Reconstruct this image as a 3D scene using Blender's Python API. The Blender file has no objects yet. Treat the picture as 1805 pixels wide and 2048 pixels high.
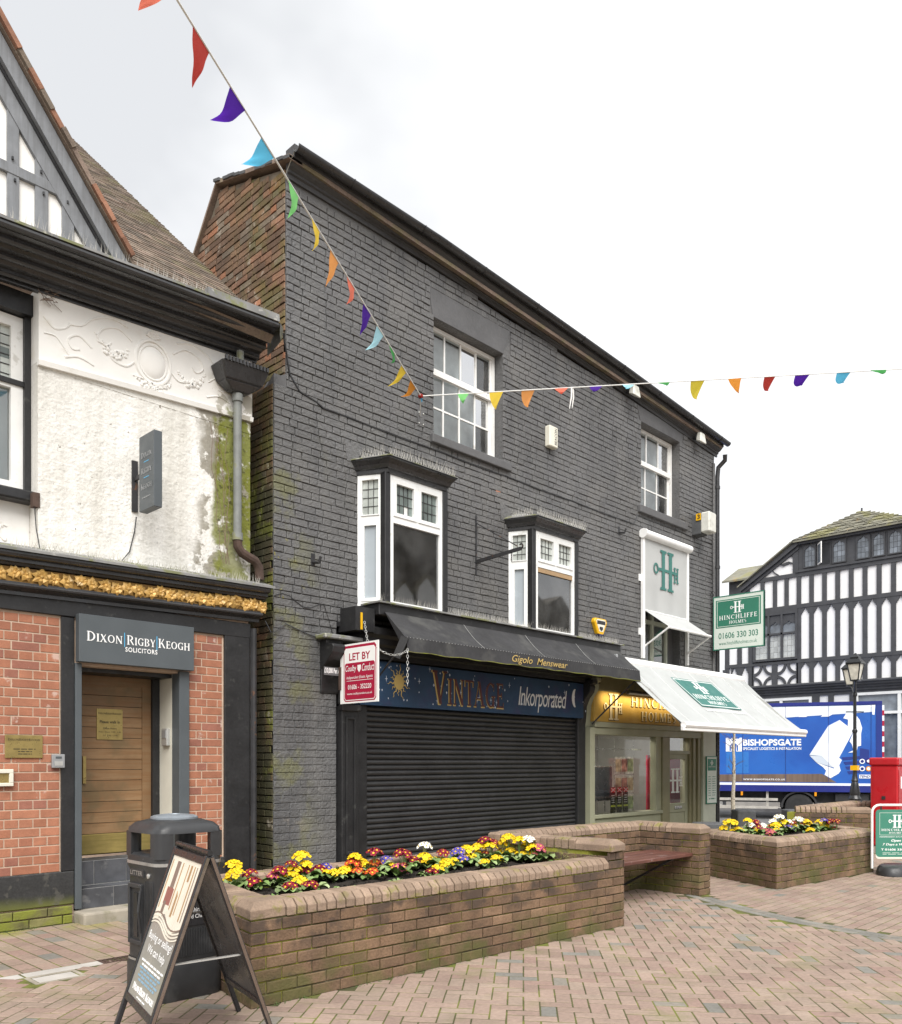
import bpy, bmesh, math, random
from mathutils import Vector, Matrix, noise as mnoise
random.seed(11)
V = Vector
SC = bpy.context.scene
COL = SC.collection
RAD = math.radians
# ------------------------------------------------------------ camera, sky, sun, exposure
EYE = V((0.0, 0.0, 1.5)); YAW = 45.339
FOC, PCX, HOR = 1680.0, 840.0, 1523.0
cd = bpy.data.cameras.new('camera'); cam = bpy.data.objects.new('camera', cd); COL.objects.link(cam)
cam.location = EYE; cam.rotation_euler = (RAD(90), 0, RAD(YAW - 90))
cd.sensor_fit = 'HORIZONTAL'; cd.sensor_width = 36.0; cd.lens = 36.0 * FOC / 1805.0
cd.shift_x = (902.5 - PCX) / 1805.0; cd.shift_y = (HOR - 1024.0) / 1805.0
cd.clip_start = 0.1; cd.clip_end = 600
SC.camera = cam
SUN_EL, SUN_AZ = 50.0, 232.0      # azimuth of the sun, degrees from +X towards +Y
SUN_DIR = V((math.cos(RAD(SUN_AZ)) * math.cos(RAD(SUN_EL)), math.sin(RAD(SUN_AZ)) * math.cos(RAD(SUN_EL)), math.sin(RAD(SUN_EL))))
W = bpy.data.worlds.new('World'); SC.world = W; W.use_nodes = True
wn = W.node_tree; wn.nodes.clear()
def wnode(t, **k):
    n = wn.nodes.new(t)
    for a, b in k.items(): setattr(n, a, b)
    return n
w_out = wnode('ShaderNodeOutputWorld'); w_bg = wnode('ShaderNodeBackground'); w_sky = wnode('ShaderNodeTexSky', sky_type='NISHITA')
w_sky.sun_disc = False; w_sky.sun_elevation = RAD(SUN_EL); w_sky.sun_rotation = RAD(90 - SUN_AZ); w_sky.air_density = 1.0; w_sky.dust_density = 3.0
w_tc = wnode('ShaderNodeTexCoord'); w_no = wnode('ShaderNodeTexNoise'); w_no.inputs['Scale'].default_value = 1.5; w_no.inputs['Detail'].default_value = 5.0; w_no.inputs['Roughness'].default_value = 0.5
w_mp = wnode('ShaderNodeMapping'); w_mp.inputs['Scale'].default_value = (1.0, 1.0, 1.8); w_mp.inputs['Location'].default_value = (3.36, -.24, 1.39)
w_cr = wnode('ShaderNodeValToRGB'); ce = w_cr.color_ramp.elements
ce[0].position = .38; ce[0].color = (.60, .61, .625, 1); ce[1].position = .56; ce[1].color = (.92, .92, .92, 1)
w_sc = wnode('ShaderNodeVectorMath', operation='SCALE'); w_sc.inputs['Scale'].default_value = 4.2
w_mx = wnode('ShaderNodeMixRGB'); w_mx.inputs[0].default_value = .96
for a, b in ((w_tc.outputs['Generated'], w_mp.inputs['Vector']), (w_mp.outputs[0], w_no.inputs['Vector']), (w_no.outputs['Fac'], w_cr.inputs[0]),
             (w_cr.outputs[0], w_sc.inputs[0]), (w_sky.outputs[0], w_mx.inputs[1]), (w_sc.outputs[0], w_mx.inputs[2]), (w_mx.outputs[0], w_bg.inputs[0]), (w_bg.outputs[0], w_out.inputs[0])):
    wn.links.new(a, b)
w_bg.inputs[1].default_value = 0.1
sl = bpy.data.lights.new('sun', 'SUN'); sl.energy = 1.5; sl.angle = RAD(45); sl.color = (1, .97, .93)
sun = bpy.data.objects.new('sun', sl); COL.objects.link(sun); sun.location = (-10, -10, 20)
sun.rotation_euler = (-SUN_DIR).to_track_quat('-Z', 'Y').to_euler()
SC.view_settings.view_transform = 'Standard'; SC.view_settings.look = 'None'; SC.view_settings.exposure = 1.72; SC.view_settings.gamma = 1.0
SC.view_settings.use_curve_mapping = False
# ------------------------------------------------------------ helpers
FWD = V((math.cos(RAD(YAW)), math.sin(RAD(YAW)), 0)); RGT = V((math.sin(RAD(YAW)), -math.cos(RAD(YAW)), 0))
def px_of(p):      # photograph pixel of a point, only used to rank pieces by how large they show
    d = p - EYE; D = d.dot(FWD)
    if D < .2: return None
    return PCX + FOC * d.dot(RGT) / D, HOR - FOC * d.z / D, D
class Fr:          # a wall's own frame: s along it, z up, d out of it
    def __init__(s, O, U, N=None, Vv=(0, 0, 1)):
        s.O = V(O); s.U = V(U).normalized(); s.V = V(Vv).normalized(); s.N = V(N).normalized() if N else s.U.cross(s.V).normalized()
    def p(s, a, z, d=0): return s.O + s.U * a + s.V * z + s.N * d
    def mat(s, a, z, d=0):
        M = Matrix.Identity(4); p = s.p(a, z, d)
        for i in range(3): M[i][0] = s.U[i]; M[i][1] = s.V[i]; M[i][2] = s.N[i]; M[i][3] = p[i]
        return M
def wloc(o):
    p = V((0, 0, 0))
    while o: p += o.location; o = o.parent
    return p
def tag(o, label=None, cat=None, group=None, kind=None):
    for k, v in (('label', label), ('category', cat), ('group', group), ('kind', kind)):
        if v: o[k] = v
    return o
def thing(name, loc, label=None, cat=None, group=None, kind=None):
    o = bpy.data.objects.new(name, None); COL.objects.link(o); o.location = loc; o.empty_display_size = .1
    return tag(o, label, cat, group, kind)
def group_part(name, parent, loc):
    o = bpy.data.objects.new(name, None); COL.objects.link(o); o.parent = parent; o.location = V(loc) - wloc(parent); o.empty_display_size = .05
    return o
class MB:
    def __init__(s): s.v = []; s.f = []; s.r = []
    def add(s, vs, fs, rnd=0.0):
        n = len(s.v); s.v += [tuple(v) for v in vs]; s.f += [tuple(i + n for i in f) for f in fs]; s.r += [rnd] * len(vs); return s
    def hexa(s, p, rnd=0.0):   # p: 8 corners, bottom 4 then top 4
        return s.add(p, [(0, 3, 2, 1), (4, 5, 6, 7), (0, 1, 5, 4), (1, 2, 6, 5), (2, 3, 7, 6), (3, 0, 4, 7)], rnd)
    def box(s, x0, x1, y0, y1, z0, z1, rnd=0.0):
        return s.hexa([(x0, y0, z0), (x1, y0, z0), (x1, y1, z0), (x0, y1, z0), (x0, y0, z1), (x1, y0, z1), (x1, y1, z1), (x0, y1, z1)], rnd)
    def fb(s, F, a0, a1, z0, z1, d0, d1, rnd=0.0):
        return s.hexa([F.p(a0, z0, d1), F.p(a1, z0, d1), F.p(a1, z0, d0), F.p(a0, z0, d0), F.p(a0, z1, d1), F.p(a1, z1, d1), F.p(a1, z1, d0), F.p(a0, z1, d0)], rnd)
    def prism(s, F, poly, d0, d1, rnd=0.0):
        n = len(poly); vs = [F.p(a, z, d1) for a, z in poly] + [F.p(a, z, d0) for a, z in poly]
        return s.add(vs, [tuple(range(n)), tuple(range(2 * n - 1, n - 1, -1))] + [(i, n + i, n + (i + 1) % n, (i + 1) % n) for i in range(n)], rnd)
    def bar(s, a, b, w, h=None, up=(0, 0, 1), rnd=0.0):
        a = V(a); b = V(b); h = h or w; d = (b - a).normalized(); u = V(up)
        if abs(d.dot(u)) > .98: u = V((1, 0, 0))
        x = d.cross(u).normalized(); y = x.cross(d).normalized(); x *= w / 2; y *= h / 2
        return s.hexa([a - x - y, a + x - y, b + x - y, b - x - y, a - x + y, a + x + y, b + x + y, b - x + y], rnd)
    def tube(s, pts, r, n=6, rnd=0.0, caps=True):
        pts = [V(p) for p in pts]; rs = r if isinstance(r, (list, tuple)) else [r] * len(pts); vs = []; fs = []; x = None
        for i, p in enumerate(pts):
            d = (pts[min(i + 1, len(pts) - 1)] - pts[max(i - 1, 0)]).normalized()
            if x is None:
                x = d.orthogonal().normalized()
            x = (x - d * x.dot(d)); x = x.normalized() if x.length > 1e-6 else d.orthogonal().normalized()
            y = d.cross(x)
            for k in range(n):
                t = 2 * math.pi * k / n; vs.append(p + (x * math.cos(t) + y * math.sin(t)) * rs[i])
        for i in range(len(pts) - 1):
            for k in range(n): fs.append((i * n + k, i * n + (k + 1) % n, (i + 1) * n + (k + 1) % n, (i + 1) * n + k))
        if caps: fs += [tuple(range(n - 1, -1, -1)), tuple((len(pts) - 1) * n + k for k in range(n))]
        return s.add(vs, fs, rnd)
    def lathe(s, prof, c, n=16, axis=None, rnd=0.0, sx=1, sy=1):
        c = V(c); vs = []; fs = []
        Q = V((0, 0, 1)).rotation_difference(V(axis)).to_matrix() if axis else Matrix.Identity(3)
        for r, z in prof:
            for k in range(n):
                t = 2 * math.pi * k / n; vs.append(c + Q @ V((r * math.cos(t) * sx, r * math.sin(t) * sy, z)))
        m = len(prof)
        for i in range(m - 1):
            for k in range(n): fs.append((i * n + k, i * n + (k + 1) % n, (i + 1) * n + (k + 1) % n, (i + 1) * n + k))
        fs += [tuple(range(n - 1, -1, -1)), tuple((m - 1) * n + k for k in range(n))]
        return s.add(vs, fs, rnd)
    def sweep(s, F, prof, st, closed=True, rnd=0.0):   # prof [(d, z)], st [(along, dz)]: a moulding run along a wall
        m = len(prof); vs = []; fs = []
        for a, dz in st: vs += [F.p(a, z + dz, d) for d, z in prof]
        for i in range(len(st) - 1):
            for k in range(m if closed else m - 1): fs.append((i * m + k, (i + 1) * m + k, (i + 1) * m + (k + 1) % m, i * m + (k + 1) % m))
        if closed: fs += [tuple(range(m)), tuple((len(st) - 1) * m + k for k in range(m - 1, -1, -1))]
        return s.add(vs, fs, rnd)
    def grid(s, fn, nu, nv, rnd=0.0):
        n = len(s.v); vs = [fn(i / nu, j / nv) for j in range(nv + 1) for i in range(nu + 1)]
        return s.add(vs, [(j * (nu + 1) + i, j * (nu + 1) + i + 1, (j + 1) * (nu + 1) + i + 1, (j + 1) * (nu + 1) + i) for j in range(nv) for i in range(nu)], rnd)
    def data(s, name, smooth=False, bevel=0, seg=1, recalc=True, ang=35):
        me = bpy.data.meshes.new(name); me.from_pydata(s.v, [], s.f)
        at = me.attributes.new('rnd', 'FLOAT', 'POINT'); at.data.foreach_set('value', s.r)
        if recalc or bevel:
            bm = bmesh.new(); bm.from_mesh(me)
            if recalc: bmesh.ops.recalc_face_normals(bm, faces=bm.faces)
            if bevel:
                bmesh.ops.bevel(bm, geom=[e for e in bm.edges if len(e.link_faces) == 2 and e.calc_face_angle(0) > .5], offset=bevel, segments=seg, profile=.5, affect='EDGES', clamp_overlap=True)
            bm.to_mesh(me); bm.free()
        if smooth:
            me.polygons.foreach_set('use_smooth', [True] * len(me.polygons)); me.set_sharp_from_angle(angle=RAD(ang))
        me.update(); return me
    def build(s, name, mat, parent=None, smooth=False, bevel=0, seg=1, recalc=True, ang=35, org=None):
        if org is None:
            xs = [v[0] for v in s.v]; ys = [v[1] for v in s.v]; zs = [v[2] for v in s.v]
            org = V(((min(xs) + max(xs)) / 2, (min(ys) + max(ys)) / 2, min(zs)))
        org = V(org); s.v = [(v[0] - org.x, v[1] - org.y, v[2] - org.z) for v in s.v]
        me = s.data(name, smooth, bevel, seg, recalc, ang)
        o = bpy.data.objects.new(name, me); COL.objects.link(o); me.materials.append(M(mat) if isinstance(mat, str) else mat)
        if parent: o.parent = parent
        o.location = org - (wloc(parent) if parent else V((0, 0, 0)))
        return o
def place(name, me, mat4, parent, mat=None):
    o = bpy.data.objects.new(name, me); COL.objects.link(o)
    if mat and not me.materials: me.materials.append(M(mat))
    if parent: o.parent = parent; o.matrix_basis = Matrix.Translation(-wloc(parent)) @ mat4
    else: o.matrix_basis = mat4
    return o
def copy_tree(o, parent=None):
    c = o.copy(); COL.objects.link(c); c.parent = parent
    for ch in list(o.children): copy_tree(ch, c)
    return c
# ---- materials
MATS = {}
def M(n): return MATS[n]
def mat(name, col, rough=.75, var=.15, vs=5., bump=0., bs=80., bdet=4., metal=0., spec=.35, ramp=None, rvar=0., stains=(), emit=0., alpha=1., grain=None, coat=0., fine=.0):
    """procedural material: base (or per-piece ramp), broad and fine mottling, stains with shapes of their own, fine relief"""
    m = bpy.data.materials.new(name); MATS[name] = m; m.use_nodes = True; nt = m.node_tree; N = nt.nodes; L = nt.links
    b = N['Principled BSDF']; b.inputs['Roughness'].default_value = rough; b.inputs['Metallic'].default_value = metal; b.inputs['Specular IOR Level'].default_value = spec
    b.inputs['Coat Weight'].default_value = coat
    geo = N.new('ShaderNodeNewGeometry'); pos = geo.outputs['Position']
    def mth(op, a, c=None):
        n = N.new('ShaderNodeMath'); n.operation = op
        for i, x in enumerate((a, c)):
            if x is None: continue
            if isinstance(x, (int, float)): n.inputs[i].default_value = x
            else: L.new(x, n.inputs[i])
        return n.outputs[0]
    def noi(sc, det=4., vec=None, rg=.55):
        n = N.new('ShaderNodeTexNoise'); n.inputs['Scale'].default_value = sc; n.inputs['Detail'].default_value = det; n.inputs['Roughness'].default_value = rg
        L.new(vec or pos, n.inputs['Vector']); return n.outputs['Fac']
    def mr(x, a, c, d, e, smooth=False):
        n = N.new('ShaderNodeMapRange'); L.new(x, n.inputs[0]); n.interpolation_type = 'SMOOTHSTEP' if smooth else 'LINEAR'
        for i, q in enumerate((a, c, d, e)): n.inputs[i + 1].default_value = q
        return n.outputs[0]
    def mix(f, a, c, bt='MIX'):
        n = N.new('ShaderNodeMixRGB'); n.blend_type = bt
        for i, x in enumerate((f, a, c)):
            if isinstance(x, (int, float)): n.inputs[i].default_value = x
            elif isinstance(x, tuple): n.inputs[i].default_value = (*x[:3], 1)
            else: L.new(x, n.inputs[i])
        return n.outputs[0]
    c = None
    if ramp or rvar:
        oi = N.new('ShaderNodeObjectInfo'); at = N.new('ShaderNodeAttribute'); at.attribute_name = 'rnd'
        r = mth('FRACT', mth('ADD', oi.outputs['Random'], at.outputs['Fac']))
    if ramp:
        cr = N.new('ShaderNodeValToRGB'); cr.color_ramp.interpolation = 'CONSTANT'; e = cr.color_ramp.elements
        while len(e) < len(ramp): e.new(.5)
        for i, (p, cc) in enumerate(ramp): e[i].position = p; e[i].color = (*cc, 1)
        L.new(r, cr.inputs[0]); c = cr.outputs[0]
    else: c = mix(0, tuple(col), tuple(col))
    if rvar:
        c = mix(1., c, mr(mth('FRACT', mth('MULTIPLY', r, 7.31)), 0, 1, 1 - rvar, 1 + rvar), 'MULTIPLY')
    if var: c = mix(1., c, mr(noi(vs, 5), .3, .7, 1 - var, 1 + var), 'MULTIPLY')
    if fine: c = mix(1., c, mr(noi(vs * 14, 3), .3, .7, 1 - fine, 1 + fine), 'MULTIPLY')
    if grain:      # (axis, colour, scale): streaks along an axis
        mp = N.new('ShaderNodeMapping'); s3 = [grain[2]] * 3; s3[grain[0]] = grain[2] * .06; mp.inputs['Scale'].default_value = s3; L.new(pos, mp.inputs['Vector'])
        c = mix(mr(noi(1., 6, mp.outputs[0], .65), .42, .68, 0, grain[3] if len(grain) > 3 else .7), c, tuple(grain[1]))
    sep = None
    for st in stains:   # dict(c, s, a, b, m, lim=[(axis, lo, hi, invert)])
        f = mr(noi(st.get('s', 3.), 6, None, st.get('r', .6)), st.get('a', .5), st.get('b', .6), 0, st.get('m', 1.), True)
        if 'mp' in st:
            pass
        for ax, lo, hi, inv in st.get('lim', ()):
            if sep is None: sep = N.new('ShaderNodeSeparateXYZ'); L.new(pos, sep.inputs[0])
            wob = mth('ADD', sep.outputs[ax], mth('MULTIPLY', mth('SUBTRACT', noi(st.get('ws', 2.2), 5), .5), st.get('wob', .5)))
            f = mth('MULTIPLY', f, mr(wob, lo, hi, 1. if inv else 0., 0. if inv else 1., True))
        c = mix(f, c, tuple(st['c']))
    L.new(c, b.inputs['Base Color'])
    if bump:
        bp = N.new('ShaderNodeBump'); bp.inputs['Strength'].default_value = min(1., bump * 1.0); bp.inputs['Distance'].default_value = .02 * bump
        L.new(noi(bs, bdet), bp.inputs['Height']); L.new(bp.outputs[0], b.inputs['Normal'])
    if rough < .95 and var:
        L.new(mr(noi(vs * 2.3, 4), .3, .7, max(.03, rough - .12), min(1., rough + .12)), b.inputs['Roughness'])
    if emit: b.inputs['Emission Strength'].default_value = emit; L.new(c, b.inputs['Emission Color'])
    return m
def glass(name, tint=(.8, .85, .85), refl=.12, dirt=.06):
    m = bpy.data.materials.new(name); MATS[name] = m; m.use_nodes = True; nt = m.node_tree; N = nt.nodes; L = nt.links; N.clear()
    o = N.new('ShaderNodeOutputMaterial'); t = N.new('ShaderNodeBsdfTransparent'); g = N.new('ShaderNodeBsdfGlossy'); d = N.new('ShaderNodeBsdfDiffuse')
    t.inputs[0].default_value = (*tint, 1); g.inputs['Roughness'].default_value = .03; d.inputs[0].default_value = (.6, .6, .58, 1)
    lw = N.new('ShaderNodeFresnel'); lw.inputs[0].default_value = 1.5; ad = N.new('ShaderNodeMath'); ad.operation = 'ADD'; ad.inputs[1].default_value = refl; L.new(lw.outputs[0], ad.inputs[0])
    m1 = N.new('ShaderNodeMixShader'); L.new(ad.outputs[0], m1.inputs[0]); L.new(t.outputs[0], m1.inputs[1]); L.new(g.outputs[0], m1.inputs[2])
    no = N.new('ShaderNodeTexNoise'); no.inputs['Scale'].default_value = 3.; no.inputs['Detail'].default_value = 6.; ge = N.new('ShaderNodeNewGeometry'); L.new(ge.outputs['Position'], no.inputs['Vector'])
    mr = N.new('ShaderNodeMapRange'); mr.inputs[1].default_value = .35; mr.inputs[2].default_value = .75; mr.inputs[3].default_value = 0; mr.inputs[4].default_value = dirt * 2; L.new(no.outputs['Fac'], mr.inputs[0])
    m2 = N.new('ShaderNodeMixShader'); L.new(mr.outputs[0], m2.inputs[0]); L.new(m1.outputs[0], m2.inputs[1]); L.new(d.outputs[0], m2.inputs[2]); L.new(m2.outputs[0], o.inputs[0])
    bp = N.new('ShaderNodeBump'); bp.inputs['Strength'].default_value = .06; n2 = N.new('ShaderNodeTexNoise'); n2.inputs['Scale'].default_value = 2.5; L.new(ge.outputs['Position'], n2.inputs['Vector']); L.new(n2.outputs['Fac'], bp.inputs['Height']); L.new(bp.outputs[0], g.inputs['Normal'])
    return m
def cloth(name, c):      # thin fabric that lets daylight through
    m = mat(name, c, .8, .06, 4.); nt = m.node_tree; b = nt.nodes['Principled BSDF']; o = nt.nodes['Material Output']
    tr = nt.nodes.new('ShaderNodeBsdfTranslucent'); tr.inputs[0].default_value = (*[min(1., x * 1.25) for x in c], 1); mx = nt.nodes.new('ShaderNodeMixShader'); mx.inputs[0].default_value = .55
    nt.links.new(b.outputs[0], mx.inputs[1]); nt.links.new(tr.outputs[0], mx.inputs[2]); nt.links.new(mx.outputs[0], o.inputs[0]); return m
moss_low = dict(c=(.10, .11, .025), s=5., a=.40, b=.62, m=.85, lim=[(2, .05, .45, True)], wob=.35)
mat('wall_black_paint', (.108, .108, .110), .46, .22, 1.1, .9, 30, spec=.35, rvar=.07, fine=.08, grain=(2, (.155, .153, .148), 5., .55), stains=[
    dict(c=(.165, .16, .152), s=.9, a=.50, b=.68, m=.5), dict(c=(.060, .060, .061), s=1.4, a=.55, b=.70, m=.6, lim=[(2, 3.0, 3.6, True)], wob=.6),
    dict(c=(.16, .16, .055), s=2.0, a=.50, b=.62, m=.55, lim=[(0, 5.6, 6.25, True), (2, 4.9, 5.6, True)], wob=.6),
    dict(c=(.26, .23, .20), s=3.2, a=.60, b=.66, m=.6, lim=[(0, 5.4, 6.1, True), (2, .9, 1.5, True)], wob=.5),
    dict(c=(.22, .20, .03), s=7., a=.62, b=.66, m=.8, lim=[(0, 5.4, 6.0, True), (2, 2.4, 2.9, False), (2, 3.9, 4.3, True)], wob=.4),
    dict(c=(.42, .42, .42), s=26., a=.74, b=.76, m=.7)])
mat('black_render', (.105, .105, .108), .6, .14, 2., .3, 30, fine=.08)
mat('black_gloss', (.030, .030, .032), .3, .25, 3., .12, 25, spec=.6, fine=.15, stains=[dict(c=(.10, .10, .10), s=16, a=.66, b=.72, m=.4)])
mat('cornice_paint', (.060, .060, .062), .55, .2, 2., .12, 25, spec=.5, fine=.12)
mat('black_joinery', (.017, .017, .018), .45, .3, 3., .15, 30, spec=.45, fine=.2, stains=[dict(c=(.07, .07, .065), s=9, a=.6, b=.72, m=.6)])
mat('lead', (.20, .20, .195), .55, .3, 4., .2, 20, spec=.4, stains=[dict(c=(.16, .17, .06), s=6, a=.5, b=.62, m=.8), dict(c=(.45, .44, .40), s=11, a=.6, b=.66, m=.6)])
mat('shutter_black', (.026, .026, .027), .42, .25, 2., .1, 30, metal=.0, spec=.5, rvar=.12, fine=.2, stains=[dict(c=(.10, .10, .10), s=16, a=.66, b=.72, m=.4)])
mat('white_gloss', (.78, .78, .76), .4, .08, 4., .05, 40, spec=.4, stains=[dict(c=(.36, .34, .29), s=8, a=.58, b=.70, m=.5)])
mat('white_upvc', (.78, .79, .78), .35, .05, 4., stains=[dict(c=(.40, .39, .34), s=7, a=.60, b=.72, m=.45)])
mat('gable_brick', (.2, .1, .06), .9, .25, 3., .6, 60, ramp=[(0, (.145, .092, .062)), (.30, (.18, .112, .072)), (.52, (.215, .122, .074)), (.66, (.235, .132, .085)), (.80, (.175, .14, .105)), (.95, (.32, .15, .085))], rvar=.18, fine=.2, stains=[
    dict(c=(.115, .115, .03), s=2.2, a=.47, b=.62, m=.6, lim=[(1, 8.3, 9.3, True)], wob=.9), dict(c=(.045, .046, .024), s=1.6, a=.22, b=.50, m=.9, lim=[(2, 4.6, 6.1, True)], wob=.6), dict(c=(.12, .135, .02), s=3., a=.50, b=.62, m=.75, lim=[(2, 4.2, 6.2, True)], wob=.6), dict(c=(.40, .36, .30), s=6, a=.62, b=.68, m=.5)])
mat('gable_mortar', (.15, .125, .095), .95, .3, 4., .5, 50, stains=[dict(c=(.12, .12, .03), s=2.5, a=.5, b=.6, m=.8), dict(c=(.55, .46, .38), s=3.0, a=.58, b=.64, m=.8, lim=[(2, 8.1, 8.5, False)])])
mat('red_brick', (.3, .1, .06), .75, .14, 9., .35, 70, ramp=[(0, (.335, .140, .082)), (.35, (.36, .155, .092)), (.65, (.31, .128, .078)), (.86, (.275, .115, .08))], rvar=.07, fine=.08,
    stains=[dict(c=(.62, .52, .46), s=5.5, a=.62, b=.69, m=.55)])
mat('pale_mortar', (.50, .38, .29), .95, .15, 7., .3, 60)
mat('planter_brick', (.2, .12, .08), .88, .3, 5., .5, 70, ramp=[(0, (.148, .094, .058)), (.3, (.168, .105, .064)), (.6, (.128, .080, .050)), (.84, (.185, .118, .073))], rvar=.12, fine=.2, stains=[
    dict(c=(.062, .045, .036), s=4.5, a=.44, b=.60, m=.8, lim=[(2, .24, .44, False)], wob=.25), dict(c=(.075, .085, .022), s=3.0, a=.40, b=.60, m=.72, lim=[(2, .10, .34, True)], wob=.25), dict(c=(.05, .04, .03), s=9, a=.6, b=.7, m=.5)])
mat('planter_mortar', (.13, .115, .07), .95, .3, 5., .5, 50, stains=[dict(c=(.27, .27, .035), s=3.5, a=.40, b=.52, m=.9), dict(c=(.03, .026, .02), s=2.5, a=.5, b=.6, m=.8)])
mat('coping_brick', (.3, .2, .15), .88, .2, 5., .5, 80, ramp=[(0, (.255, .185, .135)), (.4, (.23, .166, .12)), (.75, (.285, .205, .15))], rvar=.08, fine=.14, stains=[dict(c=(.20, .19, .035), s=6, a=.56, b=.66, m=.7), dict(c=(.14, .10, .08), s=3, a=.55, b=.66, m=.5)])
mat('paver', (.3, .2, .17), .9, .12, 2.5, .35, 120, ramp=[(0, (.276, .202, .163)), (.28, (.294, .218, .176)), (.52, (.256, .184, .150)), (.70, (.282, .216, .172)), (.86, (.25, .172, .142)), (.945, (.188, .180, .160)), (.975, (.215, .195, .165))], rvar=.07, fine=.12,
    stains=[dict(c=(.17, .17, .07), s=2.6, a=.52, b=.70, m=.38), dict(c=(.22, .23, .03), s=2.2, a=.42, b=.6, m=.75, lim=[(1, 7.2, 7.8, False)], wob=.3), dict(c=(.75, .74, .70), s=31., a=.765, b=.775, m=.8), dict(c=(.16, .13, .10), s=1.0, a=.52, b=.75, m=.3)])
mat('paver_grey', (.185, .178, .158), .9, .16, 4., .35, 120, rvar=.15, fine=.12, stains=[dict(c=(.30, .24, .19), s=3, a=.5, b=.62, m=.6)])
mat('ground_joint', (.075, .075, .03), .97, .35, 3., .5, 60, stains=[dict(c=(.15, .165, .03), s=2.5, a=.48, b=.6, m=.8)])
mat('ground_far', (.225, .178, .142), .93, .25, 2., .4, 60, fine=.15, stains=[dict(c=(.15, .14, .09), s=1.4, a=.5, b=.66, m=.5)])
mat('asphalt', (.14, .14, .14), .9, .15, 3., .4, 150)
mat('stone_kerb', (.42, .40, .37), .85, .15, 4., .3, 60)
mat('granite_dark', (.085, .088, .092), .7, .2, 12., .3, 90)
mat('roughcast', (.78, .77, .735), .95, .05, 3., .5, 120, bdet=2., fine=.08, grain=(2, (.47, .45, .39), 4., .5), stains=[
    dict(c=(.27, .25, .205), s=2.6, a=.47, b=.50, m=.95, lim=[(0, 4.40, 4.55, False)], wob=.5),
    dict(c=(.165, .18, .022), s=5., a=.38, b=.48, m=.95, lim=[(0, 4.62, 4.74, False), (2, 3.35, 3.5, False)], wob=.5),
    dict(c=(.06, .06, .02), s=14., a=.56, b=.64, m=.8, lim=[(0, 4.6, 4.8, False)]), dict(c=(.10, .07, .04), s=17., a=.69, b=.71, m=.8), dict(c=(.36, .35, .32), s=24., a=.60, b=.68, m=.35), dict(c=(.55, .53, .47), s=1.2, a=.5, b=.7, m=.35)])
mat('plaster', (.80, .79, .76), .85, .05, 3., .15, 40, stains=[dict(c=(.42, .40, .34), s=3.2, a=.53, b=.56, m=.9, lim=[(0, 4.5, 4.75, False), (2, 5.5, 5.65, True)], wob=.25), dict(c=(.17, .18, .03), s=4., a=.46, b=.58, m=.8, lim=[(0, 4.75, 4.9, False), (2, 5.4, 5.6, True)]), dict(c=(.60, .56, .47), s=2.0, a=.52, b=.66, m=.5)])
mat('plinth_black', (.028, .028, .028), .7, .3, 3., .25, 50, fine=.2, stains=[dict(c=(.14, .15, .03), s=3., a=.36, b=.55, m=.8, lim=[(2, .15, .30, True)], wob=.15), dict(c=(.11, .105, .09), s=10, a=.58, b=.68, m=.5)])
mat('mossy_brick', (.16, .15, .06), .95, .3, 5., .5, 60, rvar=.2, stains=[dict(c=(.20, .22, .03), s=4, a=.42, b=.58, m=.8)])
mat('roof_tile', (.15, .11, .08), .9, .25, 4., .4, 60, ramp=[(0, (.145, .115, .088)), (.35, (.175, .135, .105)), (.65, (.125, .10, .08)), (.88, (.20, .15, .12))], rvar=.18, fine=.2, stains=[dict(c=(.17, .175, .06), s=2.5, a=.50, b=.64, m=.4, lim=[(0, 3.9, 5.0, False)], wob=.8), dict(c=(.26, .24, .20), s=7, a=.6, b=.68, m=.5)])
mat('verge_tile', (.22, .11, .07), .9, .3, 6., .4, 60, rvar=.3)
mat('grey_timber', (.20, .21, .225), .7, .15, 5., .3, 30, grain=(2, (.13, .135, .14), 30))
mat('gold_paint', (.60, .37, .11), .42, .2, 8., .1, 40, metal=.1, spec=.5, rvar=.2, stains=[dict(c=(.33, .18, .045), s=14, a=.54, b=.64, m=.5), dict(c=(.70, .56, .34), s=9, a=.6, b=.68, m=.5)])
mat('gold_bed', (.28, .15, .03), .5, .3, 8., .2, 40)
mat('sign_slate', (.080, .092, .100), .4, .08, 3., 0, spec=.4)
mat('letter_white', (.84, .84, .83), .5, .03)
mat('letter_cyan', (.10, .45, .75), .5, .03)
mat('oak', (.245, .15, .075), .55, .15, 3., .15, 60, grain=(0, (.20, .095, .035), 38, .75), rvar=.12, spec=.4, stains=[dict(c=(.13, .10, .05), s=2.2, a=.5, b=.66, m=.6)])
mat('oak_mossy', (.25, .19, .06), .8, .25, 4., .2, 40, grain=(0, (.15, .12, .03), 38))
mat('cream_paint', (.66, .64, .55), .6, .06)
mat('brass', (.38, .29, .11), .35, .2, 8., 0, metal=.7, stains=[dict(c=(.18, .13, .05), s=8, a=.5, b=.7, m=.6)])
mat('brass_letter', (.05, .04, .02), .6, 0)
mat('steel_grey', (.36, .37, .38), .4, .1, metal=.5)
mat('galv', (.55, .55, .53), .45, .15, metal=.6)
mat('slate_tile', (.075, .078, .086), .5, .3, 6., .15, 30, rvar=.2, stains=[dict(c=(.20, .20, .20), s=8, a=.56, b=.68, m=.5)])
mat('concrete', (.30, .27, .22), .9, .2, 5., .3, 60, stains=[dict(c=(.14, .14, .06), s=4, a=.5, b=.66, m=.6)])
mat('iron', (.03, .03, .032), .5, .3, 6., .2, 60, stains=[dict(c=(.16, .07, .03), s=9, a=.6, b=.68, m=.6)])
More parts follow.
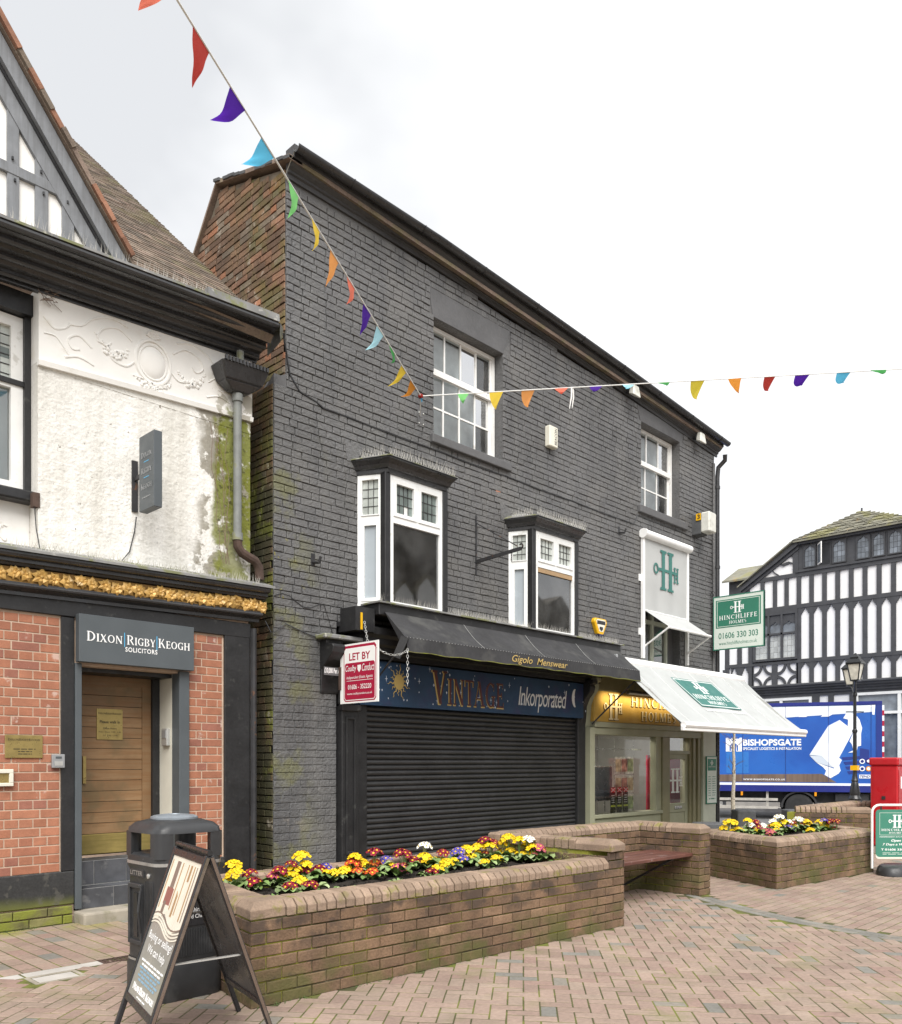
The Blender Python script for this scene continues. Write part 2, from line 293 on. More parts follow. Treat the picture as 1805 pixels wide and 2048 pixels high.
mat('rust_iron', (.07, .045, .035), .8, .3, 8., .3, 60)
mat('pipe_grey', (.19, .20, .19), .5, .25, 5., .1, stains=[dict(c=(.18, .18, .05), s=5, a=.55, b=.65, m=.6)])
mat('bin_plastic', (.030, .031, .033), .42, .2, 5., .15, 160, spec=.5, stains=[dict(c=(.22, .22, .22), s=28, a=.70, b=.73, m=.6), dict(c=(.09, .09, .09), s=4, a=.55, b=.7, m=.5)])
mat('bin_silver', (.40, .39, .37), .4, .25, 10., metal=.6)
mat('zinc', (.25, .28, .31), .45, .15, 8., metal=.4, stains=[dict(c=(.7, .7, .68), s=20, a=.66, b=.7, m=.6)])
mat('frame_black', (.02, .02, .022), .3, .1, 8., spec=.5)
mat('frame_edge', (.30, .25, .22), .25, .1, 8., metal=.85)
mat('poster_grey', (.30, .29, .26), .22, .08, 2., spec=.5)
mat('poster_cream', (.72, .68, .58), .3, .06); mat('poster_brown', (.20, .155, .13), .3, .05); mat('poster_red', (.27, .11, .095), .3, .05); mat('poster_blue', (.22, .37, .50), .3, .03); mat('poster_tan', (.36, .24, .13), .3, .1)
mat('board_back', (.10, .10, .105), .25, .25, 3., metal=.3, spec=.5)
mat('soil', (.022, .017, .013), 1., .4, 20., 1., 60)
mat('leaf', (.12, .20, .06), .6, .2, 30., rvar=.35, ramp=[(0, (.12, .19, .055)), (.4, (.17, .25, .085)), (.7, (.23, .30, .13)), (.9, (.29, .35, .18))])
for n, c in (('yellow', (.72, .50, .006)), ('crimson', (.20, .004, .022)), ('violet', (.10, .075, .34)), ('white', (.80, .80, .74)), ('orange', (.48, .06, .012)), ('pink', (.45, .08, .14))): mat('petal_' + n, c, .6, .15, 40., rvar=.12)
mat('petal_eye', (.70, .45, .01), .6, .1)
mat('bench_wood', (.13, .055, .042), .4, .25, 4., .1, 40, grain=(0, (.07, .03, .025), 40), stains=[dict(c=(.35, .30, .28), s=10, a=.62, b=.7, m=.5)])
mat('olive_paint', (.27, .27, .19), .5, .07, 3.); mat('olive_dark', (.185, .17, .10), .5, .1, 3.)
mat('sage', (.42, .44, .36), .5, .06)
mat('fascia_gold', (.43, .265, .055), .6, .1, 2., stains=[dict(c=(.50, .34, .10), s=2, a=.5, b=.7, m=.5)])
mat('cream_letter', (.75, .62, .38), .5, .03); mat('letter_side', (.10, .07, .03), .6, 0)
mat('awning_black', (.034, .034, .036), .75, .2, 3., .1, 200, fine=.1, stains=[dict(c=(.09, .09, .085), s=2.2, a=.5, b=.68, m=.6), dict(c=(.5, .5, .48), s=24, a=.76, b=.775, m=.8)])
mat('awning_grey', (.40, .415, .41), .7, .05, 3., .05, 200, stains=[dict(c=(.34, .35, .34), s=1.6, a=.5, b=.7, m=.5)])
mat('blind_white', (.80, .80, .79), .4, .04, 5.)
mat('fabric_blind', (.42, .43, .425), .8, .05, 2.)
mat('brand_green', (.035, .175, .115), .55, .05, 3.); mat('cream_light', (1., .93, .8), .5, 0, emit=1.6); mat('reflection_glow', (.55, .62, .66), .3, .15, 6., emit=.28)  # the last material glows in place of mirrored window arches
mat('brand_teal', (.045, .16, .14), .6, .05, 3.); mat('brand_pale', (.60, .66, .60), .5, .03)
mat('fascia_blue', (.018, .046, .095), .5, .25, 2.2, stains=[dict(c=(.035, .028, .085), s=1.5, a=.48, b=.62, m=.7)])
mat('maroon', (.085, .024, .022), .5, .1); mat('gilt', (.46, .33, .11), .5, .08); mat('star_white', (.62, .66, .74), .5, 0); mat('script_white', (.68, .67, .66), .5, .03)
mat('let_red', (.36, .012, .045), .4, .04); mat('let_white', (.82, .82, .80), .4, .03)
mat('alarm_yellow', (.75, .42, .01), .35, .05); mat('alarm_navy', (.02, .02, .08), .35, 0); mat('alarm_cream', (.72, .70, .60), .45, .06)
mat('lamp_diffuser', (.60, .60, .55), .5, .12, 9., stains=[dict(c=(.35, .34, .28), s=5, a=.5, b=.66, m=.6)])
mat('hall_stone', (.22, .205, .18), .9, .3, 1.5, .3, 20); mat('sash_backing', (.70, .71, .72), .9, .3, 2.5); mat('sash_side', (.10, .10, .11), .9, .2)
mat('dark_room', (.035, .037, .04), .95, .3, 2.); mat('room_wall', (.24, .24, .225), .9, .1); mat('room_floor', (.12, .10, .09), .7, .1); mat('curtain', (.62, .64, .62), .9, .08)
mat('obscure_glass', (.33, .37, .40), .25, .10, 1.5, .05, 40, spec=.5); mat('leaded_glass', (.42, .45, .42), .25, .2, 5., .1, 12, spec=.6, rvar=.2); mat('leaded_dark', (.14, .17, .16), .15, .3, 5., .1, 12, spec=.6, rvar=.25)
mat('came', (.05, .05, .05), .5, 0)
glass('pane_clear'); glass('pane_shop', (.92, .94, .93), .02, .03); glass('pane_bay', (.70, .74, .80), .18, .03)
mat('screen', (.05, .055, .065), .2, .3, 3., spec=.5); mat('chrome', (.6, .6, .6), .2, .1, metal=.9)
for i, c in enumerate(((.25, .30, .16), (.35, .18, .14), (.40, .32, .20), (.15, .25, .38), (.5, .48, .42))): mat('photo_%d' % i, c, .4, .8, 9., 0)
mat('flag_red', (.55, .03, .03), .4, .05); mat('strip_lime', (.50, .55, .06), .4, .05)
mat('tudor_white', (.80, .80, .80), .85, .03); mat('tudor_black', (.058, .060, .066), .65, .15, 4., .15, 30); mat('tudor_roof', (.17, .165, .13), .9, .2, 3., .3, 30, rvar=.25, stains=[dict(c=(.22, .21, .08), s=1.4, a=.5, b=.62, m=.6), dict(c=(.30, .20, .08), s=2, a=.62, b=.68, m=.5)])
mat('tudor_glass', (.14, .16, .185), .12, .35, 3., .05, 6, spec=.7, rvar=.3); mat('tudor_glass_pale', (.42, .44, .43), .2, .25, 2., spec=.6, rvar=.15)
mat('truck_blue', (.014, .080, .36), .35, .12, .5, spec=.4, stains=[dict(c=(.02, .125, .46), s=.35, a=.40, b=.62, m=.8)]); mat('truck_deep', (.015, .024, .18), .4, .1, 1.); mat('truck_navy', (.016, .035, .20), .35, .1, .5)
mat('truck_sky', (.03, .155, .47), .35, .05); mat('truck_white', (.76, .79, .83), .35, .03); mat('truck_shade', (.50, .56, .64), .35, .03); mat('truck_pale', (.64, .70, .78), .35, .03); mat('truck_wood', (.16, .115, .09), .4, .1, 2., grain=(2, (.08, .055, .045), 9)); mat('truck_frame', (.03, .03, .032), .6, .3, 4.)
mat('rubber', (.025, .025, .026), .8, .15); mat('rim', (.20, .17, .15), .5, .3, 9., metal=.4); mat('amber', (.75, .28, .01), .3, 0); mat('alu_rail', (.48, .46, .42), .4, .2, 6., metal=.3)
mat('lamp_black', (.016, .017, .018), .35, .2, 4., spec=.5); mat('lamp_pane', (.62, .60, .52), .2, .2, 9.)
mat('post_red', (.42, .010, .016), .35, .08, 2., spec=.5)
mat('birch', (.55, .50, .40), .85, .2, 20., .3, 60, stains=[dict(c=(.10, .08, .06), s=26, a=.56, b=.62, m=.8)]); mat('twig', (.17, .12, .09), .9, .1)
mat('rope', (.72, .72, .70), .8, .05)
for n, c in (('red', (.42, .045, .035)), ('purple', (.075, .018, .30)), ('sky', (.10, .42, .62)), ('lime', (.22, .62, .20)), ('yellow', (.78, .56, .06)), ('peach', (.85, .36, .11)), ('coral', (.78, .20, .13)), ('ice', (.42, .72, .85)), ('green', (.05, .30, .07)), ('amber', (.62, .24, .03)), ('gold', (.62, .50, .05))): cloth('flag_' + n if n != 'red' else 'pennant_red', c)
mat('spike', (.62, .60, .55), .4, .1, metal=.3)
mat('sapgreen_sign', (.05, .20, .14), .45, .05)
# ------------------------------------------------------------ lettering
def tmesh(body, shear=0., bold=0., space=1., ext=.0015):
    cu = bpy.data.curves.new('lettering', 'FONT'); cu.body = body; cu.size = 1.; cu.shear = shear; cu.offset = bold; cu.space_character = space; cu.extrude = 0.; cu.resolution_u = 3
    ob = bpy.data.objects.new('lettering_tmp', cu); me = bpy.data.meshes.new_from_object(ob)
    bpy.data.objects.remove(ob); bpy.data.curves.remove(cu); return me
def text(parent, F, body, a0, a1, z0, z1, d, mt, shear=0., bold=0., space=1., name='lettering', tilt=0.):
    """words fitted to the rectangle a0..a1, z0..z1 of a wall frame"""
    me = tmesh(body, shear, bold, space); xs = [v.co.x for v in me.vertices]; ys = [v.co.y for v in me.vertices]
    if not xs: return None
    x0, x1, y0, y1 = min(xs), max(xs), min(ys), max(ys)
    for v in me.vertices:
        fx = (v.co.x - x0) / (x1 - x0); v.co = (a0 + fx * (a1 - a0), z0 + (v.co.y - y0) / (y1 - y0) * (z1 - z0) + tilt * fx, 0)
    cx, cz = (a0 + a1) / 2, (z0 + z1) / 2
    for v in me.vertices: v.co.x -= cx; v.co.y -= cz
    me.name = name; me.materials.append(M(mt)); return place(name, me, F.mat(cx, cz, d), parent)
TH, TN, SF, SH = .17, .07, .085, .06
def _rect(x0, x1, y0, y1): return [(x0, y0), (x1, y0), (x1, y1), (x0, y1)]
def _ring(cx, cy, rx, ry, t0, t1, th=TH, tn=TN, n=14):
    o = []; i = []
    for k in range(n + 1):
        t = RAD(t0 + (t1 - t0) * k / n); o.append((cx + rx * math.cos(t), cy + ry * math.sin(t))); i.append((cx + (rx - th) * math.cos(t), cy + (ry - tn) * math.sin(t)))
    return [[o[k], o[k + 1], i[k + 1], i[k]] for k in range(n)]
def _stem(x, w=TH, b=True, t=True):
    r = [_rect(x, x + w, 0, 1)]
    if b: r.append(_rect(x - SF, x + w + SF, 0, SH))
    if t: r.append(_rect(x - SF, x + w + SF, 1 - SH, 1))
    return r
def _dg(x0, x1, w, y0=0., y1=1.): return [[(x0, y0), (x0 + w, y0), (x1 + w, y1), (x1, y1)]]
GL = {
 'I': (.42, _stem(.12)), 'H': (1.02, _stem(.1) + _stem(.74) + [_rect(.27, .74, .48, .55)]),
 'N': (1.0, _stem(.13, TN, True, False) + _stem(.80, TN, False, True) + _dg(.80 - .06, .06, .2)),
 'E': (.78, _stem(.1) + [_rect(.27, .66, .93, 1), _rect(.27, .55, .48, .55), _rect(.27, .72, 0, .07), _rect(.60, .66, .80, .93), _rect(.66, .72, .07, .22), _rect(.49, .55, .40, .63)]),
 'F': (.72, _stem(.1) + [_rect(.27, .66, .93, 1), _rect(.27, .55, .48, .55), _rect(.60, .66, .80, .93), _rect(.49, .55, .40, .63)]),
 'L': (.74, _stem(.1) + [_rect(.27, .70, 0, .07), _rect(.64, .70, .07, .25)]),
 'D': (1.0, _stem(.1) + _ring(.30, .5, .62, .5, -90, 90)), 'O': (1.05, _ring(.52, .5, .48, .5, 0, 360)),
 'C': (.95, _ring(.52, .5, .48, .5, 48, 312) + [_rect(.80, .86, .68, .98)]), 'G': (1.02, _ring(.52, .5, .48, .5, 48, 312) + [_rect(.80, .86, .68, .98), _rect(.70, .87, .02, .42), _rect(.62, .95, .42, .47)]),
 'B': (.85, _stem(.1) + _ring(.36, .74, .38, .26, -90, 90) + _ring(.36, .27, .44, .27, -90, 90)),
 'R': (.95, _stem(.1) + _ring(.38, .73, .40, .27, -90, 90) + _dg(.74, .40, .17, 0, .47)),
 'K': (.98, _stem(.1) + _dg(.27, .68, .09, .40, 1) + _dg(.74, .38, .18, 0, .55)),
 'X': (.98, _dg(.70, .10, .2) + _dg(.08, .76, .09) + [_rect(.0, .28, 0, SH), _rect(.6, .98, 0, SH)]),
 'Y': (.92, [_rect(.38, .55, 0, .45), _rect(.28, .65, 0, SH)] + _dg(.38, .05, .18, .4, 1) + _dg(.44, .76, .09, .4, 1)),
 'M': (1.25, _stem(.12, TN, True, False) + _stem(.98, TH, True, True) + _dg(.52, .08, .2) + _dg(.55, .98, .08)),
 'S': (.72, _ring(.36, .74, .28, .26, 60, 270, .13) + _ring(.36, .26, .32, .28, -120, 90, .14)),
 'T': (.85, _stem(.34, TH, True, False) + [_rect(.02, .83, .93, 1), _rect(.02, .08, .75, .93), _rect(.77, .83, .75, .93)]),
 'A': (.98, _dg(.02, .42, .08) + _dg(.70, .34, .19) + [_rect(.24, .70, .28, .34), _rect(-.04, .2, 0, SH), _rect(.62, .98, 0, SH)]),
 'V': (.98, _dg(.42, .04, .19) + _dg(.44, .80, .08) + [_rect(-.04, .3, 1 - SH, 1), _rect(.7, 1., 1 - SH, 1)])}
def serif(parent, F, body, a0, a1, z0, z1, d, mt, thick=.002, gap=.10, small=.8, name='lettering', arch=0.):
    tot = 0; lay = []
    for ch in body:
        if ch == ' ': tot += .45; continue
        k = small if ch.islower() else 1.; adv, pl = GL[ch.upper()]; lay.append((tot, k, pl)); tot += (adv + gap) * k
    tot -= gap; sx = (a1 - a0) / tot; h = z1 - z0; mb = MB(); i = 0
    for x, k, pl in lay:
        lift = arch * (1 - ((x / tot) * 2 - 1) ** 2)
        for p in pl:
            mb.prism(F, [(a0 + (x + a * k) * sx, z0 + lift + b * k * h) for a, b in p], d, d + thick + (i % 9) * .00012); i += 1
    return mb.build(name, mt, parent)
def key_logo(parent, F, cx, cz, h, d, mt, thick=.002, name='emblem'):
    mb = MB(); i = [0]
    def P(poly): mb.prism(F, [(cx + a * h, cz + b * h) for a, b in poly], d, d + thick + (i[0] % 9) * .00015); i[0] += 1
    for x in (-.20, .16):
        P(_rect(x - .075, x + .075, -.5, .5)); P(_rect(x - .15, x + .15, -.5, -.44)); P(_rect(x - .15, x + .15, .44, .5))
    P(_rect(-.47, .50, -.03, .04))
    for q in _ring(-.56, 0, .12, .14, 0, 360, .05, .05): P(q)
    for x in (.38, .52):
        P(_rect(x - .025, x + .025, -.24, .14)); P(_rect(x - .05, x + .05, -.24, -.20)); P(_rect(x - .05, x + .05, .12, .16))
    P(_rect(.38, .52, -.12, -.08))
    return mb.build(name, mt, parent)
def dashes(parent, F, a0, a1, z, h, d, mt, n=9, name='small_print', seed=1):
    """a line of print too small to read: word-length marks"""
    rg = random.Random(seed); mb = MB(); x = a0
    while x < a1 - .004:
        w = min(rg.uniform(.6, 1.6) * (a1 - a0) / n, a1 - x); mb.fb(F, x, x + w, z - h / 2, z + h / 2, d, d + .0012); x += w + .28 * (a1 - a0) / n
    return mb.build(name, mt, parent)
# ------------------------------------------------------------ walls of single bricks
BRC = {}
def brick_faces(): return [(8, 9, 10, 11), (4, 5, 9, 8), (5, 6, 10, 9), (6, 7, 11, 10), (7, 4, 8, 11), (0, 1, 5, 4), (1, 2, 6, 5), (2, 3, 7, 6), (3, 0, 4, 7)]
def brick_verts(w, h, d, c):
    a, b = w / 2, h / 2; o = [(-a, -b), (a, -b), (a, b), (-a, b)]; i = [(-a + c, -b + c), (a - c, -b + c), (a - c, b - c), (-a + c, b - c)]
    return [(x, y, -.004) for x, y in o] + [(x, y, d - c) for x, y in o] + [(x, y, d) for x, y in i]
def brick_mesh(name, w, h, d, c, mt):
    k = (name, round(w, 3), round(h, 3), d, c, mt)
    if k not in BRC:
        me = bpy.data.meshes.new(name); me.from_pydata(brick_verts(w, h, d, c), [], brick_faces()); me.materials.append(M(mt)); me.update(); BRC[k] = me
    return BRC[k]
def lay_pieces(name, parent, F, rects, d, c, mt, limit=300, jit=.0015, rot=.006, seed=3, see=None, stuff_name=None, tilt=0.):
    """rects: (s0, s1, z0, z1). The ones that show largest become objects, the rest one 'stuff' part."""
    rg = random.Random(seed); it = []
    for (s0, s1, z0, z1) in rects:
        p = F.p((s0 + s1) / 2, (z0 + z1) / 2, d); q = px_of(p); sc = 0
        if q and -30 < q[0] < 1835 and -30 < q[1] < 2078:
            v = (EYE - p); sc = (s1 - s0) * (z1 - z0) * abs(v.normalized().dot(F.N)) / v.length_squared
            if see and not see(q[0], q[1]): sc *= .01
        it.append((sc, s0, s1, z0, z1))
    it.sort(key=lambda t: -t[0]); mb = MB()
    for i, (sc, s0, s1, z0, z1) in enumerate(it):
        w, h = s1 - s0, z1 - z0
        if w < .012 or h < .012: continue
        Mx = F.mat((s0 + s1) / 2, (z0 + z1) / 2, rg.uniform(-jit, jit)) @ Matrix.Rotation(rg.uniform(-rot, rot), 4, 'Z') @ Matrix.Rotation(rg.uniform(-rot, rot) * 1.5, 4, 'X' if rg.random() < .5 else 'Y') @ Matrix.Rotation(tilt, 4, 'X')
        if i < limit: place(name, brick_mesh(name, round(w / .006) * .006, round(h, 3), d, c, mt), Mx, parent)
        else: mb.add([Mx @ V(v) for v in brick_verts(w, h, d, c)], brick_faces(), rg.random())
    if mb.v:
        o = mb.build(stuff_name or name + '_field', mt, parent, recalc=False); tag(o, kind='stuff'); return o
def courses(s0, s1, z0, z1, Lb, P, jt, pattern='stretcher', holes=(), keep=None, off=0., vary=.0, seed=5):
    rg = random.Random(seed); out = []; j = 0; z = z0
    while z + P * .6 < z1:
        if pattern == 'garden': hdr = (j % 4 == 3)
        elif pattern == 'english': hdr = (j % 2 == 1)
        else: hdr = False
        L1 = Lb / 2 if hdr else Lb
        x = s0 - (Lb * .5 * (j % 2) if not hdr else Lb * .25) - off
        fl = 0
        while x < s1:
            if pattern == 'flemish': L1 = Lb if fl % 2 == 0 else Lb / 2; fl += 1
            w = L1 * (1 + rg.uniform(-vary, vary)); a, b = max(x, s0), min(x + w, s1); x += w
            if b - a < .03: continue
            seg = [(a, b - jt)]; zc0, zc1 = z, min(z + P - jt, z1)
            for (h0, h1, k0, k1) in holes:
                ov = min(zc1, k1) - max(zc0, k0)
                if ov <= 0: continue
                if ov < .6 * (zc1 - zc0):
                    continue
                ns = []
                for (p, q) in seg:
                    if q <= h0 or p >= h1: ns.append((p, q))
                    else:
                        if p < h0 - .02: ns.append((p, h0 - .003))
                        if q > h1 + .02: ns.append((h1 + .003, q))
                seg = ns
            for (p, q) in seg:
                if q - p > .02 and (keep is None or keep((p + q) / 2, (zc0 + zc1) / 2)): out.append((p, q, zc0, zc1))
        z += P; j += 1
    return out
def wall_with_holes(F, s0, s1, z0, z1, holes, d0, d1, mb):
    """backing wall cut in rectangles round the openings"""
    xs = sorted({s0, s1, *[h for q in holes for h in q[:2] if s0 < h < s1]}); zs = sorted({z0, z1, *[h for q in holes for h in q[2:] if z0 < h < z1]})
    for i in range(len(xs) - 1):
        run = None
        for j in range(len(zs) - 1):
            cx, cz = (xs[i] + xs[i + 1]) / 2, (zs[j] + zs[j + 1]) / 2
            solid = not any(h[0] < cx < h[1] and h[2] < cz < h[3] for h in holes)
            if solid: run = (run[0], zs[j + 1]) if run else (zs[j], zs[j + 1])
            if (not solid or j == len(zs) - 2) and run:
                mb.fb(F, xs[i], xs[i + 1], run[0], run[1], d0, d1); run = None
    return mb
def inside(p, poly):
    x, y = p; r = False; n = len(poly)
    for i in range(n):
        (x0, y0), (x1, y1) = poly[i], poly[(i + 1) % n]
        if (y0 > y) != (y1 > y) and x < (x1 - x0) * (y - y0) / (y1 - y0) + x0: r = not r
    return r
def spikes(parent, pts, h, seed=1, name='bird_spikes', fan=.35, up=V((0, 0, 1)), out=V((0, -1, 0))):
    rg = random.Random(seed); mb = MB()
    for p in pts:
        for k in (-1, 0, 1):
            d = (up + out * (k * fan + rg.uniform(-.1, .1)) + V((rg.uniform(-.2, .2), 0, 0))).normalized()
            q = V(p) + d * h * rg.uniform(.8, 1.1); x = d.orthogonal().normalized() * .0016; y = d.cross(x).normalized() * .0016
            mb.add([V(p) - x - y, V(p) + x - y, V(p) + y * 1.4, q], [(0, 1, 3), (1, 2, 3), (2, 0, 3)])
    o = mb.build(name, 'spike', parent); return tag(o, kind='stuff')
def lerp(a, b, t): return V(a) * (1 - t) + V(b) * t
# ------------------------------------------------------------ the ground
ROAD_Z = -.30
def gz(x):   # the square falls gently towards the street
    return 0. if x < 15 else ROAD_Z + .06 if x > 22.5 else (ROAD_Z + .06) * (x - 15) / 7.5
PLA = [(2.854, 4.337), (6.701, 4.147), (6.60, 5.56), (3.12, 5.72)]
BEN = [(6.60, 5.35), (8.80, 5.22), (8.80, 4.47), (9.01, 4.46), (9.05, 5.46), (6.6, 5.58)]
PLB = [(9.90, 4.06), (12.40, 3.79), (13.05, 5.02), (10.56, 5.36)]
PLC = [(14.50, 5.60), (15.02, 4.62), (17.55, 4.85), (17.60, 5.80)]
ground = thing('ground', (0, 0, 0), kind='structure')
g = MB()
gx = [-90, -20, -4, 0, 4, 8, 12, 15, 17, 19, 21, 22.5]
for i in range(len(gx) - 1):
    z0, z1 = gz(gx[i]) - .0085, gz(gx[i + 1]) - .0085
    g.add([(gx[i], -90, z0), (gx[i + 1], -90, z1), (gx[i + 1], 90, z1), (gx[i], 90, z0)], [(0, 1, 2, 3)])
g.build('ground_sheet', 'ground_far', ground, recalc=False)
MB().add([(-3, -5, -.0022), (14.98, -5, -.0022), (14.98, 7.9, -.0022), (-3, 7.9, -.0022)], [(0, 1, 2, 3)]).build('joint_bed', 'ground_joint', ground, recalc=False)
k = MB()
for i in range(60): k.box(22.5, 22.68, -30 + i * .92, -30 + i * .92 + .912, ROAD_Z - .2, ROAD_Z + .07)
kb = k.build('kerb', 'stone_kerb'); tag(kb, kind='structure')
r_ = MB(); r_.add([(22.6, -90, ROAD_Z), (90, -90, ROAD_Z), (90, 90, ROAD_Z), (22.6, 90, ROAD_Z)], [(0, 1, 2, 3)]); tag(r_.build('road', 'asphalt', recalc=False), kind='structure')
fp = MB(); fp.box(30.1, 34, -30, 40, ROAD_Z - .1, ROAD_Z + .13); tag(fp.build('far_pavement', 'stone_kerb'), kind='structure')
fpv = MB()
DV = RAD(YAW - 7.0); PD1 = V((math.cos(DV), math.sin(DV), 0)); PD2 = V((-math.sin(DV), math.cos(DV), 0))
def arcx(y): return 7.80 + (y - 1.8) ** 2 * .128 if y > 1.8 else 7.80 + (y - 1.8) ** 2 * .05
SOLID = [PLA, BEN, PLB]
def free(x, y):
    return not any(inside((x, y), p) for p in SOLID) and not (y > 7.78)
def zone(x, y):
    if y > 6.2 and x < 5.4: return 'L'
    if 6.06 < y <= 6.2 and x < 2.97: return 'C'
    if 2.12 < x < 2.49 and 5.80 < y < 6.06: return 'C'
    if x > arcx(y): return 'G'
    return 'H'
class PaveFr(Fr): pass
def in_view(x, y, m=0): return -2. < x < 14.9 and -4.5 < y < 7.8 and x + y > 2.
FG = Fr((0, 0, 0), (1, 0, 0), (0, 0, 1), (0, 1, 0))
FH = Fr((0, 0, 0), PD1, (0, 0, 1), PD2)
u_ = .1; Jt = .0075; rects = []
for i in range(-130, 160):
    for j in range(-130, 160):
        m_ = (i - j) % 4
        if m_ == 0: rc = (i * u_, (i + 2) * u_ - Jt, j * u_, (j + 1) * u_ - Jt)
        elif m_ == 2: rc = (i * u_, (i + 1) * u_ - Jt, (j - 1) * u_, (j + 1) * u_ - Jt)
        else: continue
        c = FH.p((rc[0] + rc[1]) / 2, (rc[2] + rc[3]) / 2)
        if c.x > 9.6 or not in_view(c.x, c.y) or zone(c.x, c.y) != 'H' or not free(c.x, c.y): continue
        if abs(c.x - arcx(c.y)) < .12: continue
        rects.append(rc)
def see_pave(u, v): return not (235 < u < 560 and v < 2040) 
PT = .03; 
FHp = Fr((0, 0, -PT), PD1, (0, 0, 1), PD2); FGp = Fr((0, 0, -PT), (1, 0, 0), (0, 0, 1), (0, 1, 0))
lay_pieces('paving_block', ground, FHp, rects, PT, .003, 'paver', 300, .0012, .008, 21, see_pave)
rects = []
for j in range(-30, 60):
    for i in range(30, 95):
        x0 = i * .2 + (j % 2) * .1; y0 = j * .1 + .02
        c = (x0 + .1, y0 + .05)
        if c[0] > 15 or not in_view(*c, 120) or zone(*c) != 'G' or not free(*c) or c[0] < arcx(c[1]) + .19: continue
        rects.append((x0, x0 + .2 - Jt, y0, y0 + .1 - Jt))
lay_pieces('square_paving_block', ground, FGp, rects, PT, .003, 'paver', 0, .0010, .004, 22)
rects = []
for i in range(3, 42):
    for j in range(-1, 9):
        x0 = 1.0 + i * .135 - .3; y0 = 6.2 + j * .2 + (i % 2) * .1
        a, b = max(y0, 6.2), min(y0 + .2, 7.70)
        if b - a > .04 and x0 < 5.4: rects.append((x0, x0 + .135 - Jt, a, b - Jt))
for i in range(0, 24): rects.append((.8 + i * .2, 1. + i * .2 - Jt, 7.70, 7.80))
lay_pieces('edge_paving_block', ground, FGp, rects, PT, .004, 'paver', 120, .0012, .004, 23)
rects = []   # grey border along the curve
yy = -4.
while yy < 5.6:
    x = arcx(yy); t = math.atan2(arcx(yy + .05) - arcx(yy - .05), .1)
    if free(x, yy): rects.append((x, yy, t))
    yy += .205 * math.cos(t)
me_b = brick_mesh('border_block', .2, .1, PT, .004, 'paver_grey')
for (x, y, t) in rects:
    place('border_block', me_b, Matrix.Translation((x, y, -PT)) @ Matrix.Rotation(RAD(90) - t, 4, 'Z'), ground)
    if free(x + .1, y): place('border_block', me_b, Matrix.Translation((x + .106 * math.cos(t), y - .106 * math.sin(t), -PT + .0005)) @ Matrix.Rotation(RAD(90) - t, 4, 'Z'), ground)
for i in range(6): place('channel_stone', brick_mesh('channel_stone', .6 - .01, .125, PT, .006, 'stone_kerb'), Matrix.Translation((-.55 + i * .6, 6.13, -PT)), ground)
# drain grate and cover plate let into the paving
t = thing('drain_grate', (2.95, 6.13, 0), 'rusty slotted iron drain grate in the paving left of the litter bin', 'drain grate')
m = MB()
for y in (6.075, 6.185): m.box(2.72, 3.30, y - .012, y + .012, -.03, .004)
for x in (2.72, 3.30): m.box(x - .012, x + .012, 6.063, 6.197, -.03, .005)
m.build('frame', 'rust_iron', t)
for i in range(14): MB().box(2.745 + i * .04, 2.765 + i * .04, 6.088, 6.172, -.02, .003).build('bar', 'rust_iron', t)
t = thing('inspection_cover', (2.30, 5.94, 0), 'small pale rectangular inspection cover set in the paving', 'cover')
m = MB(); F_ = FG
for (x0, x1, y0, y1) in ((2.13, 2.48, 5.82, 5.85), (2.13, 2.48, 6.02, 6.05), (2.13, 2.16, 5.85, 6.02), (2.45, 2.48, 5.85, 6.02)): m.box(x0, x1, y0, y1, -.03, .002)
m.build('frame', 'concrete', t); MB().box(2.168, 2.442, 5.858, 6.012, -.03, .0).build('lid', 'stone_kerb', t, bevel=.004)
# ------------------------------------------------------------ black painted brick building
FB = Fr((0, 7.85, 0), (1, 0, 0))
def zc(x):
    pts = ((5.4, 8.12), (7.9, 8.09), (10., 8.0), (12.5, 7.87), (16.3, 7.62))
    for (a, p), (b, q) in zip(pts, pts[1:]):
        if x <= b: return p + (q - p) * (x - a) / (b - a)
    return pts[-1][1]
ST = [(x, zc(x)) for x in (5.62, 7.9, 10., 12.5, 14.4, 16.16)]
BB = thing('black_brick_building', (10.8, 7.85, 0), 'three storey brick building painted matt black with two shopfronts', 'building')
H_W1 = (8.01, 9.45, 5.85, 7.43); H_W2 = (13.27, 14.65, 6.03, 7.53); H_W3 = (13.29, 14.66, 3.25, 5.25)
holes = [H_W1, (7.94, 9.62, 7.43, 7.84), H_W2, (13.17, 14.80, 7.53, 7.80), H_W3, (6.70, 8.02, 3.36, 5.05), (9.60, 10.95, 3.36, 5.0), (6.35, 15.85, -1, 3.22)]
back_holes = [H_W1, H_W2, H_W3, (6.70, 8.02, 3.36, 5.05), (9.60, 10.95, 3.36, 5.0), (6.35, 15.85, -1, 3.22)]
m = MB(); wall_with_holes(FB, 5.45, 16.06, -.05, 5.74, back_holes, -.34, 0, m); wall_with_holes(FB, 5.62, 16.06, 5.74, 7.62, back_holes, -.34, 0, m)
m.hexa([(5.62, 7.85, 7.62), (16.06, 7.85, 7.62), (16.06, 8.19, 7.62), (5.62, 8.19, 7.62), (5.62, 7.85, 8.17), (16.06, 7.85, 7.68), (16.06, 8.19, 7.68), (5.62, 8.19, 8.17)])
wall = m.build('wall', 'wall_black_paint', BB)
P_, L_ = .0858, .262
rects = courses(5.45, 16.06, .0, 5.74, L_, P_, .0075, 'flemish', holes, None, 0, .18, 31)
z_up = math.ceil(5.74 / P_) * P_
rects += courses(5.62, 16.06, z_up, 8.2, L_, P_, .0075, 'flemish', holes, lambda s, z: z < zc(s) - .03, .05, .18, 32)
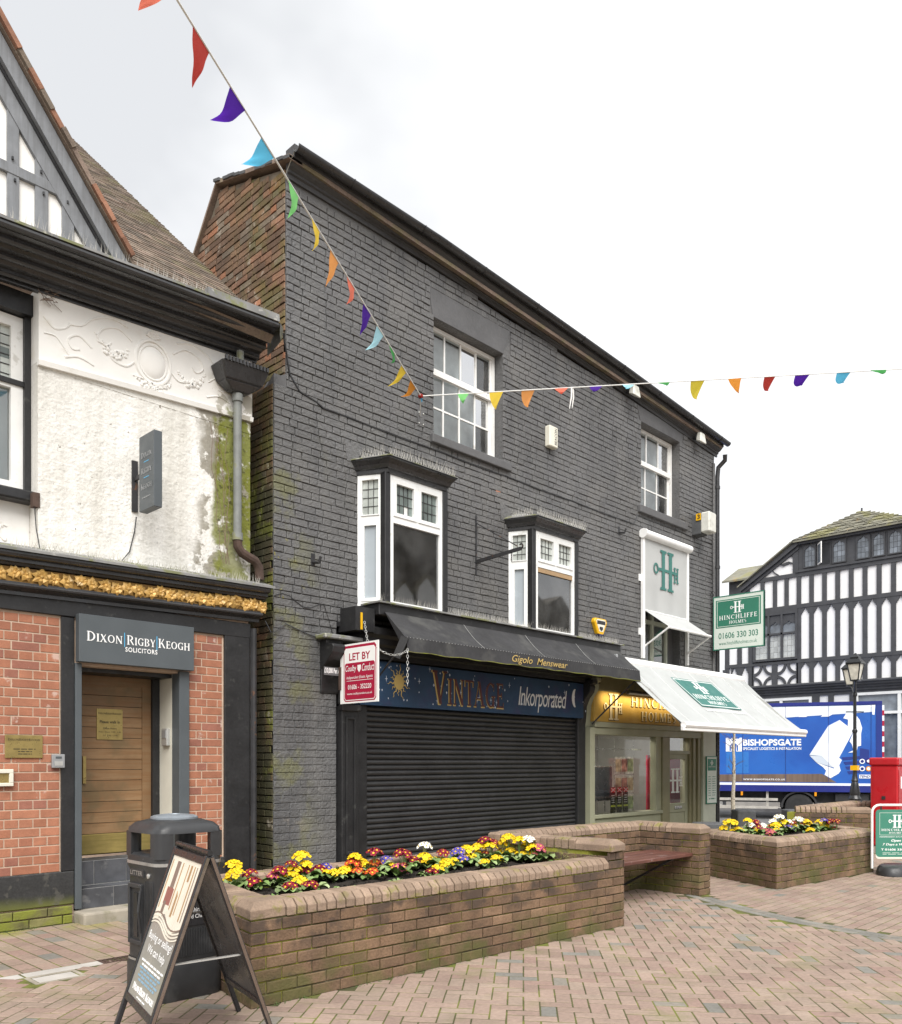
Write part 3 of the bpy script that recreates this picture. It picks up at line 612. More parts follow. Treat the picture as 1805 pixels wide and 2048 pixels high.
rgb_ = random.Random(77); rects = [(a + rgb_.uniform(0, .005), b - rgb_.uniform(0, .005), c + rgb_.uniform(-.002, .004), d - rgb_.uniform(-.002, .004)) for a, b, c, d in rects]
def see_front(u, v): return not (u > 690 and v > 1215) and v < 1660 and not (v > 1255 and u > 672)
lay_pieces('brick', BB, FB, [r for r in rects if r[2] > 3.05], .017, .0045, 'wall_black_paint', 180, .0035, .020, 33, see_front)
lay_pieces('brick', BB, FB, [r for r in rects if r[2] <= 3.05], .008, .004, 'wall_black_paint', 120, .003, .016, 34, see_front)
# side wall and gable (bare old brick)
FSl = Fr((5.45, 7.85, 0), (0, -1, 0)); FSu = Fr((5.62, 7.85, 0), (0, -1, 0))
def zg(Y): return 8.25 + (Y - 7.85) * .31 if Y < 9.25 else 8.684 - (Y - 9.25) * 1.2
m = MB(); m.fb(FSl, -1.8, -.012, -.05, 5.74, -.3, 0); m.prism(FSu, [(-.012, 5.7), (-.012, 8.23), (-1.40, 8.664), (-3.4, 6.25), (-3.4, 5.7)], -.3, 0)
side = m.build('gable_wall', 'gable_mortar', BB)
rects = courses(-1.5, 0., 0, 5.74, .25, .080, .011, 'flemish', (), None, .03, .12, 41)
lay_pieces('side_brick', side, FSl, rects, .011, .004, 'gable_brick', 0, .004, .012, 42)
rects = courses(-3.5, 0., 5.76, 9.0, .25, .080, .011, 'flemish', (), lambda s, z: z < zg(7.85 - s) - .04, .03, .12, 43)
lay_pieces('gable_brick', side, FSu, rects, .013, .004, 'gable_brick', 300, .005, .016, 44, lambda u, v: v < 250 + (u - 110) * .95 and u < 600)
m = MB(); m.prism(FSl, [(0, 5.74), (-.0, 5.86), (-.16, 5.74)], -.17, -.005); m.prism(FB, [(5.452, 5.742), (5.62, 5.742), (5.62, 5.90), (5.50, 5.83)], -.2, .008); m.build('quoin_shoulder', 'black_render', BB)
# roof: two slopes of tiles, a ragged verge of slates bedded over the gable
rf = MB()
RX0, RX1 = 5.56, 16.1
def rp(x, Y, z, drop=1.): return (x, Y, z - (8.12 - zc(x)) * drop)
for (Ya, za, Yb, zb) in ((7.70, 8.25, 9.25, 8.715), (9.25, 8.715, 11.4, 6.15)):
    rf.hexa([rp(RX0, Ya, za), rp(RX1, Ya, za), rp(RX1, Yb, zb), rp(RX0, Yb, zb), rp(RX0, Ya, za + .05), rp(RX1, Ya, za + .05), rp(RX1, Yb, zb + .05), rp(RX0, Yb, zb + .05)])
roof = rf.build('roof', 'roof_tile', BB)
rg = random.Random(5)
for i in range(14):
    t = i / 14; Y = 7.70 + t * 1.56; z = 8.285 + t * .485; x = 5.575 - rg.uniform(0, .035); j_ = rg.uniform(-.006, .008); e_ = rg.uniform(.0, .02)
    MB().hexa([(x, Y, z - .035 + j_), (5.74, Y, z - .035), (5.74, Y + .13 + e_, z + .005), (x, Y + .13 + e_, z + .005 + j_), (x, Y, z + j_), (5.74, Y, z), (5.74, Y + .13 + e_, z + .045), (x, Y + .13 + e_, z + .04 + j_)]).build('verge_slate', 'granite_dark', roof)
for i in range(13):
    t = i / 13; Y = 9.27 + t * 1.2; z = 8.76 - t * 1.44; x = 5.585 - rg.uniform(0, .02)
    MB().hexa([(x, Y, z - .05), (5.72, Y, z - .05), (5.72, Y + .11, z - .18), (x, Y + .11, z - .18), (x, Y + .01, z), (5.72, Y + .01, z), (5.72, Y + .12, z - .135), (x, Y + .12, z - .135)]).build('verge_slate', 'granite_dark', roof)
MB().sweep(FB, [(0, 0), (.03, 0), (.03, .05), (.055, .058), (.055, .085), (.095, .105), (.12, .13), (.15, .165), (.165, .17), (.165, .315), (0, .315)], ST).build('cornice', 'cornice_paint', BB)
gp = []
for k in range(13): t = math.pi + math.pi * k / 12; gp.append((.232 + .062 * math.cos(t), .235 + .062 * math.sin(t)))
for k in range(12, -1, -1): t = math.pi + math.pi * k / 12; gp.append((.232 + .053 * math.cos(t), .235 + .053 * math.sin(t)))
gut = MB().sweep(FB, gp, [(a - .03 if i == 0 else a + .05 if i == len(ST) - 1 else a, z) for i, (a, z) in enumerate(ST)]).build('gutter', 'black_gloss', BB, smooth=True)
for i in range(9):
    x = 6.4 + i * 1.18; z = zc(x) + .235
    MB().tube([FB.p(x, z + .066 * math.sin(math.pi + math.pi * k / 10), .232 + .066 * math.cos(math.pi + math.pi * k / 10)) for k in range(11)], .008, 5).build('gutter_joint', 'black_gloss', gut)
MB().add([FB.p(5.585, zc(5.6) - .02, .0), FB.p(5.585, zc(5.6) + .20, .22), FB.p(5.60, zc(5.6) + .22, .22), FB.p(5.60, zc(5.6) - .0, .0)], [(0, 1, 2, 3)]).build('eaves_flashing', 'cream_paint', BB)
# rainwater pipe at the right-hand corner
dp = MB().tube([FB.p(16.10, 7.62, .22), FB.p(16.14, 7.52, .20), FB.p(16.12, 7.40, .07), FB.p(16.12, 7.2, .05), FB.p(16.12, .1, .05)], .045, 10).build('downpipe', 'black_gloss', BB, smooth=True)
for z in (7.0, 5.4, 3.9, 2.4, 1.0): MB().tube([FB.p(16.12, z - .03, .05), FB.p(16.12, z + .03, .05)], .056, 10).build('pipe_collar', 'black_gloss', dp, smooth=True)
dp2 = MB().tube([FB.p(15.98, 7.45, .04), FB.p(15.98, 3.3, .04)], .03, 8).build('waste_pipe', 'wall_black_paint', BB, smooth=True)
def sash(x0, x1, z0, z1, zm, nc, dep, lint, sill, seed):
    rg = random.Random(seed); w = MB(); f = .055
    for (a, b, c, d) in ((x0, x0 + f, z0, z1), (x1 - f, x1, z0, z1), (x0 + f, x1 - f, z1 - f, z1), (x0 + f, x1 - f, z0, z0 + f)): w.fb(FB, a, b, c, d, dep - .08, dep)
    o = w.build('window', 'white_gloss', BB)
    MB().fb(FB, x0 + f, x1 - f, zm - .03, zm + .03, dep - .055, dep - .006).build('meeting_rail', 'white_gloss', o)
    for (za, zb, rows, dd) in ((zm + .03, z1 - f, 1, dep - .02), (z0 + f, zm - .03, 2, dep - .045)):
        xa, xb = x0 + f, x1 - f; b = .024
        for (a, e, c, d) in ((xa, xa + .03, za, zb), (xb - .03, xb, za, zb)): MB().fb(FB, a, e, c, d, dd - .03, dd - .003).build('sash_stile', 'white_gloss', o)
        MB().fb(FB, xa + .03, xb - .03, za, za + .035, dd - .03, dd - .003).build('sash_rail', 'white_gloss', o)
        for i in range(1, nc):
            x = xa + (xb - xa) * i / nc; MB().fb(FB, x - b / 2, x + b / 2, za + .035, zb, dd - .028, dd - .004).build('glazing_bar', 'white_gloss', o)
        for j in range(1, rows):
            z = za + (zb - za) * j / rows; MB().fb(FB, xa + .03, xb - .03, z - b / 2, z + b / 2, dd - .030, dd - .006).build('glazing_bar', 'white_gloss', o)
        for i in range(nc):
            for j in range(rows):
                a, e = xa + (xb - xa) * i / nc, xa + (xb - xa) * (i + 1) / nc; c, d = za + (zb - za) * j / rows, za + (zb - za) * (j + 1) / rows
                t = rg.uniform(-.003, .003)
                MB().add([FB.p(a, c, dd - .018 + t), FB.p(e, c, dd - .018), FB.p(e, d, dd - .018 - t), FB.p(a, d, dd - .018)], [(0, 1, 2, 3)]).build('pane', 'pane_clear', o)
    MB().fb(FB, x0, x1 - .22, z0, z1, dep - .20, dep - .19).build('blind', 'sash_backing', o); MB().fb(FB, x0 - .1, x1 + .1, z0 - .1, z1 + .1, dep - .32, dep - .31).build('dark_interior', 'dark_room', o)
    MB().prism(FB, lint, -.32, .012).build('lintel', 'black_render', BB, bevel=.006)
    MB().fb(FB, *sill, -.30, .075).build('sill', 'black_render', BB, bevel=.012, seg=2)
    return o
sash(8.02, 9.44, 5.87, 7.42, 6.80, 4, -.14, [(8.00, 7.432), (9.46, 7.432), (9.64, 7.86), (7.90, 7.86)], (7.93, 9.58, 5.735, 5.85), 1)
sash(13.28, 14.64, 6.05, 7.52, 6.90, 3, -.14, [(13.25, 7.535), (14.68, 7.535), (14.82, 7.76), (13.14, 7.80)], (13.15, 14.87, 5.90, 6.03), 2)
# window behind the small blind
w = MB()
for (a, b, c, d) in ((13.31, 13.37, 3.27, 5.2), (14.30, 14.36, 3.27, 5.2), (13.37, 14.30, 3.27, 3.33), (13.37, 14.30, 5.14, 5.2), (13.80, 13.87, 3.33, 5.14), (13.37, 13.80, 4.0, 4.07), (13.87, 14.30, 4.0, 4.07)): w.fb(FB, a, b, c, d, -.16, -.08)
o = w.build('window', 'sage', BB)
for (a, b) in ((13.37, 13.80), (13.87, 14.30)):
    for (c, d) in ((3.33, 4.0), (4.07, 5.14)): MB().add([FB.p(a, c, -.12), FB.p(b, c, -.12), FB.p(b, d, -.12), FB.p(a, d, -.12)], [(0, 1, 2, 3)]).build('pane', 'pane_bay', o)
MB().fb(FB, 13.2, 14.7, 3.2, 5.3, -.34, -.33).build('dark_interior', 'dark_room', o); MB().fb(FB, 14.36, 14.66, 3.25, 5.25, -.2, -.14).build('infill_board', 'black_render', o)
MB().fb(FB, 13.22, 14.46, 3.19, 3.262, -.1, .04).build('sill', 'sage', o)
# two small oriel bays
def bay(X0, Xa, Xb, X1, z0, zt, z1, seed, boarded):
    rg = random.Random(seed); A, B, C, D = V((X0, 7.85, 0)), V((Xa, 7.5, 0)), V((Xb, 7.5, 0)), V((X1, 7.85, 0))
    root = MB().add([(X0 + .01, 7.86, z0 - .03), (Xa, 7.51, z0 - .03), (Xb, 7.51, z0 - .03), (X1 - .01, 7.86, z0 - .03), (X0 + .01, 7.86, z0), (Xa, 7.51, z0), (Xb, 7.51, z0), (X1 - .01, 7.86, z0)], [(3, 2, 1, 0), (4, 5, 6, 7), (0, 1, 5, 4), (1, 2, 6, 5), (2, 3, 7, 6), (3, 0, 4, 7)]).build('bay_window', 'black_joinery', BB)
    for q in (B, C): MB().box(q.x - .045, q.x + .045, q.y - .012, q.y + .08, z0, z1 + .02).build('corner_post', 'black_joinery', root, bevel=.006)
    for idx, (p, q) in enumerate(((A, B), (B, C), (C, D))):
        ln = (q - p).length; F = Fr(p, (q - p)); e0, e1 = (.02, ln - .05) if idx == 0 else (.05, ln - .05) if idx == 1 else (.05, ln - .02)
        f = .05; fm = MB()
        for (a, b, c, d) in ((e0, e0 + f, z0, z1), (e1 - f, e1, z0, z1), (e0 + f, e1 - f, z1 - f, z1), (e0 + f, e1 - f, zt - .04, zt + .04), (e0 + f, e1 - f, z0, z0 + f)): fm.fb(F, a, b, c, d, -.07, .0)
        fm.build('light_frame', 'white_upvc', root)
        tops = [(e0 + f, e1 - f)] if idx != 1 else [(e0 + f, (e0 + e1) / 2 - .02), ((e0 + e1) / 2 + .02, e1 - f)]
        if idx == 1: MB().fb(F, (e0 + e1) / 2 - .02, (e0 + e1) / 2 + .02, zt + .04, z1 - f, -.06, .004).build('mullion', 'white_upvc', root)
        for (a, b) in tops:
            g_ = .045 if idx == 1 else .012; cm = MB()
            for (x0, x1, y0, y1) in ((a, a + g_, zt + .04, z1 - f), (b - g_, b, zt + .04, z1 - f), (a + g_, b - g_, zt + .04, zt + .04 + g_), (a + g_, b - g_, z1 - f - g_, z1 - f)): cm.fb(F, x0, x1, y0, y1, -.055, .012)
            cm.build('casement', 'white_upvc', root)
            a += g_; b -= g_; c, d = zt + .04 + g_, z1 - f - g_; nc, nr = (4, 3) if idx == 1 else (3, 4)
            lead = MB()
            for i in range(1, nc): x = a + (b - a) * i / nc; lead.fb(F, x - .003, x + .003, c, d, -.03, -.018)
            for j in range(1, nr): z = c + (d - c) * j / nr; lead.fb(F, a, b, z - .003, z + .003, -.031, -.0175)
            lead.build('lead_came', 'came', root)
            mt = ('leaded_dark' if not boarded else 'leaded_glass') if idx == 1 else 'leaded_glass'
            for i in range(nc):
                for j in range(nr):
                    xa, xb, za, zb = a + (b - a) * i / nc, a + (b - a) * (i + 1) / nc, c + (d - c) * j / nr, c + (d - c) * (j + 1) / nr; t = rg.uniform(-.004, .004)
                    mm = 'curtain' if (idx == 1 and not boarded and (i, j) == (2, 0) and a < .3) else mt
                    MB().add([F.p(xa, za, -.026 + t), F.p(xb, za, -.026), F.p(xb, zb, -.026 - t), F.p(xa, zb, -.026)], [(0, 1, 2, 3)]).build('leaded_pane', mm, root)
        a, b = e0 + f, e1 - f
        if idx != 1:
            cm = MB()
            for (x0, x1, y0, y1) in ((a, a + .04, z0 + f, zt - .04), (b - .04, b, z0 + f, zt - .04), (a + .04, b - .04, z0 + f, z0 + f + .04), (a + .04, b - .04, zt - .08, zt - .04)): cm.fb(F, x0, x1, y0, y1, -.05, .008)
            cm.build('casement', 'white_upvc', root); MB().fb(F, a + .04, b - .04, z0 + f + .04, zt - .08, -.035, -.025).build('pane', 'obscure_glass', root)
        else:
            MB().fb(F, a, b, z0 + f, zt - .04, -.035, -.030).build('pane', 'pane_bay', root)
            if boarded: MB().fb(F, a, b, zt - .11, zt - .045, -.02, -.006).build('timber_bead', 'poster_tan', root)
    # room seen through the front light
    RW = X1 + 1.25; rm = MB(); rm.box(X0 + .08, RW, 8.5, 8.52, z0 - .1, z1 + .4); rm.box(X0 + .06, X0 + .08, 7.86, 8.5, z0 - .1, z1 + .4); rm.box(RW, RW + .02, 8.2, 8.5, z0 - .1, z1 + .4); rm.box(X0 + .08, RW, 7.86, 8.5, z0 - .12, z0 - .1); rm.box(X0 + .08, RW, 7.86, 8.5, z1 + .4, z1 + .42)
    rm.build('room_lining', 'dark_room', root)
    cu = MB()
    for k in range(9 if boarded else 4):
        x = Xb - .10 - k * .033; cu.tube([(x, 7.60 + .01 * (k % 2), z0 + .05), (x, 7.60 + .01 * (k % 2), zt - .1 + (0 if not boarded else -.12 * (k % 3)))], .017, 6)
    cu.build('curtain', 'curtain', root, smooth=True)
    if boarded:
        MB().grid(lambda u, v: V((Xa + .06 + u * (Xb - Xa - .12), 7.62, zt - .05 - v * (.16 + .05 * mnoise.noise(V((u * 9, 3, 1))) + .18 * u))), 14, 3).build('mirrored_sky_sheet', 'curtain', root)  # pale ragged sheet added for sky mirrored above roofs, no real lining
    else:
        for (cx, w, h) in ((8.12, .24, .96), (8.56, .23, .84)):
            pl = [(cx - w / 2, z0 + .06), (cx + w / 2, z0 + .06), (cx + w / 2, z0 + h - .1)] + [(cx + w / 2 * math.cos(RAD(t)), z0 + h - .1 + .15 * math.sin(RAD(t))) for t in range(20, 180, 20)] + [(cx - w / 2, z0 + h - .1)]
            MB().prism(FB, pl, -.62, -.60).build('reflected_arch', 'reflection_glow', root)  # glowing arches added in place of a reflection, no window back there
    rings = []
    def ring(d, z): return [(X0 - d * .8, 7.862, z), (Xa - d * .62, 7.5 - d, z), (Xb + d * .62, 7.5 - d, z), (X1 + d * .8, 7.862, z)]
    pr = [(.0, z1), (.025, z1 + .01), (.03, z1 + .05), (.055, z1 + .06), (.075, z1 + .10), (.12, z1 + .145), (.135, z1 + .15), (.135, z1 + .175)]
    vs = []; fs = []
    for d, z in pr: vs += ring(d, z)
    for i in range(len(pr) - 1):
        for kk in range(3): fs.append((i * 4 + kk, i * 4 + kk + 1, i * 4 + 4 + kk + 1, i * 4 + 4 + kk))
    MB().add(vs, fs).build('bay_cornice', 'black_gloss', root)
    t0 = ring(.15, z1 + .176); t1 = [(X0 + .0, 7.862, z1 + .30), (Xa, 7.84, z1 + .30), (Xb, 7.84, z1 + .30), (X1, 7.862, z1 + .30)]; bt = ring(.15, z1 + .165)
    MB().add(t0 + t1 + bt, [(0, 1, 5, 4), (1, 2, 6, 5), (2, 3, 7, 6), (8, 9, 1, 0), (9, 10, 2, 1), (10, 11, 3, 2)]).build('lead_roof', 'lead', root)
    MB().prism(FB, [(X0 - .16, z1 + .15), (X0 - .04, z1 + .15), (X0 + .1, z1 + .33), (X0 - .19, z1 + .40)], .0, .022).build('lead_flashing', 'wall_black_paint', root)
    sp = [lerp((Xa - .05, 7.38, z1 + .18), (Xb + .05, 7.38, z1 + .18), k / 26) for k in range(27)] + [lerp((X0, 7.74, z1 + .19), (Xa - .08, 7.42, z1 + .19), k / 9) for k in range(9)]
    spikes(root, sp, .15, seed, out=V((.1, -1, 0)))
bay(6.66, 6.86, 7.87, 8.08, 3.40, 4.45, 4.985, 7, False)
bay(9.56, 9.735, 10.80, 10.99, 3.40, 4.38, 4.86, 8, True)
# cable painted over on the wall, patch, tie plate
cb = [(5.50, 6.28, .12), (5.60, 6.07, .05), (5.66, 5.9, .02), (5.80, 5.75, .02), (6.04, 5.70, .02), (6.14, 5.66, .02)] + [(6.14 + i * .42, 5.655 + .008 * math.sin(i * 1.7), .02) for i in range(1, 17)] + [(13.0, 5.66, .02), (13.08, 5.76, .02), (13.12, 5.85, .02)]
MB().tube([FB.p(*q) for q in cb], .012, 5).build('cable', 'black_gloss', BB)
MB().tube([FB.p(13.1, 5.84, .02)] + [FB.p(13.2 + i * .25, 5.84 - .008 * math.sin(i), .02) for i in range(12)], .008, 5).build('cable', 'black_gloss', BB)
MB().tube([FB.p(5.45 + i * .1, 3.36 + .05 * math.sin(i * 1.1) - .008 * i, .02) for i in range(8)] + [FB.p(6.3, 2.98, .02), FB.p(6.5, 2.9, .02)], .005, 4).build('cable', 'black_gloss', BB)
MB().tube([FB.p(5.30, 3.05, .06), FB.p(5.36, 2.93, .08), FB.p(5.46, 2.95, .03), FB.p(5.6, 3.06, .02), FB.p(5.9, 2.98, .02), FB.p(6.15, 2.93, .02)], .006, 4).build('cable', 'black_gloss', BB)
tp = MB().fb(FB, 7.70, 7.82, 5.90, 6.10, .01, .022).build('tie_plate', 'wall_black_paint', BB)
for (a, z) in ((7.72, 5.93), (7.80, 5.93), (7.72, 6.07), (7.80, 6.07)): MB().lathe([(.011, 0), (.011, .008), (.006, .012)], FB.p(a, z, .022), 7, (0, -1, 0)).build('bolt', 'galv', tp)
MB().fb(FB, 9.29, 9.39, 5.36, 5.44, .002, .0135).build('bare_brick_scar', 'red_brick', BB)
# ---------------- left shopfront: pilasters, fascia, roller shutter
def panel_pil(x0, x1, z0, z1, d, mt, root=BB):
    o = MB().fb(FB, x0, x1, z0, z1, -.3, d).build('pilaster', mt, root, bevel=.008)
    w = (x1 - x0); m = MB()
    for (a, b, c, e) in ((x0 + w * .22, x0 + w * .30, z0 + .38, z1 - .12), (x1 - w * .30, x1 - w * .22, z0 + .38, z1 - .12), (x0 + w * .30, x1 - w * .30, z1 - .16, z1 - .12), (x0 + w * .30, x1 - w * .30, z0 + .38, z0 + .42)): m.fb(FB, a, b, c, e, d, d + .018)
    m.build('panel_moulding', mt, o, bevel=.006); MB().fb(FB, x0 - .015, x1 + .015, z0, z0 + .28, d - .05, d + .025).build('pilaster_base', mt, o, bevel=.006); MB().fb(FB, x0 - .02, x1 + .02, z1 - .06, z1 + .02, d - .05, d + .035).build('pilaster_cap', mt, o, bevel=.01)
    return o
panel_pil(6.36, 6.62, 0, 2.16, .10, 'black_joinery'); MB().fb(FB, 6.64, 6.79, 0, 2.22, -.3, .06).build('shutter_guide', 'black_joinery', BB, bevel=.006)
MB().fb(FB, 11.25, 11.46, 0, 2.22, -.3, .07).build('shutter_guide', 'black_joinery', BB, bevel=.006)
mb = MB(); S0, S1 = 6.79, 11.25; prof = [(-.012, 0), (.0, .006), (.014, .018), (.018, .034), (.014, .050), (.0, .062), (-.012, .066)]
vs = [(x - (S0 + S1) / 2, -d, z) for x in (S0, S1) for d, z in prof]; n = len(prof)
mb.add(vs, [(i, i + 1, n + i + 1, n + i) for i in range(n - 1)]); sme = mb.data('shutter_slat', True, ang=60); sme.materials.append(M('shutter_black'))
rg = random.Random(9)
for i in range(34): place('shutter_slat', sme, Matrix.Translation(((S0 + S1) / 2, 7.85 + rg.uniform(-.002, .002), -.02 + i * .067)) @ Matrix.Rotation(rg.uniform(-.0006, .0006), 4, 'Y'), BB)
MB().fb(FB, S0, S1, 0, 2.25, -.06, -.014).build('shutter_back', 'black_joinery', BB)
def corbel(x0, x1, z0, z1, dmax, mt):
    h = z1 - z0; pl = [(0, 0), (.05, 0), (.07, .05 * h), (.09, .25 * h), (.10, .45 * h), (.16, .62 * h), (.24, .74 * h), (.26, .86 * h), (.24, .90 * h), (dmax, .92 * h), (dmax, h), (0, h)]
    m = MB(); k = len(pl); vs = [FB.p(x, z0 + z, d * dmax / .3 if d < dmax else d) for x in (x0, x1) for d, z in pl]
    m.add(vs, [tuple(range(k)), tuple(range(2 * k - 1, k - 1, -1))] + [(i, (i + 1) % k, k + (i + 1) % k, k + i) for i in range(k)]); return m.build('corbel', mt, BB, bevel=.008)
corbel(6.10, 6.36, 2.30, 2.93, .13, 'black_joinery'); corbel(6.365, 6.62, 2.18, 2.80, .14, 'black_joinery')
MB().fb(FB, 6.03, 6.66, 2.93, 2.985, -.1, .20).build('corbel_cap', 'lead', BB, bevel=.012)
corbel(11.33, 11.465, 2.05, 2.80, .30, 'black_joinery'); corbel(11.47, 11.60, 2.05, 2.85, .28, 'olive_paint')
FV = MB().fb(FB, 6.62, 11.325, 2.19, 2.74, -.2, .12).build('fascia', 'fascia_blue', BB)
MB().sweep(FB, [(0, 2.76), (.16, 2.76), (.16, 2.82), (.19, 2.84), (.19, 2.90), (.23, 2.93), (.23, 3.0), (.27, 3.04), (.27, 3.12), (0, 3.22)], [(6.60, 0), (11.75, 0)]).build('shop_cornice', 'black_joinery', BB)
MB().fb(FB, 6.35, 15.85, 3.12, 3.24, -.34, .01).build('beam', 'black_joinery', BB)
hb = MB().fb(FB, 6.72, 12.05, 3.26, 3.40, -.02, .36).build('blind_box', 'black_joinery', BB, bevel=.008); MB().fb(FB, 6.69, 12.09, 3.402, 3.422, -.02, .40).build('blind_box_lead', 'lead', BB)
MB().fb(FB, 6.40, 6.70, 3.05, 3.33, -.02, .30).build('blind_box_end', 'black_joinery', BB); MB().fb(FB, 6.475, 6.50, 3.06, 3.26, .30, .312).build('paint_daub', 'alarm_yellow', BB)
spikes(hb, [FB.p(6.75 + k * .036, 3.42, .33) for k in range(147)], .12, 3)
# fascia painting
sunc = (7.27, 2.50)
m = MB(); m.prism(FB, [(sunc[0] + .085 * math.cos(RAD(t)), sunc[1] + .10 * math.sin(RAD(t))) for t in range(0, 360, 20)], .121, .123)
for k in range(14):
    t = 2 * math.pi * k / 14 + .1; r1 = .20 if k % 2 else .15; c, s = math.cos(t), math.sin(t); pts = []
    for q in range(6):
        rr = .09 + (r1 - .09) * q / 5; wv = .012 * math.sin(q * 1.8); pts.append((sunc[0] + rr * c - wv * s, sunc[1] + 1.15 * (rr * s + wv * c), .010 * (1 - q / 6)))
    for (x, z, w), (x2, z2, w2) in zip(pts, pts[1:]): m.prism(FB, [(x - s * w, z + c * w), (x2 - s * w2, z2 + c * w2), (x2 + s * w2, z2 - c * w2), (x + s * w, z - c * w)], .1205, .1225 + .0001 * k)
m.build('painted_sun', 'gilt', FV)
m = MB(); o_ = [(11.11 - .10 * math.cos(RAD(t)), 2.50 + .15 * math.sin(RAD(t))) for t in range(-75, 76, 15)]; i_ = [(11.125 - .045 * math.cos(RAD(t)), 2.50 + .145 * math.sin(RAD(t))) for t in range(-75, 76, 15)]
for k in range(10): m.prism(FB, [o_[k], o_[k + 1], i_[k + 1], i_[k]], .1205, .1225)
m.build('painted_moon', 'script_white', FV)
rg = random.Random(4); m = MB()
for k in range(70):
    x, z = rg.uniform(6.9, 11.4), rg.uniform(2.25, 2.72); r = rg.choice((.008, .010, .014, .03)); w = r * .12 if r > .02 else r * .5
    m.prism(FB, [(x - r, z), (x - w, z - w), (x, z - r * 1.5), (x + w, z - w), (x + r, z), (x + w, z + w), (x, z + r * 1.5), (x - w, z + w)], .1205, .1215)
tag(m.build('painted_stars', 'star_white', FV), kind='stuff')
serif(FV, FB, 'Vintage', 7.86, 9.34, 2.245, 2.70, .1206, 'gilt', .0012, .06, .80); serif(FV, FB, 'Vintage', 7.885, 9.335, 2.262, 2.70, .1225, 'maroon', .002, .06, .80)
text(FV, FB, 'Inkorporated', 9.67, 10.87, 2.235, 2.60, .123, 'script_white', .25, .0, .9)
# ---------------- right shopfront (olive green)
FO = Fr((0, 7.75, 0), (1, 0, 0))
def ob(name, x0, x1, z0, z1, d0, d1, mt='olive_paint', bev=.006, par=BB): return MB().fb(FO, x0, x1, z0, z1, d0, d1).build(name, mt, par, bevel=bev)
ob('pilaster', 11.47, 11.60, 0, 2.05, -.3, .06); ob('pilaster', 15.31, 15.83, 0, 2.30, -.3, .06, 'sage')
ob('pilaster_cap', 15.27, 15.88, 2.15, 2.34, -.3, .16, 'olive_dark', .03); ob('stall_riser', 11.6, 13.80, 0, .56, -.2, 0); ob('sill', 11.6, 13.82, .56, .62, -.2, .04)
ob('transom_rail', 11.6, 15.31, 1.94, 2.06, -.2, .03); ob('transom_moulding', 11.6, 15.31, 2.06, 2.15, -.2, .06)
sfw = ob('shop_window', 13.62, 13.80, .62, 1.94, -.12, .01); MB().fb(FO, 11.60, 11.66, .62, 1.94, -.12, .0).build('window_stile', 'olive_paint', sfw); ob('mullion', 13.80, 14.06, 0, 1.94, -.2, .04, 'olive_dark')
MB().add([FO.p(11.66, .62, -.05), FO.p(13.62, .62, -.05), FO.p(13.62, 1.94, -.05), FO.p(11.66, 1.94, -.05)], [(0, 1, 2, 3)]).build('pane', 'pane_shop', sfw)
MB().fb(FO, 11.66, 13.62, 1.70, 1.725, -.3, -.29).build('display_rail', 'chrome', sfw)
# recessed door
dr = MB()
for (a, b, c, d) in ((14.08, 14.17, .12, 1.64), (14.78, 14.88, .12, 1.64), (14.17, 14.78, 1.54, 1.64), (14.17, 14.78, .12, .22), (14.17, 14.78, .55, .72)): dr.fb(FO, a, b, c, d, -.10, -.04)
door = dr.build('shop_door', 'olive_paint', BB, bevel=.006); MB().fb(FO, 14.17, 14.78, .22, .55, -.09, -.06).build('lower_panel', 'olive_paint', door); MB().add([FO.p(14.17, .72, -.07), FO.p(14.78, .72, -.07), FO.p(14.78, 1.54, -.07), FO.p(14.17, 1.54, -.07)], [(0, 1, 2, 3)]).build('door_pane', 'pane_shop', door)
MB().fb(FO, 14.36, 14.62, .605, .665, -.04, -.02).build('letter_plate', 'chrome', door, bevel=.008); key_logo(door, FO, 14.46, 1.14, .46, -.069, 'script_white')
MB().fb(FO, 14.08, 14.88, 1.64, 1.70, -.12, .0).build('door_transom', 'olive_paint', door); MB().add([FO.p(14.1, 1.70, -.07), FO.p(14.86, 1.70, -.07), FO.p(14.86, 1.94, -.07), FO.p(14.1, 1.94, -.07)], [(0, 1, 2, 3)]).build('fanlight', 'pane_bay', door)
for k, d in enumerate((.0, .03, .0, .04, .01)): ob('door_jamb', 14.88 + k * .086, 14.88 + (k + 1) * .086, 0, 1.94, -.2, d, 'olive_dark')
ob('door_step', 14.06, 14.90, 0, .12, -.2, .02, 'concrete')
FH2 = ob('fascia', 11.60, 15.31, 2.15, 2.66, -.2, .04, 'fascia_gold'); ob('fascia_frieze', 11.60, 15.83, 2.66, 3.10, -.2, .0, 'olive_dark'); ob('fascia_block', 15.31, 15.83, 2.34, 2.66, -.2, .03, 'olive_paint')
tl = MB().tube([FO.p(12.35, 2.66, .20), FO.p(15.0, 2.66, .20)], .04, 10).build('trough_light', 'iron', BB, smooth=True)
al = bpy.data.lights.new('trough_lamp', 'AREA'); al.shape = 'RECTANGLE'; al.size = 3.4; al.size_y = .03; al.energy = 2.6; al.spread = RAD(75); al.color = (1, .84, .55)   # the lit strip in the trough over the name
lo_ = bpy.data.objects.new('trough_lamp', al); COL.objects.link(lo_); lo_.location = FO.p(13.5, 2.63, .30); lo_.rotation_euler = V((0, 1, -.45)).to_track_quat('-Z', 'Y').to_euler()

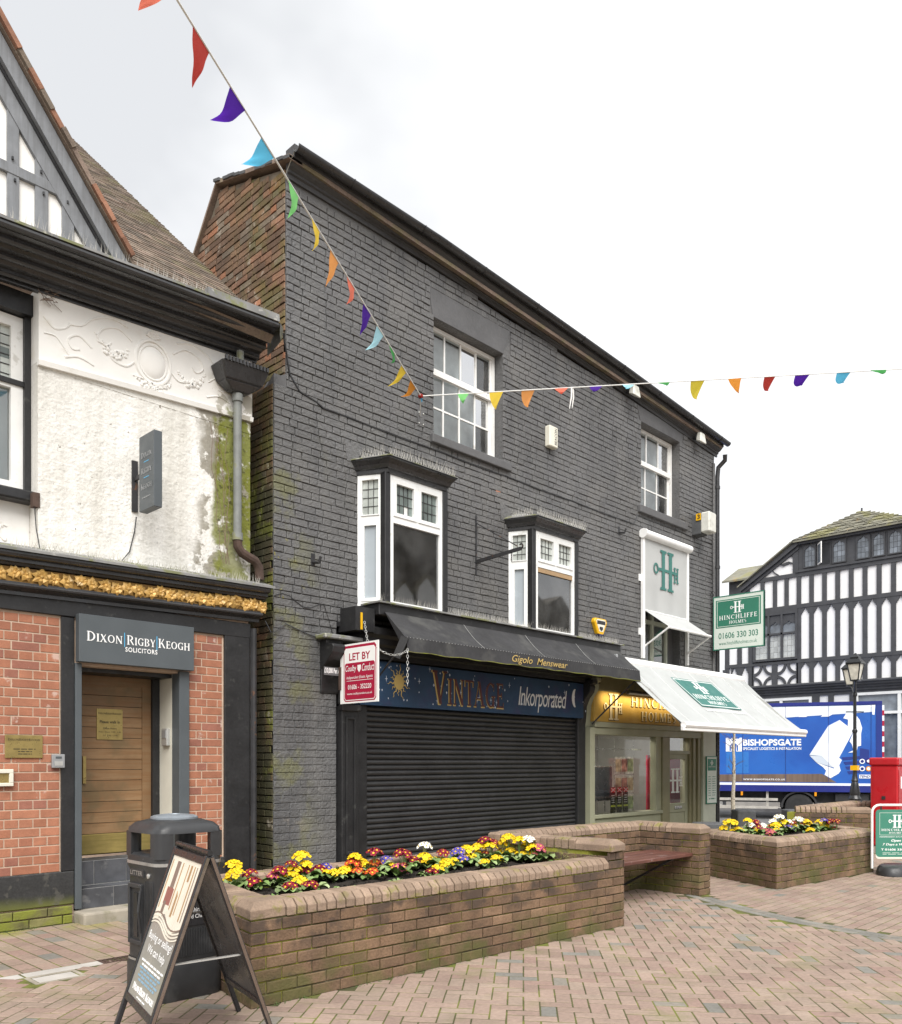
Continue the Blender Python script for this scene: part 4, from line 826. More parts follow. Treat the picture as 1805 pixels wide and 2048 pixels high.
key_logo(FH2, FO, 12.18, 2.40, .44, .041, 'letter_side', .012, 'letter_depth'); key_logo(FH2, FO, 12.165, 2.41, .44, .054, 'cream_letter', .004)
serif(FH2, FO, 'HINCHLIFFE', 12.72, 14.85, 2.435, 2.60, .041, 'letter_side', .012, .22, .8, 'letter_depth'); serif(FH2, FO, 'HINCHLIFFE', 12.705, 14.835, 2.445, 2.61, .054, 'cream_letter', .003, .22)
serif(FH2, FO, 'HOLMES', 13.06, 14.25, 2.195, 2.36, .041, 'letter_side', .012, .22, .8, 'letter_depth'); serif(FH2, FO, 'HOLMES', 13.045, 14.235, 2.205, 2.37, .054, 'cream_letter', .003, .22)
# room behind the shop window
rm = MB(); rm.box(11.5, 15.8, 10.4, 10.45, 0, 3); rm.box(11.45, 11.5, 7.9, 10.4, 0, 3); rm.box(15.8, 15.85, 7.9, 10.4, 0, 3); rm.box(11.5, 15.8, 7.95, 10.4, 2.6, 2.65)
rm.build('shop_room', 'room_wall', BB)
al = bpy.data.lights.new('shop_lamp', 'AREA'); al.shape = 'RECTANGLE'; al.size = 2.6; al.size_y = .8; al.energy = 30.; al.color = (1, .93, .82)   # the shop is lit inside
lo_ = bpy.data.objects.new('shop_lamp', al); COL.objects.link(lo_); lo_.location = (13.3, 9.0, 2.55); MB().box(11.5, 15.8, 7.95, 10.4, -.02, .02).build('shop_floor', 'room_floor', BB)
MB().box(6.4, 11.4, 8.0, 8.05, 0, 3.1).build('shop_lining', 'dark_room', BB)
m = MB(); m.box(5.75, 16.05, 11.0, 11.2, -.05, 7.0); m.box(15.75, 16.06, 8.2, 11.0, 3.26, 7.6); m.box(15.9, 16.06, 8.2, 11.0, -.05, 3.26); m.build('rear_wall', 'gable_mortar', BB)
m = MB(); m.box(5.8, 15.7, 8.3, 11, 3.26, 3.3); m.box(5.8, 15.7, 8.8, 8.84, 3.3, 7.6); m.build('floor_slab', 'dark_room', BB)
# things shown in the shop window
t = thing('television', (12.25, 8.05, .9), 'black flat screen hanging in the estate agent window', 'television')
MB().box(11.78, 12.62, 8.02, 8.06, .82, 1.42).build('bezel', 'chrome', t, bevel=.005); MB().box(11.80, 12.60, 8.012, 8.019, .84, 1.40).build('screen', 'screen', t); MB().box(11.93, 11.95, 8.03, 8.05, .02, .82).build('stand_leg', 'chrome', t); MB().box(12.40, 12.42, 8.03, 8.05, .02, .82).build('stand_leg', 'chrome', t)
rg = random.Random(2)
t = thing('property_display', (12.98, 8.0, .6), 'hanging rows of property photographs beside the shop screen', 'display')
for x in (12.66, 13.28): MB().tube([(x, 8.0, .62), (x, 8.0, 1.9)], .006, 6).build('cable_rod', 'chrome', t)
for r0 in range(3):
    MB().box(12.66, 13.28, 7.995, 8.003, .62 + r0 * .33, .92 + r0 * .33).build('backing_sheet', 'photo_4', t)
    for c0 in range(3): MB().box(12.69 + c0 * .195, 12.86 + c0 * .195, 7.988, 7.993, .66 + r0 * .33, .88 + r0 * .33).build('photograph', 'photo_%d' % rg.randrange(4), t)
for k in range(3):
    x = 12.45 + k * .20; t = thing('price_card', (x, 7.90, .62), ('left', 'middle', 'right')[k] + ' of three tall black cards topped with red at the shop window sill', 'card', 'black cards in the shop window')
    MB().box(x - .075, x + .075, 7.895, 7.90, .62, 1.06).build('card', 'frame_black', t); MB().box(x - .07, x + .07, 7.890, 7.894, .97, 1.05).build('red_panel', 'flag_red', t); MB().box(x - .07, x + .07, 7.890, 7.894, .72, .75).build('lime_strip', 'strip_lime', t)
    for j in range(4): MB().box(x - .05, x + .05, 7.8905, 7.894, .79 + j * .04, .80 + j * .04).build('small_print', 'script_white', t)
    m = MB()
    for q in (-1, 1): m.bar((x - .065, 7.8895, 1.01 - q * .035), (x + .065, 7.8895, 1.01 + q * .035), .001, .010, (0, 0, 1))
    m.build('flag_cross', 'letter_white', t)
MB().box(13.72, 13.78, 7.9, 7.92, 0, .1)
t = thing('poster_stand', (15.1, 8.4, 0), 'dark red poster with white emblem standing inside the shop', 'poster'); MB().box(14.45, 15.75, 8.4, 8.43, .5, 1.62).build('panel', 'let_red', t); MB().box(14.45, 15.75, 8.4, 8.43, .02, .5).build('base', 'dark_room', t)
for (x_, w_, h_) in ((12.0, .5, .75), (13.0, .9, .72), (14.0, .4, 1.0)):
    t = thing('office_cabinet', (x_, 9.6, 0), {12.0: 'grey cabinet at the back left of the lit shop', 13.0: 'wide desk at the back of the lit shop', 14.0: 'tall cabinet at the back right of the lit shop'}[x_], 'furniture'); MB().box(x_ - w_ / 2, x_ + w_ / 2, 9.4, 9.9, .02, h_).build('carcass', 'screen', t, bevel=.01); MB().box(x_ - w_ / 2 - .02, x_ + w_ / 2 + .02, 9.38, 9.92, h_, h_ + .03).build('top', 'curtain', t)
# ------------------------------------------------------------ solicitors' building on the left
LB = thing('solicitors_office', (3.2, 7.85, 0), 'white roughcast and red brick office with black cornices and gilded frieze', 'building')
FLB = FB
XR = 5.12
def lift(x): return (x - 2.885) * .055
m = MB(); m.fb(FLB, .6, 3.21, -.05, 3.3, -.35, 0); m.fb(FLB, 4.39, XR, -.05, 3.3, -.35, 0); m.fb(FLB, 3.21, 4.39, 2.40, 3.3, -.35, 0)
m.box(XR - .3, XR - .001, 8.2, 13, -.05, 6.2); m.build('wall', 'pale_mortar', LB)
m = MB(); m.fb(FLB, 2.885, 5.141, 3.3, 5.13, -.35, -.004)
def rough(u, v):
    x, z = 2.886 + u * 2.254, 3.31 + v * 1.80; q = V((x, z, 0)); n1 = mnoise.noise(q * 34); n2 = mnoise.noise(q * 15 + V((9, 2, 1))); n3 = mnoise.noise(q * 62)
    return FLB.p(x, z, .006 + .0075 * abs(n1) + .0035 * n2 + .0035 * n3)
m.grid(rough, 220, 175); m.build('roughcast_wall', 'roughcast', LB, smooth=True, ang=80, recalc=False)
MB().hexa([FLB.p(2.885, 5.132, .030), FLB.p(5.15, 5.132 + lift(5.15), .030), FLB.p(5.15, 5.132 + lift(5.15), -.3), FLB.p(2.885, 5.132, -.3), FLB.p(2.885, 5.80, .030), FLB.p(5.15, 5.98, .030), FLB.p(5.15, 5.98, -.3), FLB.p(2.885, 5.80, -.3)]).build('plaster_frieze', 'plaster', LB)
PF = FLB
MB().hexa([PF.p(2.88, 5.085, .042), PF.p(5.155, 5.085 + lift(5.155), .042), PF.p(5.155, 5.085 + lift(5.155), 0), PF.p(2.88, 5.085, 0), PF.p(2.88, 5.13, .052), PF.p(5.155, 5.13 + lift(5.155), .052), PF.p(5.155, 5.13 + lift(5.155), 0), PF.p(2.88, 5.13, 0)]).build('plaster_string', 'plaster', LB)
MB().hexa([PF.p(2.9, 5.08, .0119), PF.p(5.14, 5.08, .0119), PF.p(5.14, 5.08, -.1), PF.p(2.9, 5.08, -.1), PF.p(2.9, 5.1, .0119), PF.p(5.14, 5.2, .0119), PF.p(5.14, 5.2, -.1), PF.p(2.9, 5.1, -.1)]).build('wall_head', 'roughcast', LB)
# relief ornament in the frieze
pr = group_part('plaster_relief', LB, (4.0, 7.82, 5.5)); FD = .031
def wz(x, z): return z + lift(x) - lift(3.99)
m = MB(); CX, CZ = 3.99, 5.47
for (rx, rz, r) in ((.185, .215, .018), (.145, .170, .010)): m.tube([PF.p(CX + rx * math.cos(t * .2618), CZ + rz * math.sin(t * .2618), FD) for t in range(25)], r, 6)
m.lathe([(.14, 0), (.12, .016), (.07, .026), (.01, .03)], PF.p(CX, CZ, FD - .004), 18, (0, -1, 0), sy=1.15); m.build('cartouche', 'plaster', pr, smooth=True)
m = MB(); rg = random.Random(3)
for k in range(9): a = RAD(20 + k * 17.5); m.tube([PF.p(CX, CZ + .235, FD), PF.p(CX + .075 * math.cos(a), CZ + .235 + .075 * math.sin(a), FD + .008)], [.006, .014], 5)
m.build('shell', 'plaster', pr, smooth=True)
def swag(x0, z0, x1, z1, sag, n, r):
    m = MB()
    for k in range(n):
        t = k / (n - 1); x = x0 + (x1 - x0) * t; z = z0 + (z1 - z0) * t - sag * 4 * t * (1 - t); rr = r * (.7 + .7 * math.sin(math.pi * t))
        for q in range(4): m.lathe([(rr * .55, 0), (rr * .5, rr * .3), (rr * .25, rr * .5)], PF.p(x + rg.uniform(-rr, rr), wz(x, z) + rg.uniform(-rr, rr), FD - .003), 7, (0, -1, 0))
    m.build('fruit_swag', 'plaster', pr, smooth=True)
swag(3.42, 5.58, 3.72, 5.50, .10, 11, .028); swag(4.28, 5.44, 4.56, 5.50, .10, 10, .028); swag(3.80, 5.30, 4.18, 5.30, .07, 14, .028)
def scroll(pts, r=.011):
    sp = []
    for (a, b), (c, d), (e, f), (g, h) in zip([pts[0]] + pts, pts, pts[1:], pts[2:] + [pts[-1]]):
        for k in range(4):
            t = k / 4; q = [.5 * ((2 * p1) + (-p0 + p2) * t + (2 * p0 - 5 * p1 + 4 * p2 - p3) * t * t + (-p0 + 3 * p1 - 3 * p2 + p3) * t ** 3) for p0, p1, p2, p3 in ((a, c, e, g), (b, d, f, h))]; sp.append(q)
    MB().tube([PF.p(x, wz(x, z), FD - .002) for x, z in sp], r, 5).build('scroll', 'plaster', pr, smooth=True)
for sgn in (-1, 1):
    S = lambda x, z: (CX + sgn * x, z)
    scroll([S(.22, 5.62), S(.35, 5.70), S(.50, 5.66), S(.56, 5.56), S(.48, 5.50), S(.42, 5.56)]); scroll([S(.20, 5.42), S(.28, 5.36), S(.40, 5.38), S(.46, 5.45)]); scroll([S(.26, 5.74), S(.42, 5.78), S(.6, 5.72), S(.72, 5.62), S(.86, 5.60)])
    scroll([S(.62, 5.44), S(.74, 5.52), S(.84, 5.46), S(.80, 5.38), S(.72, 5.40)]); scroll([S(.6, 5.28), S(.75, 5.32), S(.9, 5.27)])
scroll([(2.93, 5.60), (3.02, 5.52), (3.12, 5.55), (3.18, 5.62)], .010); scroll([(2.93, 5.45), (3.03, 5.45), (3.10, 5.38), (3.16, 5.30)], .010)
# red brick panels
rects = courses(.7, 3.09, .485, 2.83, .248, .0838, .0115, 'english', (), None, .02, 0, 51)
lay_pieces('brick', LB, FLB, rects, .005, .0025, 'red_brick', 220, .0006, .002, 52)
rects = courses(4.405, 4.80, .485, 2.86, .248, .0838, .0115, 'english', (), None, .10, 0, 53)
lay_pieces('brick', LB, FLB, rects, .005, .0025, 'red_brick', 90, .0006, .002, 54)
rects = courses(.7, 3.2, 0., .17, .30, .085, .010, 'stretcher', (), None, 0, .05, 55); lay_pieces('plinth_brick', LB, FLB, rects, .03, .006, 'mossy_brick', 60, .003, .006, 56)
MB().fb(FLB, .6, 3.212, .172, .482, -.1, .024).build('plinth', 'plinth_black', LB, bevel=.01); MB().fb(FLB, 4.392, 5.12, .0, .482, -.1, .024).build('plinth', 'plinth_black', LB, bevel=.01)
for (a, b, z0, z1, d) in ((3.09, 3.213, .484, 2.84, .022), (4.81, 5.125, .05, 3.0, .03)): MB().fb(FLB, a, b, z0, z1, -.1, d).build('timber_post', 'black_joinery', LB, bevel=.006)
MB().fb(FLB, .6, 5.13, 2.842, 3.0, -.2, .034).build('timber_beam', 'black_joinery', LB, bevel=.006)
# lower cornice with gilded frieze
SL = [(.6, -.05), (2.5, 0), (5.22, .055)]
MB().sweep(FLB, [(0, 2.97), (.06, 2.97), (.06, 3.0), (.10, 3.02), (.12, 3.055), (.12, 3.075), (0, 3.075)], SL).build('lower_moulding', 'black_gloss', LB)
MB().sweep(FLB, [(0, 3.075), (.105, 3.075), (.105, 3.205), (0, 3.205)], SL).build('frieze_bed', 'gold_bed', LB)
MB().sweep(FLB, [(0, 3.215), (.13, 3.215), (.14, 3.235), (.17, 3.24), (.17, 3.27), (.22, 3.28), (.23, 3.30), (.23, 3.325), (0, 3.40)], [(a + (.04 if i == 2 else 0), z) for i, (a, z) in enumerate(SL)]).build('upper_moulding', 'black_gloss', LB)
MB().sweep(FLB, [(0, 3.402), (.235, 3.327), (.255, 3.322), (.255, 3.345), (0, 3.43)], [(a + (.08 if i == 2 else 0), z) for i, (a, z) in enumerate(SL)]).build('cornice_lead', 'lead', LB)
for (d_, z_, r_b) in ((.115, 3.045, .020), (.205, 3.295, .022)): MB().tube([FLB.p(a, z_ + dz, d_) for a, dz in SL], r_b, 8).build('cornice_bead', 'black_gloss', LB, smooth=True)
def leafcluster(kind, seed):
    rg = random.Random(seed); m = MB(); n = (8, 7, 6)[kind]
    for k in range(n):
        a = 2 * math.pi * k / n + rg.uniform(-.2, .2); L = rg.uniform(.060, .085); w = rg.uniform(.022, .032); c, s = math.cos(a), math.sin(a); up = rg.uniform(.012, .03)
        P = lambda r, q, h: (r * c - q * s, r * s + q * c, h)
        m.add([P(.006, 0, .02), P(L * .5, -w, up), P(L, 0, up * .4), P(L * .5, w, up), P(L * .5, 0, up + .014)], [(0, 1, 4), (1, 2, 4), (2, 3, 4), (3, 0, 4)], rg.random())
    m.lathe([(.018, .01), (.016, .026), (.006, .034)], (0, 0, 0), 7, None, rg.random()); me = m.data('gilded_leaves', True, ang=50); me.materials.append(M('gold_paint')); return me
LC = [leafcluster(k % 3, 60 + k) for k in range(5)]; rg = random.Random(8); x = 1.7; k = 0
while x < 5.22:
    z = 3.14 + (x - 2.5) * .02 + rg.uniform(-.016, .016); place('gilded_leaves', LC[k % 5], FLB.mat(x, z, .106) @ Matrix.Rotation(rg.uniform(0, 6.3), 4, 'Z') @ Matrix.Scale(rg.uniform(.95, 1.2), 4), LB); x += rg.uniform(.10, .13); k += 1
spikes(LB, [FLB.p(2.6 + i * .035, 3.36 + (2.6 + i * .035 - 2.5) * .02, .18 + .03 * math.sin(i)) for i in range(74)], .10, 12)
# weeds in the lead
m = MB(); rg = random.Random(6)
for k in range(150):
    x = rg.uniform(2.7, 5.15); p = FLB.p(x, 3.40 + (x - 2.5) * .02, rg.uniform(.01, .08)); q = p + V((rg.uniform(-.05, .05), rg.uniform(-.05, .02), rg.uniform(.02, .10))); m.add([p, p + V((.003, 0, 0)), q], [(0, 1, 2)])
tag(m.build('moss_tuft', 'mossy_brick', LB), kind='stuff')
# main cornice
SM = [(.6, lift(.6)), (2.885, 0), (5.20, lift(5.2))]
MB().sweep(FLB, [(0, 5.74), (.045, 5.74), (.045, 5.775), (.10, 5.79), (.10, 5.815), (.15, 5.825), (.17, 5.85), (.22, 5.86), (.22, 5.885), (.28, 5.895), (.31, 5.925), (.36, 5.935), (.36, 5.96), (.42, 5.975), (.43, 6.0), (.46, 6.005), (.46, 6.03), (0, 6.10)], SM).build('main_cornice', 'black_gloss', LB)
for (d_, z_, r_b) in ((.075, 5.785, .022), (.20, 5.862, .026), (.335, 5.935, .030), (.445, 6.0, .030)): MB().tube([FLB.p(a, z_ + dz, d_) for a, dz in SM], r_b, 10).build('cornice_bead', 'black_gloss', LB, smooth=True)
MB().sweep(FLB, [(.0, 6.102), (.40, 6.04), (.475, 6.032), (.475, 6.055), (.30, 6.12), (0, 6.16)], SM).build('cornice_lead', 'lead', LB)
MB().add([FLB.p(5.205, 6.15, .48), FLB.p(5.205, 6.02, .47), FLB.p(5.30, 6.15, .40), FLB.p(5.30, 6.03, .36), FLB.p(5.30, 6.19, .1), FLB.p(5.30, 5.95, .1), FLB.p(5.205, 6.19, .1)], [(0, 1, 3, 2), (2, 3, 5, 4), (0, 2, 4, 6)]).build('gutter_end', 'lead', LB)
MB().hexa([FLB.p(4.35, 6.115, .478), FLB.p(5.20, 6.16, .478), FLB.p(5.20, 6.16, .40), FLB.p(4.35, 6.115, .40), FLB.p(4.35, 6.20, .47), FLB.p(5.20, 6.24, .47), FLB.p(5.20, 6.24, .40), FLB.p(4.35, 6.20, .40)]).build('lead_gutter', 'lead', LB)
spikes(LB, [FLB.p(2.0 + i * .034, 6.10 + lift(2.0 + i * .034), .33 + .04 * math.sin(i * 2.1)) for i in range(93)], .13, 13)
# left window recess
wr = MB()
for (a, b, c, d) in ((2.72, 2.825, 3.98, 5.56), (2.0, 2.72, 5.46, 5.56), (2.0, 2.72, 4.90, 4.93), (2.0, 2.72, 3.98, 4.05), (2.20, 2.25, 4.05, 4.90), (1.4, 2.0, 3.98, 5.56)): wr.fb(FLB, a, b, c, d, -.27, -.19)
ow = wr.build('window', 'white_gloss', LB); MB().fb(FLB, 2.826, 2.884, 3.9, 5.62, -.30, -.15).build('window_post', 'black_joinery', ow); MB().fb(FLB, 1.4, 2.826, 4.93, 4.975, -.27, -.17).build('transom', 'black_joinery', ow)
MB().fb(FLB, 1.2, 2.89, 3.86, 3.96, -.3, -.06).build('sill', 'black_joinery', ow, bevel=.015); MB().fb(FLB, 1.2, 2.884, 3.3, 3.86, -.35, -.2).build('apron', 'plaster', ow)
MB().fb(FLB, 1.2, 2.884, 5.57, 5.76, -.3, -.10).build('head', 'black_joinery', ow)
m = MB()
for i in range(5): m.fb(FLB, 2.0, 2.72, 4.975 + .05 + i * .088, 4.975 + .057 + i * .088, -.235, -.224)
for i in range(4): m.fb(FLB, 2.06 + i * .19, 2.068 + i * .19, 4.975, 5.46, -.236, -.223)
m.build('lead_came', 'came', ow)
for i in range(4):
    for j in range(5): MB().add([FLB.p(2.0 + i * .18, 4.975 + j * .097, -.231), FLB.p(2.18 + i * .18, 4.975 + j * .097, -.231), FLB.p(2.18 + i * .18, 5.072 + j * .097, -.231), FLB.p(2.0 + i * .18, 5.072 + j * .097, -.231)], [(0, 1, 2, 3)]).build('leaded_pane', 'leaded_glass' if rg.random() < .7 else 'leaded_dark', ow)
MB().fb(FLB, 2.25, 2.72, 4.05, 4.90, -.24, -.235).build('pane', 'pane_clear', ow); MB().fb(FLB, 1.4, 2.8, 3.9, 5.6, -.42, -.40).build('blind', 'curtain', ow); MB().fb(FLB, 2.5, 2.56, 4.05, 4.9, -.36, -.33).build('blind_edge', 'curtain', ow)
scroll_par = ow
for (a, z, t) in ((2.6, 3.62, 0), (2.66, 3.55, 1), (2.56, 3.52, 2)): MB().tube([FLB.p(a + .05 * math.cos(q * .6 + t) * (1 - q / 14), z + .10 * math.sin(q * .5 + t) * (1 - q / 14), -.198) for q in range(10)], .009, 5).build('apron_scroll', 'plaster', ow, smooth=True)
MB().fb(FLB, 2.84, 2.90, 3.80, 3.93, -.05, .02).build('sill_end', 'rust_iron', ow); MB().tube([FLB.p(2.86, 3.8, .0), FLB.p(2.87, 3.6, .01), FLB.p(2.9, 3.42, .02)], .005, 4).build('cable', 'black_gloss', LB)
m = MB(); rg = random.Random(7)   # nest under the cornice
for k in range(26): p = FLB.p(2.97 + rg.uniform(-.06, .06), 5.70 + rg.uniform(-.04, .06), .05 + rg.uniform(0, .05)); m.tube([p, p + V((rg.uniform(-.08, .08), rg.uniform(-.05, .03), rg.uniform(-.07, .05)))], .003, 3)
tag(m.build('nest_straw', 'twig', LB), kind='stuff')
# tiled roof
SLP = math.atan(.92); FRf = Fr((0, 7.50, 6.09), (1, 0, 0), (0, -math.sin(SLP), math.cos(SLP)), (0, math.cos(SLP), math.sin(SLP)))
MB().fb(FRf, .6, 5.19, -.05, 8.1, -.10, -.012).build('roof_deck', 'roof_tile', LB)
rects = []; rg = random.Random(19)
for j in range(80):
    for i in range(26):
        a = 5.21 - (i + 1) * .168 + (.084 if j % 2 else 0); b = min(a + .164, 5.21 + rg.uniform(-.008, .012)); z = j * .1
        Yw = 7.5 + z * math.cos(SLP); zw = 6.09 + z * math.sin(SLP)
        if b - a < .03 or zw < 6.1 and a < 1: continue
        lim = 3.66 - (zw - 6.2) / 1.31 - .12
        if b < lim: continue
        rects.append((a, b, z + rg.uniform(-.004, .004), z + .15))
lay_pieces('roof_tile', LB, FRf, rects, .013, .002, 'roof_tile', 300, .002, .012, 57, lambda u, v: v > 250 + (u - 110) * .92 - 25 and u > 100, tilt=-.085)
# half-timbered dormer gable
FGb = Fr((0, 7.62, 0), (1, 0, 0)); XA, ZA, SG = 1.0, 9.60, 1.31
def zv(x): return ZA - (x - XA) * SG
dg = MB().prism(FGb, [(XA, 6.0), (3.6, 6.0), (3.6, zv(3.6)), (XA, ZA)], -.12, 0).build('dormer_gable', 'plaster', LB)
for (a, b) in ((2.03, 2.13), (2.29, 2.39), (2.541, 2.639), (2.773, 2.885), (3.007, 3.114), (3.25, 3.35)):
    zt = zv(b) - .16
    if zt > 6.12: MB().prism(FGb, [(a, 6.05), (b, 6.05), (b, zt), (a, zt + .10)], 0, .028).build('stud', 'grey_timber', dg, bevel=.004)
MB().fb(FGb, 1.0, 3.19, 6.545, 6.635, 0, .034).build('rail', 'grey_timber', dg, bevel=.004); MB().fb(FGb, 1.0, 2.4, 7.45, 7.55, 0, .034).build('rail', 'grey_timber', dg)
for (o0, o1, d, mt) in ((.17, .30, .036, 'grey_timber'), (.145, .17, .055, 'black_gloss'), (.02, .145, .10, 'grey_timber')):
    MB().prism(FGb, [(XA, ZA - o0 * 1.65), (XA, ZA - o1 * 1.65), (XA + (ZA - o1 * 1.65 - 6.12) / SG, 6.12), (XA + (ZA - o0 * 1.65 - 6.12) / SG, 6.12)], -.05, d).build('bargeboard', mt, dg)
MB().prism(FGb, [(XA, ZA - .02), (3.62, zv(3.62) - .02), (3.64, zv(3.62)), (XA, ZA + .03)], -3.2, .14).build('dormer_roof', 'roof_tile', dg)
rg = random.Random(14); xv = 1.1
while xv < 3.56:
    z = zv(xv); F2 = Fr((xv, 7.62, z), (1, 0, -SG), (0, -1, 0), (SG, 0, 1))
    MB().fb(F2, 0, .158, .0, .045, -.35, .17 + rg.uniform(-.012, .012)).build('verge_tile', 'verge_tile' if rg.random() < .45 else 'roof_tile', dg); xv += .092
for (a, z) in ((2.58, 6.68), (2.82, 6.68), (2.60, 6.50), (2.84, 6.50), (3.05, 6.52), (3.08, 6.70)): MB().fb(FGb, a - .008, a + .008, z - .012, z + .012, .03, .045).build('peg', 'black_gloss', dg)
# rainwater hopper and pipe
hp = MB(); hp.hexa([FLB.p(4.70, 5.50, .22), FLB.p(5.16, 5.53, .22), FLB.p(5.16, 5.53, .03), FLB.p(4.70, 5.50, .03), FLB.p(4.63, 5.66, .28), FLB.p(5.21, 5.69, .28), FLB.p(5.21, 5.69, .03), FLB.p(4.63, 5.66, .03)])
hp.hexa([FLB.p(4.82, 5.42, .16), FLB.p(5.02, 5.43, .16), FLB.p(5.02, 5.43, .05), FLB.p(4.82, 5.42, .05), FLB.p(4.70, 5.50, .22), FLB.p(5.16, 5.53, .22), FLB.p(5.16, 5.53, .03), FLB.p(4.70, 5.50, .03)])
hopper = hp.build('rainwater_hopper', 'black_gloss', LB, bevel=.012)
for i in range(13): MB().fb(FLB, 4.66 + i * .042, 4.685 + i * .042, 5.655 + i * .0018, 5.70 + i * .0018, .27, .295).build('dentil', 'black_gloss', hopper)
MB().tube([FLB.p(4.94, 5.66, .12), FLB.p(4.94, 5.88, .12)], .04, 8).build('inlet_pipe', 'pipe_grey', hopper, smooth=True)
MB().tube([FLB.p(4.92, 5.46, .10), FLB.p(4.92, 3.92, .10)], .045, 12).build('downpipe', 'pipe_grey', LB, smooth=True)
for z in (5.38, 3.90): MB().tube([FLB.p(4.92, z - .04, .10), FLB.p(4.92, z + .04, .10)], .058, 12).build('pipe_socket', 'pipe_grey', LB, smooth=True)
MB().tube([FLB.p(4.92, 3.88, .10), FLB.p(4.925, 3.80, .10), FLB.p(4.97, 3.74, .10), FLB.p(5.07, 3.70, .10), FLB.p(5.14, 3.68, .10), FLB.p(5.19, 3.62, .10), FLB.p(5.20, 3.48, .10)], .05, 10).build('pipe_bend', 'rust_iron', LB, smooth=True)
MB().tube([FLB.p(5.16, 2.95, .04), FLB.p(5.16, .1, .04)], .034, 8).build('side_pipe', 'iron', LB, smooth=True)
m = MB(); rg = random.Random(21)   # bare climber stems
for k in range(5):
    p = V((4.78 + .02 * k, 7.80, 3.6)); pts = [p]
    for q in range(9): p = p + V((rg.uniform(-.06, .03), rg.uniform(-.01, .005), .16)); pts.append(p.copy())
    m.tube(pts, .003, 3)
tag(m.build('climber_stems', 'twig', LB), kind='stuff')
# recessed entrance
for (a, b, n) in ((3.214, 3.275, 0), (4.275, 4.388, 1)): MB().fb(FLB, a, b, .12, 2.42, -.12, .04).build('door_surround', 'sign_slate', LB, bevel=.005)
dd = MB(); dd.fb(FLB, 3.275, 3.30, .5, 2.42, -.44, -.12); dd.fb(FLB, 4.195, 4.275, .5, 2.42, -.46, -.38); dd.fb(FLB, 3.275, 4.275, 2.36, 2.46, -.46, -.12); dd.build('door_frame', 'black_joinery', LB)
MB().fb(FLB, 4.275, 4.30, .3, 2.42, -.40, -.12).build('reveal', 'cream_paint', LB)
dr = MB()
for (a, b, c, d) in ((3.30, 3.385, .56, 2.36), (4.10, 4.195, .56, 2.36), (3.385, 4.10, 2.27, 2.36)): dr.fb(FLB, a, b, c, d, -.47, -.42)
door = dr.build('oak_door', 'oak', LB)
MB().fb(FLB, 3.30, 4.195, .56, 2.36, -.49, -.4605).build('door_core', 'black_joinery', door); MB().fb(FLB, 3.30, 4.195, .57, .77, -.468, -.412).build('weather_board', 'oak_mossy', door, bevel=.008)
for i in range(14): MB().fb(FLB, 3.387, 4.098, .775 + i * .1072, .775 + (i + 1) * .1072 - .005, -.46, -.427).build('plank', 'oak', door)
MB().fb(FLB, 3.47, 3.50, 1.28, 1.55, -.425, -.40).build('pull_handle', 'brass', door)
MB().fb(FLB, 3.21, 4.39, -.02, .105, -.2, .24).build('door_step', 'concrete', LB, bevel=.02, seg=2)
FS2 = Fr((0, 7.87, 0), (1, 0, 0)); FS1 = Fr((0, 8.04, 0), (1, 0, 0))
m = MB(); m.fb(FLB, 3.275, 4.3, -.02, .295, -.2, -.024); m.fb(FLB, 3.275, 4.3, .295, .535, -.45, -.194); st_ = m.build('entrance_steps', 'galv', LB)
for (F, z0, z1, o) in ((FS2, .108, .292, 0), (FS1, .31, .532, .12)):
    for i in range(4):
        a, b = 3.28 + i * .33 - o, 3.28 + (i + 1) * .33 - o - .006
        a, b = max(a, 3.278), min(b, 4.296)
        if b - a > .05: MB().fb(F, a, b, z0, z1, -.003, .002).build('riser_tile', 'slate_tile', st_)
for (y0, y1, z) in ((7.875, 8.035, .297), (8.045, 8.27, .537)):
    for i in range(4):
        a, b = max(3.278, 3.2 + i * .33), min(4.296, 3.2 + (i + 1) * .33 - .006)
        if b - a > .05: MB().box(a, b, y0, y1, z - .004, z + .004).build('tread_tile', 'slate_tile', st_)
# fixtures on the office
t = thing('name_board', (3.80, 7.80, 2.41), 'slate grey box sign with white lettering over the oak door', 'sign')
MB().fb(FLB, 3.215, 4.395, 2.425, 2.87, .035, .12).build('box', 'sign_slate', t, bevel=.004)
serif(t, FLB, 'Dixon', 3.285, 3.63, 2.625, 2.715, .1205, 'letter_white', .002, .06, .82); serif(t, FLB, 'Rigby', 3.675, 3.97, 2.625, 2.715, .1205, 'letter_white', .002, .06, .82); serif(t, FLB, 'Keogh', 4.00, 4.345, 2.625, 2.715, .1205, 'letter_white', .002, .06, .82)
for x in (3.652, 3.985): MB().fb(FLB, x - .003, x + .003, 2.60, 2.735, .1205, .122).build('divider', 'letter_cyan', t)
text(t, FLB, 'SOLICITORS', 3.66, 3.99, 2.555, 2.60, .121, 'letter_white', 0, .015, 1.15)
t = thing('projecting_sign', (3.80, 7.6, 3.9), 'slate box sign projecting edge-on from the white roughcast wall', 'sign')
FP = Fr((3.765, 7.66, 0), (0, -1, 0)); MB().fb(FP, 0, .30, 3.90, 4.62, -.085, 0).build('box', 'sign_slate', t, bevel=.004); MB().fb(FP, -.19, 0, 4.25, 4.29, -.05, -.03).build('arm', 'iron', t); MB().fb(FP, -.185, -.165, 3.95, 4.45, -.07, -.01).build('wall_plate', 'iron', t)
for i, wd in enumerate(('Dixon', 'Rigby', 'Keogh')): serif(t, FP, wd, .045, .255, 4.40 - i * .15, 4.455 - i * .15, .001, 'steel_grey', .0015, .06, .82)
